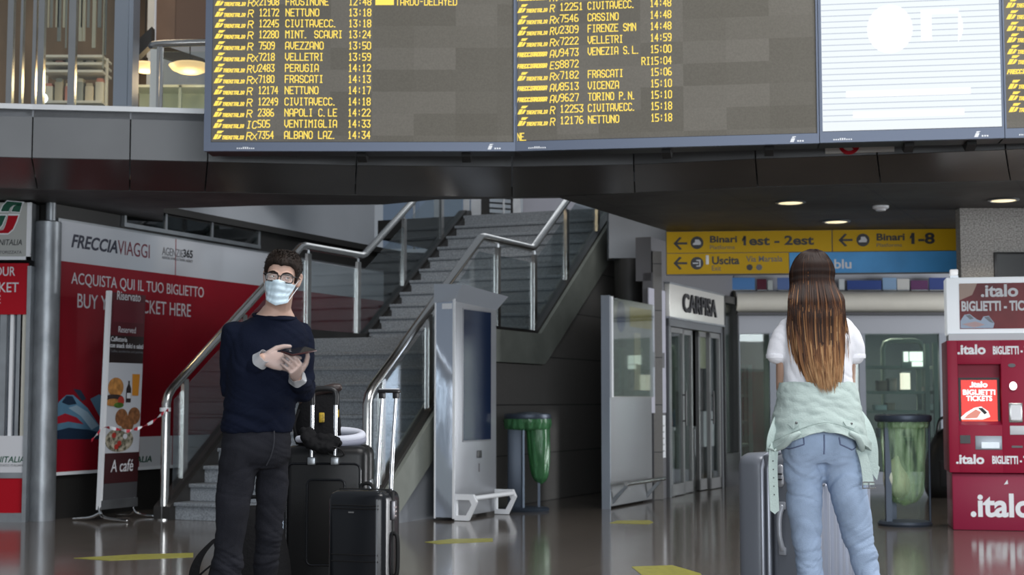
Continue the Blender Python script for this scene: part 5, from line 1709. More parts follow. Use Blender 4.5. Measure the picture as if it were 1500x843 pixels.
# small black cabin case in front of it
t = thing('suitcase', 'small black cabin suitcase with tall chrome handle beside the large black one', 'suitcase', (-.690, 7.08, 0), radians(-19))
hw = .145
rshell(-hw, hw - .0, -.11, .11, .06, .668, .045).build('shell', M_CASE2, t)
m = MB(); m.box(hw - .05, hw + .004, -.012, .012, .09, .66, bev=.004); m.box(-hw + .02, hw - .01, -.012, .012, .655, .672, bev=.003); m.build('zip_band', M_RUB, t)
for z in (.345, .375, .585, .60):
    MB().tube([(-hw + .03, -.1105, z), (hw - .025, -.1105, z)], .0035, 6).build('rib', M_CASE, t)
MB().tube([(hw - .032, -.112, .10), (hw - .032, -.112, .63)], .004, 6).build('corner_rib', M_STEELD, t)
MB().box(-.03, -.005, -.113, -.109, .565, .572).build('badge', M_STEEL, t)
m = MB()
for x, y in ((.035, .06), (.105, .06)):
    m.tube([(x, y, .62), (x + .012, y, .885)], .0105, 12); m.tube([(x + .012, y, .885), (x + .026, y, 1.105)], .008, 12)
m.build('handle_tubes', M_TUBE, t)
m = MB(); m.box(.042, .150, .04, .08, 1.118, 1.134, bev=.006)
for x in (.060, .131): m.box(x - .013, x + .013, .045, .075, 1.092, 1.122, bev=.005)
m.build('grip', M_BLACK, t)
MB().box(.05, .142, .045, .075, 1.134, 1.139, bev=.002).build('grip_top', M_PWHITE, t)
MB().box(hw - .002, hw + .012, -.025, .025, .53, .62, bev=.006).build('lock', mat('lock_grey', (.10, .10, .11), .3, .5), t)
for z in (.545, .565, .585): MB().box(hw + .010, hw + .014, -.012, .012, z, z + .008).build('lock_dial', M_STEEL, t)
MB().tube(cr([(hw, .0, .47), (hw + .022, .0, .455), (hw + .026, .0, .37), (hw + .022, .0, .285), (hw, .0, .27)], 4), .010, 10).build('side_handle', M_RUB, t)
MB().tube(cr([(-.03, .02, .664), (-.02, .02, .69), (.02, .02, .692), (.04, .02, .664)], 4), .009, 8).build('carry_handle', M_RUB, t)
wheels(t, (-.10, .10), (-.07, .07), .024)

# things lying on the big case
M_CLOTHK = mat('black_cloth', (.007, .007, .008), .8, spec=.15, bump=.3, bscale=60)
t = thing('shoulder_bag', 'black cloth bag with a rolled top and yellow tag on the large black suitcase', 'bag', (-.995, 7.80, .856), 0)
m = MB()
m.stack([(0, -.01, 0, .11, .085), (.05, -.01, 0, .125, .09), (.15, -.01, 0, .115, .08), (.23, .0, 0, .10, .065), (.275, .015, 0, .085, .045), (.285, .015, 0, .07, .03)], 24, 4)
m.build('body', M_CLOTHK, t)
MB().limb([(-.09, -.03, .22), (-.03, -.04, .262), (.06, -.04, .288), (.098, -.035, .293)], [.016, .022, .024, .022], 12).build('rolled_top', mat('brown_black_leather', (.035, .022, .02), .45, bump=.2, bscale=50), t)
MB().box(.008, .036, -.096, -.088, .115, .165, bev=.004).build('yellow_tag', mat('yellow_tag', (.42, .28, .02), .5, var=.5, vscale=60), t)
MB().box(.095, .104, -.06, -.03, .14, .18, bev=.002).build('yellow_tag', MATS['yellow_tag'], t)
MB().tube(cr([(-.10, -.05, .18), (-.12, -.08, .10), (-.10, -.09, .02)], 5), .008, 8).build('strap', M_CLOTHK, t)
t = thing('neck_pillow', 'white and grey neck pillow lying flat on top of the large black suitcase', 'pillow', (-.915, 7.72, .857), 0)
m = MB()
pts = [(-.17, -.045, .030)] + [(.0 + .145 * cos(a), .075 * sin(a) + .01, .048 + .022 * sin(a)) for a in [radians(q) for q in range(-120, 121, 20)]] + [(-.17, .06, .062)]
m.limb(pts, [.018] + [.021] * 13 + [.018], 14, 3)
m.build('cushion', mat('pillow_white', (.58, .60, .68), .7, bump=.15, bscale=30), t)
m = MB()
m.limb([(p[0] * 1.05, p[1] * 1.08 - .004, p[2] - .022) for p in pts[1:-1]], [.019] * 13, 12, 3)
m.build('grey_band', mat('pillow_grey', (.22, .23, .29), .7), t)
t = thing('pouch', 'crumpled black pouch hanging between the handle tubes over the large black suitcase edge', 'pouch', (-.955, 7.56, .84), 0)
m = MB()
m.limb([(-.09, -.0, .085), (-.07, -.02, .055), (-.02, -.035, .02), (.05, -.03, .012), (.08, -.02, .05)], [.024, .036, .034, .030, .02], 12)
m.limb([(-.07, .05, .075), (-.06, .0, .07), (-.05, -.03, .035)], [.03, .035, .03], 12)
m.limb([(.0, -.02, .05), (.06, -.0, .045), (.075, .02, .03)], [.03, .028, .022], 12)
link('body', remesh(m, 'pouch', .006, 2, lambda co, n_: co + n_ * (.010 * noise.noise(co * 22) + .006 * noise.noise(co * 45))), M_CLOTHK, t)
MB().tube(cr([(.05, -.045, .02), (.10, -.04, .0), (.115, -.02, -.03), (.07, -.03, -.035), (.03, -.05, -.01)], 5), .0035, 6).build('cord', M_RUB, t)

# backpack on the floor behind the man's legs
t = thing('backpack', 'black backpack with loose straps on the floor behind the man', 'backpack', (-1.215, 7.02, 0), radians(8))
m = MB()
m.stack([(0, 0, 0, .17, .10), (.04, 0, 0, .20, .13), (.2, 0, 0, .20, .13), (.38, .01, .01, .17, .11), (.52, .02, .02, .12, .08), (.585, .02, .02, .06, .04), (.595, .02, .02, .02, .015)], 26, 4, power=2.8)
m.build('body', M_CLOTHK, t)
MB().box(-.13, .13, -.17, -.10, .06, .28, bev=.03).build('front_pocket', mat('charcoal_nylon', (.018, .018, .021), .6), t)
m = MB().sheet(lambda u_, v_: Vector((-.14 - .09 * sin(pi * u_) - .02 * u_, -.07 - .05 * sin(pi * u_) + (v_ - .5) * .02, .46 - .43 * u_ + .05 * sin(pi * u_) + (v_ - .5) * .02)) + Vector(((v_ - .5) * .045, 0, 0)) + Vector((0, 0, 0)), 16, 2, .008)
m.build('strap', M_CLOTHK, t)
m = MB().sheet(lambda u_, v_: Vector((-.16 - .13 * sin(pi * u_ * .9) + (v_ - .5) * .035, -.06 - .02 * u_, .34 - .3 * u_ + (v_ - .5) * .02)), 14, 2, .006)
m.build('strap', M_CLOTHK, t)
MB().box(-.272, -.245, -.09, -.055, .19, .225, bev=.003).build('buckle', M_BLACK, t)
for z in (.14, .185, .22): MB().box(.015, .04, -.178, -.168, z, z + .008).build('reflective_bar', M_STEEL, t)
MB().tube(cr([(-.03, .02, .575), (-.02, .0, .63), (.06, .0, .63), (.07, .02, .575)], 4), .010, 8).build('top_handle', M_CLOTHK, t)

# woman's big grey case
R_ = radians(-40)
LX = Vector((cos(R_), sin(R_), 0)); LY = Vector((-sin(R_), cos(R_), 0))
corner = Vector((1.345, 6.80, 0))
cd, cw = .40, .58
org = corner - LX * cd / 2
t = thing('suitcase', 'very large grey hard-shell suitcase with ribbed silver face standing beyond the woman', 'suitcase', tuple(org), R_)
M_GSH = mat('grey_shell', (.175, .19, .22), .36, .15, bump=.05, bscale=220)
M_GSH2 = mat('silver_shell', (.36, .39, .47), .34, .3)
hd = cd / 2
m = rshell(-hd, -.045, 0, cw, .06, .84, .055); m.build('rear_shell', M_GSH, t)
m = rshell(-.020, hd, 0, cw, .06, .84, .055); m.build('front_shell', M_GSH, t)
MB().box(-.052, -.014, .004, cw - .004, .07, .834, bev=.012).build('zip_band', mat('zip_grey', (.10, .11, .13), .6), t)
for x in (-.050, -.017): 
    m = MB().tube([(x, .01, .10), (x, -.002, .14), (x, -.002, .77), (x, .02, .825), (x, .06, .842), (x, cw - .06, .842)], .009, 8); m.build('silver_piping', mat('silver_piping', (.52, .55, .62), .3, .6), t)
m = MB()
for y in (.05, .13, .19, .27, .33, .41, .47, .53):
    m.limb([(hd + .002, y, .16), (hd + .002, y, .69)], [.018, .018], 8)
m.build('ribs', M_GSH2, t)
MB().box(hd - .004, hd + .003, .04, .54, .15, .74, bev=.003).build('ribbed_panel', M_GSH2, t)
for z in (.70, .72, .20): MB().tube([(hd + .004, .045, z), (hd + .004, .535, z)], .005, 6).build('cross_rib', M_GSH, t)
m = MB().limb([(.045, -.002, .705), (.045, -.002, .775)], [.017, .017], 12, flat=(.5, (0, 1, 0))); m.build('lock', mat('lock_pale', (.42, .43, .46), .35, .3), t)
for z in (.72, .745): MB().box(.033, .057, -.016, -.009, z, z + .006).build('lock_slot', M_BLACK, t)
m = MB().limb([(.055, -.012, .60), (.05, -.026, .55), (.05, -.026, .47), (.055, -.012, .41)], [.013, .012, .012, .013], 10); m.build('side_handle', mat('handle_pale', (.38, .40, .44), .35, .3), t)
for z in (.40, .605): MB().box(.038, .072, -.016, .0, z - .018, z + .018, bev=.005).build('handle_mount', MATS['handle_pale'], t)
MB().tube([(-.1, .53, .83), (-.1, .53, .86), (.1, .53, .86), (.1, .53, .83)], .010, 10).build('trolley_handle', M_STEELD, t)
wheels(t, (-.14, .14), (.07, .51), .027)
t = thing('handbag', 'dark brown rounded bag standing on the grey suitcase, right of the tied jacket', 'bag', (1.555, 7.16, .853), radians(-20))
m = MB()
m.stack([(0, 0, 0, .11, .07), (.03, 0, 0, .125, .085), (.11, 0, 0, .12, .08), (.18, 0, 0, .095, .06), (.225, 0, 0, .05, .03), (.235, 0, 0, .02, .01)], 24, 4)
m.build('body', mat('dark_brown_leather', (.035, .017, .010), .38, var=.4, vscale=8, bump=.15, bscale=60), t)
MB().tube(cr([(-.06, 0, .20), (-.04, 0, .28), (.03, 0, .28), (.05, 0, .20)], 5), .009, 8).build('handle', M_BLACK, t)
MB().limb([(.10, -.03, .03), (.135, -.04, .012), (.155, -.04, .008)], [.022, .018, .012], 10).build('strap_end', M_BLACK, t)
MB().tube(cr([(.115, 0, .05), (.122, -.01, .12), (.08, -.02, .20)], 4), .008, 8).build('black_piping', M_BLACK, t)

# ================================================================== people
M_SKIN = mat('skin_light', (.50, .325, .255), .48, var=.06, vscale=20, spec=.35)
M_SKIN2 = mat('skin_tan', (.46, .29, .21), .48, var=.06, vscale=20, spec=.35)
HEAD = [(.000, .016, .014, -.076), (.010, .032, .028, -.070), (.032, .046, .052, -.048), (.06, .056, .076, -.023), (.09, .0635, .088, -.008), (.12, .068, .0935, .000), (.15, .0725, .0965, .003), (.18, .0715, .094, .006), (.205, .061, .080, .008), (.225, .040, .053, .008), (.235, .012, .016, .008)]


def hsec(z):
    if z <= HEAD[0][0]: return HEAD[0][1:]
    for p, q in zip(HEAD, HEAD[1:]):
        if z <= q[0]:
            f = (z - p[0]) / (q[0] - p[0])
            return tuple(p[k] + (q[k] - p[k]) * f for k in (1, 2, 3))
    return HEAD[-1][1:]


def head_geo(m, M, ear=1.0):
    ex = lambda q: .066 + (q - .066) * ear
    m.stack([(z, 0, cy, a, b) for z, a, b, cy in HEAD], 30, 3, M, 2.15)
    tp = lambda p: M @ Vector(p)
    # nose, brow, cheeks, lips, ears
    m.limb([tp((0, -.092, .122)), tp((0, -.102, .104)), tp((0, -.112, .088))], [.008, .010, .0115], 10)
    for s in (1, -1):
        m.limb([tp((s * .003, -.104, .082)), tp((s * .011, -.098, .081))], [.009, .0075], 8)
        m.limb([tp((s * .008, -.0925, .131)), tp((s * .032, -.089, .136)), tp((s * .050, -.074, .130))], [.007, .008, .007], 8)
        m.limb([tp((s * .030, -.074, .085)), tp((s * .047, -.058, .092))], [.018, .016], 10)
        m.limb([tp((s * .066, .002, .092)), tp((s * ex(.074), .010, .090)), tp((s * ex(.080), .020, .112)), tp((s * ex(.083), .024, .132)), tp((s * ex(.078), .008, .143)), tp((s * ex(.070), -.002, .126))], [.005, .0075, .0075, .0075, .0065, .005], 8)
        m.limb([tp((s * .066, .004, .10)), tp((s * .073, .012, .125))], [.009, .009], 8)
    m.limb([tp((-.020, -.088, .050)), tp((0, -.098, .053)), tp((.020, -.088, .050))], [.006, .008, .006], 8)
    m.limb([tp((-.017, -.088, .041)), tp((0, -.096, .040)), tp((.017, -.088, .041))], [.006, .008, .006], 8)


def finger_chain(m, base, f, p, lens, bends, r0, r1):
    pts = [base - f * .012, base]
    d = f.copy()
    q = p.copy()
    ax = f.cross(p).normalized()
    cur = base.copy()
    for L, b in zip(lens, bends):
        R = Matrix.Rotation(b, 3, ax)
        d = (R @ d).normalized()
        cur = cur + d * L
        pts.append(cur.copy())
    n = len(pts)
    m.limb(pts, [r0 + (r1 - r0) * i / (n - 1) for i in range(n)], 10, 1)
    return pts


def hand_geo(m, wrist, f, p, s, bends, thumb, sc=1.0, spread=.035, fat=0.0):
    """f: along the hand, p: way the palm faces, s: thumb side; bends: per finger three angles"""
    f = Vector(f).normalized(); p = Vector(p); p = (p - f * p.dot(f)).normalized()
    s_ = f.cross(p)
    s = s_ if s_.dot(Vector(s)) > 0 else -s_
    W_ = Vector(wrist)
    secs = [(0, .026, .020), (.02, .030, .018), (.05, .038, .015), (.082, .040, .0125), (.094, .036, .010)]
    rings = []
    for d, a, b in secs:
        ring = []
        for k in range(16):
            an = 2 * pi * k / 16
            ring.append(m._v(W_ + f * d * sc + s * (a * sc + fat) * cos(an) + p * (b * sc + fat) * sin(an)))
        rings.append(ring)
    for a, b in zip(rings, rings[1:]):
        for k in range(16): m._f([a[k], a[(k + 1) % 16], b[(k + 1) % 16], b[k]])
    m._f(rings[0][::-1]); m._f(rings[-1])
    out = []
    for i, (off, L, r) in enumerate(((.029, .072, .0088), (.0098, .080, .0090), (-.0095, .075, .0087), (-.028, .060, .0078))):
        base = W_ + f * (.088 - abs(i - 1) * .004) * sc + s * off * sc
        ff = (f + s * spread * (1.2 - i * .8)).normalized()
        out.append(finger_chain(m, base, ff, p, [L * .46 * sc, L * .31 * sc, L * .25 * sc], bends[i], r * sc + fat, r * sc * .78 + fat))
    tb = W_ + f * .022 * sc + s * .026 * sc
    d1, d2, d3 = [(f * a + s * b + p * c).normalized() for a, b, c in thumb]
    q1 = tb + d1 * .040 * sc; q2 = q1 + d2 * .032 * sc; q3 = q2 + d3 * .024 * sc
    m.limb([W_ + f * .012 * sc + s * .012 * sc, tb, q1, q2, q3], [.014 * sc + fat, .0145 * sc + fat, .0115 * sc + fat, .010 * sc + fat, .008 * sc + fat], 10, 1)
    return out, q3


def wrinkle(co, n_, amp, sx=7, sz=26, off=0.0, base=2.5):
    a = noise.noise((co.x * sx + off, co.y * sx, co.z * sz + co.x * sz * .55 + 1.5 * noise.noise((co.x * base, co.y * base, co.z * base + off))))
    return co + n_ * a * amp


def crease(co, amp, f=1.0, off=0.0, slant=.6):
    q = (co.x * 3.0 * f + off, co.y * 3.0 * f, (co.z + slant * co.x + .10 * noise.noise(co * 5)) * 19 * f)
    a = abs(noise.noise(q))
    return -amp * .5 * max(0, 1 - a * 4.0) + amp * .5 * noise.noise((q[0] * .6 + 5, q[1] * .6, q[2] * .6))


def gauss(d2, r): return exp(-d2 / (r * r))


def shoe(par, heel, dirv, mt, sole):
    """shoe with its heel on the floor at heel, toe along dirv"""
    d = Vector((dirv[0], dirv[1], 0)).normalized()
    M = Matrix(((d.y, d.x, 0, heel[0]), (-d.x, d.y, 0, heel[1]), (0, 0, 1, 0), (0, 0, 0, 1)))
    m = MB()
    def S(y, a, z0, z1): return y, a, z0, z1
    prof = [(-.045, .030, .075), (-.02, .036, .085), (.03, .038, .085), (.08, .040, .075), (.13, .046, .058), (.18, .047, .046), (.22, .038, .038), (.24, .018, .030)]
    rings = []
    for y, a, h in prof:
        ring = []
        for k in range(14):
            an = 2 * pi * k / 14
            ring.append(m._v(M @ Vector((a * cos(an), y, .012 + h * .5 + h * .5 * sin(an)))))
        rings.append(ring)
    for a, b in zip(rings, rings[1:]):
        for k in range(14): m._f([a[k], a[(k + 1) % 14], b[(k + 1) % 14], b[k]])
    m._f(rings[0][::-1]); m._f(rings[-1])
    o = m.build('shoe', mt, par, 80)
    pl = [(-.036, -.05), (.036, -.05), (.043, .05), (.05, .16), (.036, .23), (0, .25), (-.036, .23), (-.05, .16), (-.043, .05)]
    MB().prism(pl, 0, .03, 'z', M).build('sole', sole, o, None)
    return o


# ------------------------------------------------------------------ the man
MX, MY_ = -1.05, 6.43
man = thing('person', 'man in navy sweater, dark jeans, glasses and face mask, looking up from his phone', 'person', (MX, MY_, 0), 0)
YAW = radians(35)
HM = Matrix.Translation((.060, -.075, 1.492)) @ Matrix.Rotation(radians(3), 4, 'Z') @ Matrix.Rotation(radians(7.5), 4, 'Y') @ Matrix.Rotation(radians(3), 4, 'X') @ Matrix.Scale(.945, 4)
def X(px): return (px - 750) / 342.0 - MX
def Zp(py): return 1.08 + (588 - py) / 342.0
cy_, sy_ = cos(YAW), sin(YAW)
RS, LS = Vector((-.126, -.075, 1.365)), Vector((.132, .085, 1.368))
RE, LE = Vector((-.148, -.005, 1.130)), Vector((.148, .075, 1.115))
RW_, LW_ = Vector((X(394), -.160, Zp(528))), Vector((X(441), -.110, Zp(554)))
HIPR, HIPL = Vector((X(356), -.045, .90)), Vector((X(402), .05, .90))
KNR, KNL = Vector((X(344), -.06, .49)), Vector((X(392), .07, .49))
ANR, ANL = Vector((X(328), .0, .09)), Vector((X(380), .12, .09))
torso = [(.86, X(379), .0, .115, .085), (.95, X(379), 0, .125, .080), (1.06, X(383), -.003, .138, .092), (1.18, X(386), -.005, .148, .098), (1.30, X(390), -.003, .165, .104), (1.37, .012, 0, .158, .092), (1.41, .025, -.008, .104, .070), (1.442, .034, -.012, .088, .066), (1.462, .040, -.016, .070, .060), (1.485, .044, -.02, .056, .052)]
m = MB()
m.stack([(*q, YAW) for q in torso], 26, 3)
m.limb([Vector((.040, -.010, 1.40)), Vector((.048, -.018, 1.47)), HM @ Vector((0, .005, .07))], [.060, .056, .056], 16)
head_geo(m, HM)
for a, b, c in ((RS, RE, RW_), (LS, LE, LW_)):
    m.limb([a, a.lerp(b, .5), b], [.046, .042, .036], 12)
    m.limb([b, b.lerp(c, .4), c], [.036, .034, .025], 12)
for a, b, c in ((HIPR, KNR, ANR), (HIPL, KNL, ANL)):
    m.limb([a - Vector((0, 0, .05)), a.lerp(b, .5), b], [.054, .046, .036], 14)
    m.limb([b, b.lerp(c, .35), c], [.036, .036, .026], 14)
    m.limb([c, c + Vector((.06, -.10, -.05))], [.032, .025], 10)
fR = Vector((.92, -.05, -.12))
RB, RT = [(.12, .30, .25), (.22, .42, .35), (.34, .55, .45), (.46, .65, .5)], ((.55, .62, .15), (.90, .40, .10), (.95, .18, .18))
hand_geo(m, RW_, fR, (.12, .9, -.25), (0, 0, 1), RB, RT, 1.0)
fL = Vector((.05, -.85, .42))
LB, LT = [(.55, .55, .35), (.62, .55, .4), (.68, .55, .4), (.75, .55, .4)], ((.35, .85, .0), (.62, .62, .2), (.75, .40, .40))
hand_geo(m, LW_, fL, (-.70, -.1, .65), (1, 0, .4), LB, LT, .96)
EYES = [(s * .0315, -.084, .1175) for s in (1, -1)]
HMi = HM.inverted()
def man_disp(co, n_):
    p = HMi @ co
    if p.z > .05 and p.y < -.02 and abs(p.x) < .09 and p.z < .2:
        d = 0
        for e in EYES:
            d += gauss(((p.x - e[0]) ** 2) * .55 + (p.z - e[2]) ** 2, .0125)
        p.y += .0055 * min(1, d)
        return HM @ p
    return co
gm = MB()
hand_geo(gm, RW_, fR, (.12, .9, -.25), (0, 0, 1), RB, RT, 1.0, .035, .0016)
hand_geo(gm, LW_, fL, (-.70, -.1, .65), (1, 0, .4), LB, LT, .96, .035, .0016)
link('gloves', remesh(gm, 'gloves', .0036, 1), glass_mat('thin_glove', (.95, .95, .96), .02, .4, .16, (.74, .74, .76), .2), man)
me = remesh(m, 'body', .0042, 2, man_disp)
link('body', me, M_SKIN, man)
# face: eyes, brows, hair, mask, glasses
eyew = mat('eye_white', (.72, .70, .68), .25); iris = mat('iris_dark', (.03, .018, .012), .2)
def face_bits(par, M, brow_mat, look=(.0, 0)):
    for s in (1, -1):
        o = MB().ball((s * .0315, -.0745, .1175), .0118, .0118, .0118, M, 16, 12).build('eyeball', eyew, par)
        MB().ball((s * .0315 + look[0], -.0830, .1178 + look[1]), .0056, .0042, .0056, M, 12, 8).build('iris', iris, o)
        sk = MATS['skin_light'] if par is man else M_SKIN2
        for dz, r in ((.0068, .0034), (-.0062, .0026)):
            MB().limb([M @ Vector(p) for p in ((s * .0185, -.0850, .1170), (s * .0255, -.0865, .1175 + dz * .8), (s * .0320, -.0866, .1175 + dz), (s * .0395, -.0845, .1178 + dz * .8), (s * .0460, -.0795, .1175))], [r * .6, r, r, r, r * .6], 8, 3).build('eyelid', sk, par, 80)
        MB().limb([M @ Vector(p) for p in ((s * .012, -.0985, .1335), (s * .030, -.0985, .1395), (s * .047, -.0855, .1355), (s * .054, -.077, .131))], [.0028, .0036, .003, .0015], 8, 3).build('eyebrow', brow_mat, par)
M_HAIR = mat('dark_brown_hair', (.013, .008, .0055), .6, spec=.18, bump=.5, bscale=120, stretch=(1, 1, .25), var=.35, vscale=40)
face_bits(man, HM, M_HAIR, (.0035, .001))
def man_line(a):
    """height of the hairline around the head; a=0 at the front"""
    d = abs((a + pi) % (2 * pi) - pi)
    pts = [(0, .166), (.18, .172), (.5, .171), (.80, .158), (1.02, .135), (1.13, .098), (1.30, .098), (1.42, .138), (1.75, .142), (1.95, .10), (2.2, .06), (pi, .045)]
    for p, q in zip(pts, pts[1:]):
        if d <= q[0]:
            return p[1] + (q[1] - p[1]) * (d - p[0]) / (q[0] - p[0])
    return .045
def head_pt(a, z, off):
    A, B, cy = hsec(z)
    return Vector(((A + off) * sin(a), cy - (B + off) * cos(a), z))
def cap_fn(line, thick, bumps, M, topz=.247):
    def fn(u_, v_):
        a = 2 * pi * u_
        zl = line(a)
        z = zl + (.2345 - zl) * v_ ** .9
        off = thick * min(1, (v_ * 3.2 + .28)) ** .6
        off += bumps * (noise.noise((sin(a) * 5, cos(a) * 5, z * 55)) + .6 * noise.noise((sin(a) * 14, cos(a) * 14, z * 30)))
        p = head_pt(a, min(z, .2345), off)
        p.z += thick * .75 * v_ ** 2.0 + bumps * noise.noise((p.x * 60, p.y * 60, 3))
        return M @ p
    return fn
hm = MB()
hm.sheet(cap_fn(man_line, .0125, .0022, HM), 72, 18, .012, True)
hairo = hm.build('hair', M_HAIR, man, 80)
tf = MB()
random.seed(11)
for k in range(700):
    a = random.uniform(-pi, pi)
    zl = man_line(a)
    v_ = random.random() ** .7
    z = zl + (.230 - zl) * v_
    p = head_pt(a, z, .010 * min(1, v_ * 3 + .3))
    p.z += .010 * v_ ** 2
    out = Vector((sin(a), -cos(a), .5 + 1.2 * v_)).normalized()
    flow = Vector((random.uniform(-.6, .6), -.4 if abs(a) < 1 else random.uniform(-.4, .4), -.7 if v_ < .5 else .1))
    L = random.uniform(.007, .013) if v_ > .25 else random.uniform(.004, .008)
    q = p + (out * .35 + flow * .75).normalized() * L
    a_, b_ = HM @ p, HM @ q
    n1 = (b_ - a_).cross(Vector((random.random(), random.random(), random.random()))).normalized() * .0020
    n2 = (b_ - a_).cross(n1).normalized() * .0020
    tf._f([tf._v(a_ + n1), tf._v(a_ - n1 * .5 + n2), tf._v(b_)]); tf._f([tf._v(a_ - n1 * .5 + n2), tf._v(a_ - n1 * .5 - n2), tf._v(b_)]); tf._f([tf._v(a_ - n1 * .5 - n2), tf._v(a_ + n1), tf._v(b_)])
tf.build('hair_tufts', M_HAIR, hairo, 80)
# mask
def mask_fn(u_, v_):
    a = (u_ - .5) * 2 * 1.16
    z = .100 - .108 * v_
    zz = max(z, .004)
    A, B, cy = hsec(max(zz, .03))
    k = 1 - abs(u_ - .5) * 2
    p = Vector(((A + .007) * sin(a) * 1.02, cy - (B + .007) * cos(a), z))
    bulge = gauss((u_ - .5) ** 2, .17)
    p.y -= (.021 * gauss((v_ - .16) ** 2, .30) + .010 * gauss((v_ - .72) ** 2, .28)) * bulge
    z_edge = .022 * (1 - bulge) * (v_ - .5)
    p.z += .005 * bulge * (1 - v_) - .008 * (1 - k) * (1 - v_) + .020 * (1 - k) * v_ - .0
    p.y += -.0022 * sin(v_ * pi * 7) * min(1, k * 4) + .0015 * sin(u_ * 40 + v_ * 9) * (1 - bulge)
    return HM @ p
mk = MB().sheet(mask_fn, 36, 30, .0016).build('face_mask', mat('mask_pale_blue', (.60, .74, .82), .7, bump=.1, bscale=200), man, 80)
for s in (1, -1):
    e0, e1 = mask_fn(0 if s < 0 else 1, .02), mask_fn(0 if s < 0 else 1, .95)
    MB().tube(cr([e0, HM @ Vector((s * .076, -.012, .112)), HM @ Vector((s * .083, .022, .12)), HM @ Vector((s * .080, .022, .095)), HM @ Vector((s * .070, -.01, .07)), e1], 5), .0014, 6).build('ear_loop', M_WHITE, mk)
MB().tube([mask_fn(.5 + q * .22, .045) + Vector((0, -.002, 0)) for q in (-1, -.5, 0, .5, 1)], .0018, 6).build('nose_wire', MATS['mask_pale_blue'], mk)
# glasses
gl_o = None
m = MB()
GZ, GYF = .1135, -.1085
for s in (1, -1):
    pts = []
    for k in range(24):
        an = 2 * pi * k / 24
        c, d = cos(an), sin(an)
        x = math.copysign(abs(c) ** .5, c) * .0265; z = math.copysign(abs(d) ** .55, d) * (.0185 if d > 0 else .0175)
        X_ = s * .0325 + x
        pts.append(HM @ Vector((X_, GYF + .012 * (abs(X_) / .06) ** 2, GZ + z)))
    pts.append(pts[0])
    m.tube(pts, .0025, 8)
    m.limb([HM @ Vector((s * .0585, GYF + .011, GZ + .012)), HM @ Vector((s * .073, -.085, GZ + .012)), HM @ Vector((s * .078, -.03, GZ + .010)), HM @ Vector((s * .081, .02, GZ + .006))], [.0028, .003, .0026, .0022], 8, 3)
m.limb([HM @ Vector((-.0065, GYF, GZ + .005)), HM @ Vector((0, GYF - .002, GZ + .009)), HM @ Vector((.0065, GYF, GZ + .005))], [.0024, .0024, .0024], 8)
gl_o = m.build('glasses', mat('glasses_frame', (.012, .010, .010), .25), man)
for s in (1, -1):
    MB().prism([(s * .0325 + .0255 * math.copysign(abs(cos(q)) ** .5, cos(q)), GZ + .0175 * math.copysign(abs(sin(q)) ** .55, sin(q))) for q in [2 * pi * k / 24 for k in range(24)]], GYF + .003, GYF + .0036, 'y', HM).build('lens', glass_mat('lens_glass', (.95, .96, .97), .008, graze=.10), gl_o, None)
# sweater
M_NAVY = mat('navy_knit', (.0045, .0070, .018), .9, spec=.12, bump=.25, bscale=180)
sw = [(.945, X(378), 0, .152, .106), (.965, X(378), 0, .160, .113), (1.06, X(383), -.003, .160, .115), (1.18, X(387), -.005, .166, .118), (1.30, X(391), -.003, .178, .120), (1.355, .010, 0, .178, .112), (1.395, .018, -.004, .154, .098), (1.425, .028, -.008, .118, .082), (1.440, .033, -.012, .092, .074), (1.443, .034, -.012, .080, .066)]
m = MB()
m.stack([(*q, YAW) for q in sw], 30, 4)
for a, b, c in ((RS, RE, RW_), (LS, LE, LW_)):
    e = b.lerp(c, .80)
    m.limb([a + Vector((0, 0, -.002)), a.lerp(b, .35), a.lerp(b, .7), b, b.lerp(c, .25), b.lerp(c, .6), e], [.058, .058, .054, .051, .051, .045, .038], 16, 3)
def sw_disp(co, n_):
    k = 1.0
    for e in (RE, LE):
        k += 1.6 * gauss((co - e).length_squared, .11)
    if co.z < 1.05: k += .8
    c = wrinkle(co, n_, .005 * k, 6, 17, 3.1) + n_ * (crease(co, .0045 * k, .8, 4, .7) + crease(co, .003 * k, 1.2, 9, -.8))
    return c + n_ * noise.noise(co * 9) * .004
me = remesh(m, 'sweater', .0055, 4, sw_disp)
swo = link('sweater', me, M_NAVY, man)
# ribbed collar, cuffs and hem
m = MB()
pts = [Vector((.034 + .091 * cos(a) * cy_ - .077 * sin(a) * sy_, -.012 + .091 * cos(a) * sy_ + .077 * sin(a) * cy_, 1.441 + .014 * sin(a))) for a in [2 * pi * k / 28 for k in range(29)]]
m.tube(pts, .0075, 8); m.build('collar', M_NAVY, swo, 80)
for a, b in ((RE, RW_), (LE, LW_)):
    d = (b - a).normalized()
    MB().limb([b - d * .085, b - d * .052], [.042, .039], 16, 1).build('cuff', M_NAVY, swo, 80)
    n1 = d.cross(Vector((0, 0, 1))).normalized(); n2 = d.cross(n1)
    def gfn(u_, v_, b=b, d=d, n1=n1, n2=n2):
        a_ = 2 * pi * u_
        r = .0290 + .009 * (1 - v_) ** 1.5 + .002 * sin(5 * a_ + 2 * v_)
        return b + d * (-.020 + .045 * v_) + (n1 * cos(a_) + n2 * sin(a_)) * r
    MB().sheet(gfn, 30, 5, .0012, True).build('glove_cuff', glass_mat('glove_film', (.92, .93, .95), .05, .3, .45, (.75, .77, .80)), man, 80)
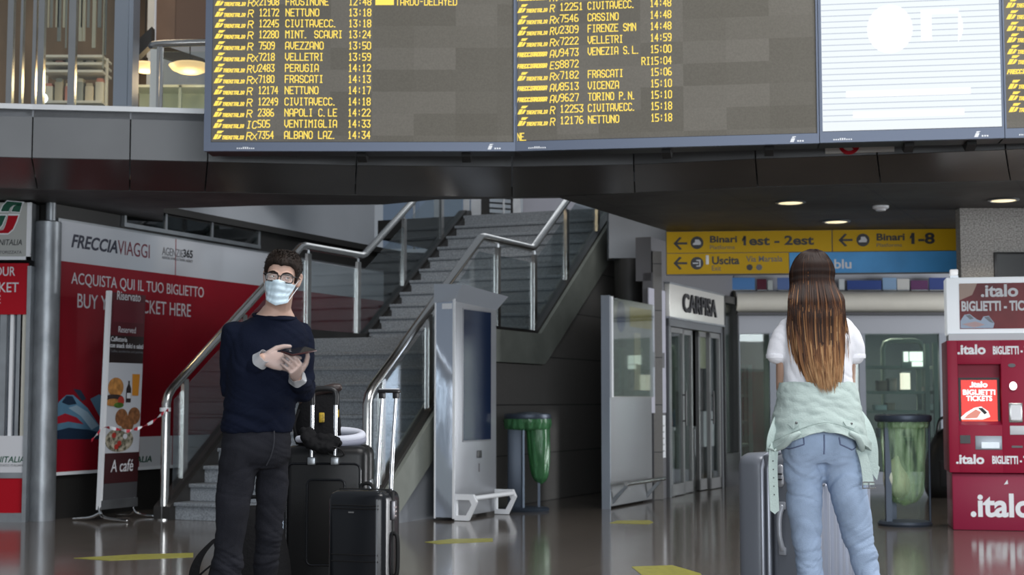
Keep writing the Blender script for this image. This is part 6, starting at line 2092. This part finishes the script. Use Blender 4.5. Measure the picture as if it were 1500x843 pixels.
# jeans
M_DENIM = mat('dark_denim', (.0125, .0130, .0175), .85, spec=.15, var=.3, vscale=5, bump=.3, bscale=240)
m = MB()
jt = [(.795, X(379), .0, .110, .085), (.84, X(378), .0, .152, .108), (.90, X(378), 0, .152, .108), (.965, X(378), 0, .146, .102), (.972, X(378), 0, .144, .10)]
m.stack([(*q, YAW) for q in jt], 28, 4)
m.limb([HIPR + Vector((.01, 0, -.02)), HIPR.lerp(KNR, .45), KNR, KNR.lerp(ANR, .4), ANR + Vector((0, 0, .0)), ANR - Vector((-.004, .01, .06))], [.090, .080, .066, .066, .074, .078], 20, 4)
m.limb([HIPL + Vector((-.012, 0, -.02)), HIPL.lerp(KNL, .45), KNL, KNL.lerp(ANL, .4), ANL + Vector((0, 0, .0)), ANL - Vector((-.004, .01, .06))], [.082, .070, .057, .056, .062, .066], 20, 4)
def jn_disp(co, n_):
    k = .8 + 2.0 * max(0, min(1, (.60 - co.z) / .3)) + .8 * gauss((co.z - .80) ** 2, .06)
    return wrinkle(co, n_, .006 * k, 5, 17, 9.0) + n_ * (crease(co, .0055 * k, 1, 2, .4) + crease(co, .0028 * k, 1.5, 7, -.5))
me = remesh(m, 'jeans', .0058, 4, jn_disp)
jo = link('jeans', me, M_DENIM, man)
m = MB()
fx = X(404)
m.tube(cr([(fx + .012, -.092, .955), (fx + .012, -.096, .90), (fx + .0, -.094, .85), (fx - .02, -.085, .81)], 4), .003, 6)
m.build('fly_seam', mat('denim_seam', (.016, .017, .024), .8), jo)
shoe(man, (ANR.x, ANR.y + .02), (.25, -1), M_BLACK, M_PWHITE)
shoe(man, (ANL.x, ANL.y + .02), (.55, -1), M_BLACK, M_PWHITE)
# phone
ph = thing('phone', 'dark mobile phone held almost edge-on in the hands of the man', 'phone', (MX + X(446), MY_ - .165, Zp(517)), 0)
PM = Matrix.Rotation(radians(52), 4, 'Z') @ Matrix.Rotation(radians(-9), 4, 'Y') @ Matrix.Rotation(radians(14), 4, 'X')
MB().box(-.072, .072, -.036, .036, -.0040, .0036, PM, bev=.003).build('casing', mat('phone_maroon', (.045, .012, .012), .3), ph)
MB().box(-.069, .069, -.033, .033, .0034, .0042, PM).build('screen', mat('phone_screen', (.012, .012, .014), .08), ph)
MB().box(-.064, -.045, -.028, -.009, -.0052, -.0038, PM, bev=.001).build('camera_bump', M_BLACK, ph)

# ------------------------------------------------------------------ the woman
WX, WYY = 1.27, 6.29
wom = thing('person', 'woman seen from behind with long ombre hair, white t-shirt, tied jacket and pale jeans', 'person', (WX, WYY, 0), 0)
def XW(px): return (px - 750) / 350.0 - WX
def ZW(py): return 1.08 + (588 - py) / 350.0
HW = Matrix.Translation((XW(1193), .015, 1.473)) @ Matrix.Rotation(pi, 4, 'Z') @ Matrix.Rotation(radians(4), 4, 'X') @ Matrix.Scale(.955, 4)
CX = XW(1197)
SL, SR = Vector((XW(1151), .0, 1.380)), Vector((XW(1242), .0, 1.380))
EL, ER = Vector((XW(1149), .035, 1.135)), Vector((XW(1244), .035, 1.135))
WL_, WR_ = Vector((XW(1176), .245, 1.13)), Vector((XW(1222), .245, 1.14))
H1, H2 = Vector((XW(1172), .0, .88)), Vector((XW(1227), .0, .88))
K1, K2 = Vector((XW(1181), .03, .47)), Vector((XW(1256), -.01, .47))
A1, A2 = Vector((XW(1188), -.01, .10)), Vector((XW(1291), -.05, .10))
m = MB()
m.stack([(.84, CX, .0, .11, .07), (.93, CX, 0, .128, .085), (1.05, CX, .005, .115, .08), (1.15, CX, .005, .108, .076), (1.28, CX, 0, .125, .085), (1.36, CX, 0, .112, .078), (1.41, CX, 0, .085, .062), (1.455, CX, .0, .055, .05)], 26, 3)
m.limb([Vector((CX, .0, 1.39)), Vector((XW(1195), .008, 1.47)), HW @ Vector((0, .0, .07))], [.052, .048, .050], 16)
head_geo(m, HW, .1)
for a, b, c in ((SL, EL, WL_), (SR, ER, WR_)):
    m.limb([a - Vector((0, 0, .02)), a.lerp(b, .5), b], [.032, .035, .031], 12)
    m.limb([b, b.lerp(c, .4), c], [.031, .029, .021], 12)
for a, b, c in ((H1, K1, A1), (H2, K2, A2)):
    m.limb([a - Vector((0, 0, .04)), a.lerp(b, .5), b], [.056, .048, .034], 14)
    m.limb([b, b.lerp(c, .35), c], [.034, .033, .025], 14)
    m.limb([c, c + Vector((0, .10, -.06))], [.03, .024], 10)
for w_, s in ((WL_, 1), (WR_, -1)):
    hand_geo(m, w_, (.35 * s, .85, .1), (s * .8, -.35, -.2), (0, 0, 1), [(.3, .6, .4)] * 4, ((.6, .6, .2), (.85, .4, .2), (.95, .2, .2)), .88)
HWi = HW.inverted()
def w_disp(co, n_):
    p = HWi @ co
    if p.z > .05 and p.y < -.02 and abs(p.x) < .09 and p.z < .2:
        d = sum(gauss(((p.x - e[0]) ** 2) * .55 + (p.z - e[2]) ** 2, .0125) for e in EYES)
        p.y += .0055 * min(1, d)
        return HW @ p
    return co
link('body', remesh(m, 'body', .0046, 2, w_disp), M_SKIN2, wom)
_man = man
face_bits(wom, HW, mat('brow_brown', (.05, .028, .018), .6), (0, 0))
# t-shirt
M_TEE = mat('white_jersey', (.80, .80, .84), .8, bump=.15, bscale=220)
m = MB()
m.stack([(1.140, CX, .0, .143, .104), (1.16, CX, .0, .146, .108), (1.25, CX, 0, .146, .108), (1.34, CX, 0, .146, .106), (1.385, CX, 0, .134, .094), (1.42, CX, 0, .112, .080), (1.450, CX, 0, .080, .066), (1.464, CX, .004, .064, .058)], 30, 4)
for a, b, sx in ((SL, XW(1138.5), -1), (SR, XW(1253), 1)):
    e = Vector((b, .012, ZW(520)))
    m.limb([a + Vector((-sx * .02, 0, .004)), a.lerp(e, .45) + Vector((sx * .002, 0, 0)), e], [.049, .048, .044], 18, 4)
def tee_disp(co, n_):
    k = 1 + .8 * gauss((co.z - 1.19) ** 2, .05)
    c = co + n_ * crease(co, .0030 * k, .8, 5, .9) + n_ * (.0035 * k * noise.noise((co.x * 9 + 2, co.y * 9, co.z * 12)) + .002 * noise.noise(co * 24))
    return c
to = link('t_shirt', remesh(m, 't_shirt', .0055, 4, tee_disp), M_TEE, wom)
for b, sx in ((XW(1138.5), -1), (XW(1253), 1)):
    MB().lathe([(.0445, -.004), (.0455, .008), (.0445, .014)], 0, 0, 24, False, Matrix.Translation((b, .012, ZW(524)))).build('sleeve_hem', M_TEE, to, 80)
m = MB(); m.tube([(CX + .064 * cos(2 * pi * k / 24), .004 + .058 * sin(2 * pi * k / 24), 1.470) for k in range(25)], .007, 8); m.build('collar', M_TEE, to, 80)
# jeans
M_LDEN = mat('pale_denim', (.33, .42, .57), .85, spec=.2, var=.16, vscale=7, bump=.35, bscale=260)
m = MB()
m.stack([(.815, CX, .0, .10, .085), (.86, CX, .0, .150, .105), (.93, CX, .0, .158, .11), (1.02, CX, .0, .138, .10), (1.08, CX, 0, .122, .088)], 28, 4)
for s, px in ((-1, 1174), (1, 1222)):
    m.ball((XW(px), -.050, .895), .075, .066, .100)
m.limb([H1 + Vector((.006, 0, -.02)), H1.lerp(K1, .35), H1.lerp(K1, .7), K1, K1.lerp(A1, .35), A1.lerp(K1, .15), A1 - Vector((0, 0, .05))], [.086, .080, .068, .058, .052, .056, .058], 20, 4)
m.limb([H2 + Vector((-.006, 0, -.02)), H2.lerp(K2, .35), H2.lerp(K2, .7), K2, K2.lerp(A2, .35), A2.lerp(K2, .15), A2 - Vector((0, 0, .05))], [.088, .084, .072, .062, .056, .060, .062], 20, 4)
def wj_disp(co, n_):
    k = .7 + 1.3 * gauss((co.z - .78) ** 2, .09) + 1.6 * max(0, min(1, (.62 - co.z) / .25))
    # creases fan out from the crotch
    dx, dz = co.x - CX, co.z - .845
    fan = sin(26 * (dz + abs(dx) * .45)) * gauss((dz + .09) ** 2, .10) * .0035
    k2 = .35 if co.z > .86 else 1.0
    return wrinkle(co, n_, .0040 * k, 7, 15, 4.4) + n_ * fan + n_ * k2 * (crease(co, .0055 * k, 1, 3, .5 if co.x < CX else -.5) + crease(co, .0030 * k, 1.6, 8, -.4))
wjo = link('jeans', remesh(m, 'jeans', .0056, 14, wj_disp), M_LDEN, wom)
# jeans trim is laid on the cloth with ray casts
from mathutils.bvhtree import BVHTree
def bvh_of(o):
    return BVHTree.FromPolygons([v.co.copy() for v in o.data.vertices], [tuple(p.vertices) for p in o.data.polygons])
BV = bvh_of(wjo)
def onback(x, z, off=.002, bv=None):
    h = (bv or BV).ray_cast(Vector((x, -2, z)), Vector((0, 1, 0)))
    return (h[0] + Vector((0, -off, 0))) if h[0] else None
M_SEAM = mat('denim_stitch', (.13, .16, .26), .8)
def stitch(pts, r, par, nm='seam', mt=None, bv=None):
    pts = [(a[0] + (b[0] - a[0]) * k / 6, a[1] + (b[1] - a[1]) * k / 6) for a, b in zip(pts, pts[1:]) for k in range(6)] + [pts[-1]]
    q = [onback(XW(px), ZW(py), .0005, bv) for px, py in pts]
    q = [p for p in q if p]
    if len(q) > 2:
        MB().tube(q, r, 6).build(nm, mt or M_SEAM, par)
stitch([(1197.5, 636), (1197.5, 645), (1197.5, 655), (1197.5, 664)], .0030, wjo)
for sx in (-1, 1):
    c = 1155 if sx < 0 else 1234
    pk = [(c - 14 * sx, 638), (c - 15 * sx, 650), (c - 3 * sx, 656), (c + 5 * sx, 652), (c + 8 * sx, 642)]
    stitch([(1168, 640), (1168.5, 650), (1150, 657), (1144, 655)] if sx < 0 else [(1219, 640), (1220, 650), (1238, 658), (1247, 654)], .0030, wjo, 'pocket_seam')
shoe(wom, (A1.x, A1.y - .02), (-.1, 1), mat('white_sneaker', (.7, .7, .7), .5), M_PWHITE)
shoe(wom, (A2.x, A2.y - .02), (.35, 1), mat('white_sneaker', (.7, .7, .7), .5), M_PWHITE)
# jacket tied around the waist
M_JACK = mat('mint_suede', (.46, .55, .52), .9, spec=.15, var=.05, vscale=9, bump=.2, bscale=140)
def jz_low(th):
    x = cos(th)
    back = sin(th) < 0
    return (.957 - .085 * abs(x) ** 1.7) if back else (.90 - .03 * abs(x))
def jr(z):
    f = max(0, min(1, (1.158 - z) / .27))
    return .150 + .056 * f ** .85, .118 + .048 * f ** .8
def jack_pt(th, z, off=0.0):
    a, b = jr(z)
    w_ = crease(Vector((a * cos(th), a * sin(th), z)), .0045, 1.1, 6, .5) + .005 * noise.noise((cos(th) * 2.2, sin(th) * 2.2, z * 34 + 2.5 * cos(th))) + .004 * noise.noise((cos(th) * 7, sin(th) * 7, z * 60))
    return Vector((CX + (a + off + w_) * cos(th), (b + off + w_) * sin(th), z))
def jack_fn(u_, v_):
    th = 2 * pi * u_
    zt = 1.158 + .010 * noise.noise((cos(th) * 2, sin(th) * 2, 1.7))
    return jack_pt(th, zt + (jz_low(th) - zt) * v_)
jk = MB().sheet(jack_fn, 80, 34, .006, True).build('tied_jacket', M_JACK, wom, 80)
def jband(u_, v_):
    th = pi + pi * u_
    z = jz_low(th) + .034 * (1 - v_) - .002
    return jack_pt(th, z, .007)
MB().sheet(jband, 50, 4, .006).build('waistband', M_JACK, jk, 80)
m = MB().tube([jack_pt(pi + pi * k / 40, jz_low(pi + pi * k / 40) + .036, .006) for k in range(41)], .0016, 6); m.build('band_seam', mat('jacket_seam', (.30, .36, .34), .8), jk)
JB = bvh_of(jk)
def jback(px, py, off=.006):
    h = JB.ray_cast(Vector((XW(px), -2, ZW(py))), Vector((0, 1, 0)))
    return h[0] + Vector((0, -off, 0)) if h[0] else Vector((XW(px), -.06 - off, ZW(py)))
M_STUD = mat('dark_stud', (.12, .12, .12), .25, .9)
for pts, st_ in (([(1146, 621), (1153, 615), (1161, 616), (1160, 622), (1152, 628)], (1156.5, 619)), ([(1222, 617), (1231, 615), (1243, 622), (1238, 627), (1226, 623)], (1235, 620))):
    P = [jback(*p) for p in pts]
    m = MB(); c0 = [m._v(p) for p in P]; c1 = [m._v(p + Vector((0, .006, 0))) for p in P]
    m._f(c0); m._f(c1[::-1])
    for i in range(5): m._f([c0[i], c1[i], c1[(i + 1) % 5], c0[(i + 1) % 5]])
    o = m.build('snap_tab', M_JACK, jk)
    p = jback(*st_, .009); MB().ball(p, .005, .003, .005).build('snap_stud', M_STUD, o)
for px, py in ((1242, 643), (1244, 649), (1139, 648)):
    p = jback(px, py, .010); MB().ball(p, .004, .003, .004).build('snap_stud', M_STUD, jk)
def strap(pts, w, name, taper=0, th=.005):
    P = cr([tuple(p) for p in pts], 8)
    n = len(P) - 1
    def fn(u_, v_):
        f = u_ * n; i = min(int(f), n - 1)
        p = P[i].lerp(P[i + 1], f - i)
        ww = w(u_) if callable(w) else w
        if taper and u_ > 1 - taper: ww = max(.001, ww * (1 - (u_ - 1 + taper) / taper))
        return p + Vector((1, .15, 0)) * (v_ - .5) * ww
    return MB().sheet(fn, 40, 4, th).build(name, M_JACK, jk, 80)
VJ = lambda px, py, y: Vector((XW(px), y, ZW(py)))
ls = strap([VJ(1131, 648, -.055), VJ(1127, 662, -.075), VJ(1125.5, 685, -.080), VJ(1126, 712, -.080), VJ(1127, 738, -.078), VJ(1127.5, 750, -.076)], .038, 'belt_strap', .10)
for k in range(5):
    MB().ball((XW(1125.5 + .3 * k), -.0815, ZW(674 + 12 * k)), .0026, .002, .0026).build('belt_hole', M_STUD, ls)
rs = strap([VJ(1250, 652, -.06), VJ(1254, 664, -.085), VJ(1258, 680, -.090), VJ(1260.5, 696, -.090), VJ(1262, 708, -.088)], lambda u_: .036 + .012 * u_, 'belt_strap')
strap([VJ(1248, 590, .02), VJ(1258, 618, -.03), VJ(1265, 645, -.045), VJ(1271, 672, -.045), VJ(1278, 702, -.04)], lambda u_: .03 + .05 * sin(pi * min(1, u_ * 1.15)) ** .8 if u_ < .85 else .048 * (1 - u_) / .15 + .002, 'front_panel', 0, .006)
strap([VJ(1143, 600, .0), VJ(1135, 625, -.045), VJ(1129, 645, -.055), VJ(1124, 662, -.05)], lambda u_: .03 + .035 * sin(pi * u_), 'front_panel', 0, .006)
m = MB()
for a, b in (((1252.5, 704), (1270, 704)), ((1252.5, 713), (1270.5, 712)), ((1252.5, 704), (1252.5, 713)), ((1270, 704), (1270.5, 712)), ((1261.5, 704), (1261.5, 713))):
    m.limb([VJ(*a, -.096), VJ(*b, -.096)], [.0028, .0028], 8)
m.build('buckle', M_CHROME, rs)
MB().tube([VJ(1121, 656, -.062), VJ(1127, 659, -.098), VJ(1134, 655, -.075)], .005, 8).build('strap_keeper', M_JACK, ls)
m = MB()
m.limb([VJ(1158, 634, -.155), VJ(1148, 640, -.145), VJ(1140, 650, -.115), VJ(1132, 656, -.08)], [.010, .014, .015, .012], 10)
m.build('rolled_lapel', M_JACK, jk)
m = MB()
m.limb([VJ(1233, 634, -.155), VJ(1243, 640, -.140), VJ(1250, 650, -.11), VJ(1254, 657, -.08)], [.010, .014, .015, .012], 10)
m.build('rolled_lapel', M_JACK, jk)
MB().limb([Vector((CX - .12, .11, 1.12)), Vector((CX, .15, 1.08)), Vector((CX + .12, .11, 1.12))], [.03, .04, .03], 12).build('sleeve_knot', M_JACK, jk)

# hair
hm_ = bpy.data.materials.new('ombre_hair'); hm_.use_nodes = True
tt = hm_.node_tree; b = tt.nodes['Principled BSDF']
b.inputs['Roughness'].default_value = .45; b.inputs['Specular IOR Level'].default_value = .12
tc = tt.nodes.new('ShaderNodeTexCoord'); sp_ = tt.nodes.new('ShaderNodeSeparateXYZ'); tt.links.new(tc.outputs['Object'], sp_.inputs[0])
mp = tt.nodes.new('ShaderNodeMapping'); mp.inputs['Scale'].default_value = (60, 6, 2.0); tt.links.new(tc.outputs['Object'], mp.inputs['Vector'])
n = tt.nodes.new('ShaderNodeTexNoise'); n.inputs['Scale'].default_value = 1; n.inputs['Detail'].default_value = 4; tt.links.new(mp.outputs['Vector'], n.inputs['Vector'])
ma = tt.nodes.new('ShaderNodeMath'); ma.operation = 'MULTIPLY_ADD'; ma.inputs[1].default_value = .40; tt.links.new(n.outputs['Fac'], ma.inputs[0]); tt.links.new(sp_.outputs['Z'], ma.inputs[2])
at_ = tt.nodes.new('ShaderNodeAttribute'); at_.attribute_name = 'tone'
ad_ = tt.nodes.new('ShaderNodeMath'); ad_.operation = 'ADD'; tt.links.new(ma.outputs[0], ad_.inputs[0]); tt.links.new(at_.outputs['Fac'], ad_.inputs[1])
mr = tt.nodes.new('ShaderNodeMapRange'); mr.inputs['From Min'].default_value = 1.07 + .20; mr.inputs['From Max'].default_value = 1.60 + .20; tt.links.new(ad_.outputs[0], mr.inputs['Value'])
cr_ = tt.nodes.new('ShaderNodeValToRGB')
el = cr_.color_ramp.elements
el[0].position = 0.0; el[0].color = (.42, .245, .115, 1)
el[1].position = 1.0; el[1].color = (.020, .010, .0075, 1)
e = el.new(.30); e.color = (.27, .125, .048, 1)
e = el.new(.52); e.color = (.115, .045, .018, 1)
e = el.new(.72); e.color = (.040, .018, .011, 1)
tt.links.new(mr.outputs['Result'], cr_.inputs['Fac']); tt.links.new(cr_.outputs['Color'], b.inputs['Base Color'])
OUT = [(1.72, 1193, 22), (1.66, 1192.5, 33), (1.617, 1192, 36.5), (1.55, 1192, 38.5), (1.50, 1192, 40), (1.40, 1193, 40.5), (1.30, 1195, 38), (1.24, 1196, 36), (1.18, 1198, 31), (1.13, 1200, 25), (1.08, 1202, 20)]
def outl(z):
    if z >= OUT[0][0]: return XW(OUT[0][1]), OUT[0][2] / 350
    for p, q in zip(OUT, OUT[1:]):
        if z >= q[0]:
            f = (z - p[0]) / (q[0] - p[0])
            return XW(p[1] + (q[1] - p[1]) * f), (p[2] + (q[2] - p[2]) * f) / 350
    return XW(OUT[-1][1]), OUT[-1][2] / 350
def wl_line(a):
    d = abs((a + pi) % (2 * pi) - pi)
    return .17 if d < .5 else (.17 - .12 * min(1, (d - .5) / .6))
def strand_pts(ph, layer, zend, jit, swing=0.0):
    """ph: angle round the head, 0 = back; layer 0 outer .. 1 inner"""
    off = .030 - .018 * layer
    y0 = -.05 + .10 * random.random()
    uu = max(-1.05, min(1.05, sin(ph)))
    pts = []
    for zz, k in ((.2350, .30), (.222, .45), (.196, .60), (.155, .82), (.105, 1.0)):
        A, B, cy = hsec(zz)
        top = max(0, (zz - .19) / .045)
        pts.append(HW @ Vector((-(A + off * k) * sin(ph), cy + (B + off * k) * cos(ph) + top ** 2 * y0 * .5, zz + off * .6 * top)))
    for s in (.22, .42, .62, .82, 1.0):
        zz = 1.56 + (zend - 1.56) * s
        c, w_ = outl(zz)
        x = c + w_ * uu + jit * sin(s * 5 + ph * 3) * .35 * s + swing * s * s
        y = -.118 - .022 * cos(ph) * (1 - layer) + .055 * abs(uu) ** 3 - .005 * sin(s * 7 + layer * 5)
        pts.append(Vector((x, y, zz)))
    return pts
random.seed(5)
hb = MB()
hb.bm.verts.layers.float.new('tone')
def ribbon(P, r, mb):
    Q = cr([tuple(p) for p in P], 4)
    n_ = len(Q)
    tone = random.gauss(0, .11)
    tl = mb.bm.verts.layers.float.get('tone') or mb.bm.verts.layers.float.new('tone')
    prev = None
    for i, p in enumerate(Q):
        f = i / (n_ - 1)
        rr = r * (.55 + .45 * min(1, f * 6)) * (1 - max(0, (f - .86) / .14)) ** .7 + .0002
        tg = (Q[min(i + 1, n_ - 1)] - Q[max(i - 1, 0)]).normalized()
        nn = tg.cross(Vector((1, 0, 0)))
        nn = nn.normalized() if nn.length > .05 else Vector((0, 1, 0))
        bb = nn.cross(tg)
        ring = [mb._v(p + bb * (rr * cos(q)) + nn * (rr * .8 * sin(q))) for q in (radians(270), radians(30), radians(150))]
        for v in ring: v[tl] = tone
        if prev:
            for k in range(3): mb._f([prev[k], prev[(k + 1) % 3], ring[(k + 1) % 3], ring[k]])
        prev = ring
for k in range(1900):
    ph = random.uniform(-1.85, 1.85)
    layer = random.random() ** 1.5
    e_ = abs(sin(ph))
    zend = 1.105 + .045 * random.random() + .14 * e_ ** 3 * random.random() + (.10 * random.random() ** 3)
    lock = .008 * noise.noise((ph * 5, 1.2, 0)) 
    ribbon(strand_pts(ph, layer, zend, random.gauss(0, .010) + lock, random.gauss(0, .004) + lock), random.uniform(.0016, .0028), hb)
for k in range(40):
    s = random.choice((-1, 1))
    ph = s * random.uniform(1.2, 1.75)
    ribbon(strand_pts(ph, 0, random.uniform(1.19, 1.33), .012, s * random.uniform(.0, .022)), .0012, hb)
# scalp and under layer
hb.sheet(cap_fn(wl_line, .004, .0004, HW), 48, 16, .010, True)
def under(u_, v_):
    z = 1.50 - .34 * v_
    c, w_ = outl(z)
    uu = (u_ - .5) * 2 * .86
    return Vector((c + w_ * uu, -.070 - .028 * min(1, v_ * 1.5) - .010 * (1 - uu * uu), z))
hb.sheet(under, 16, 20, .012)
hb.build('long_hair', hm_, wom, 80)
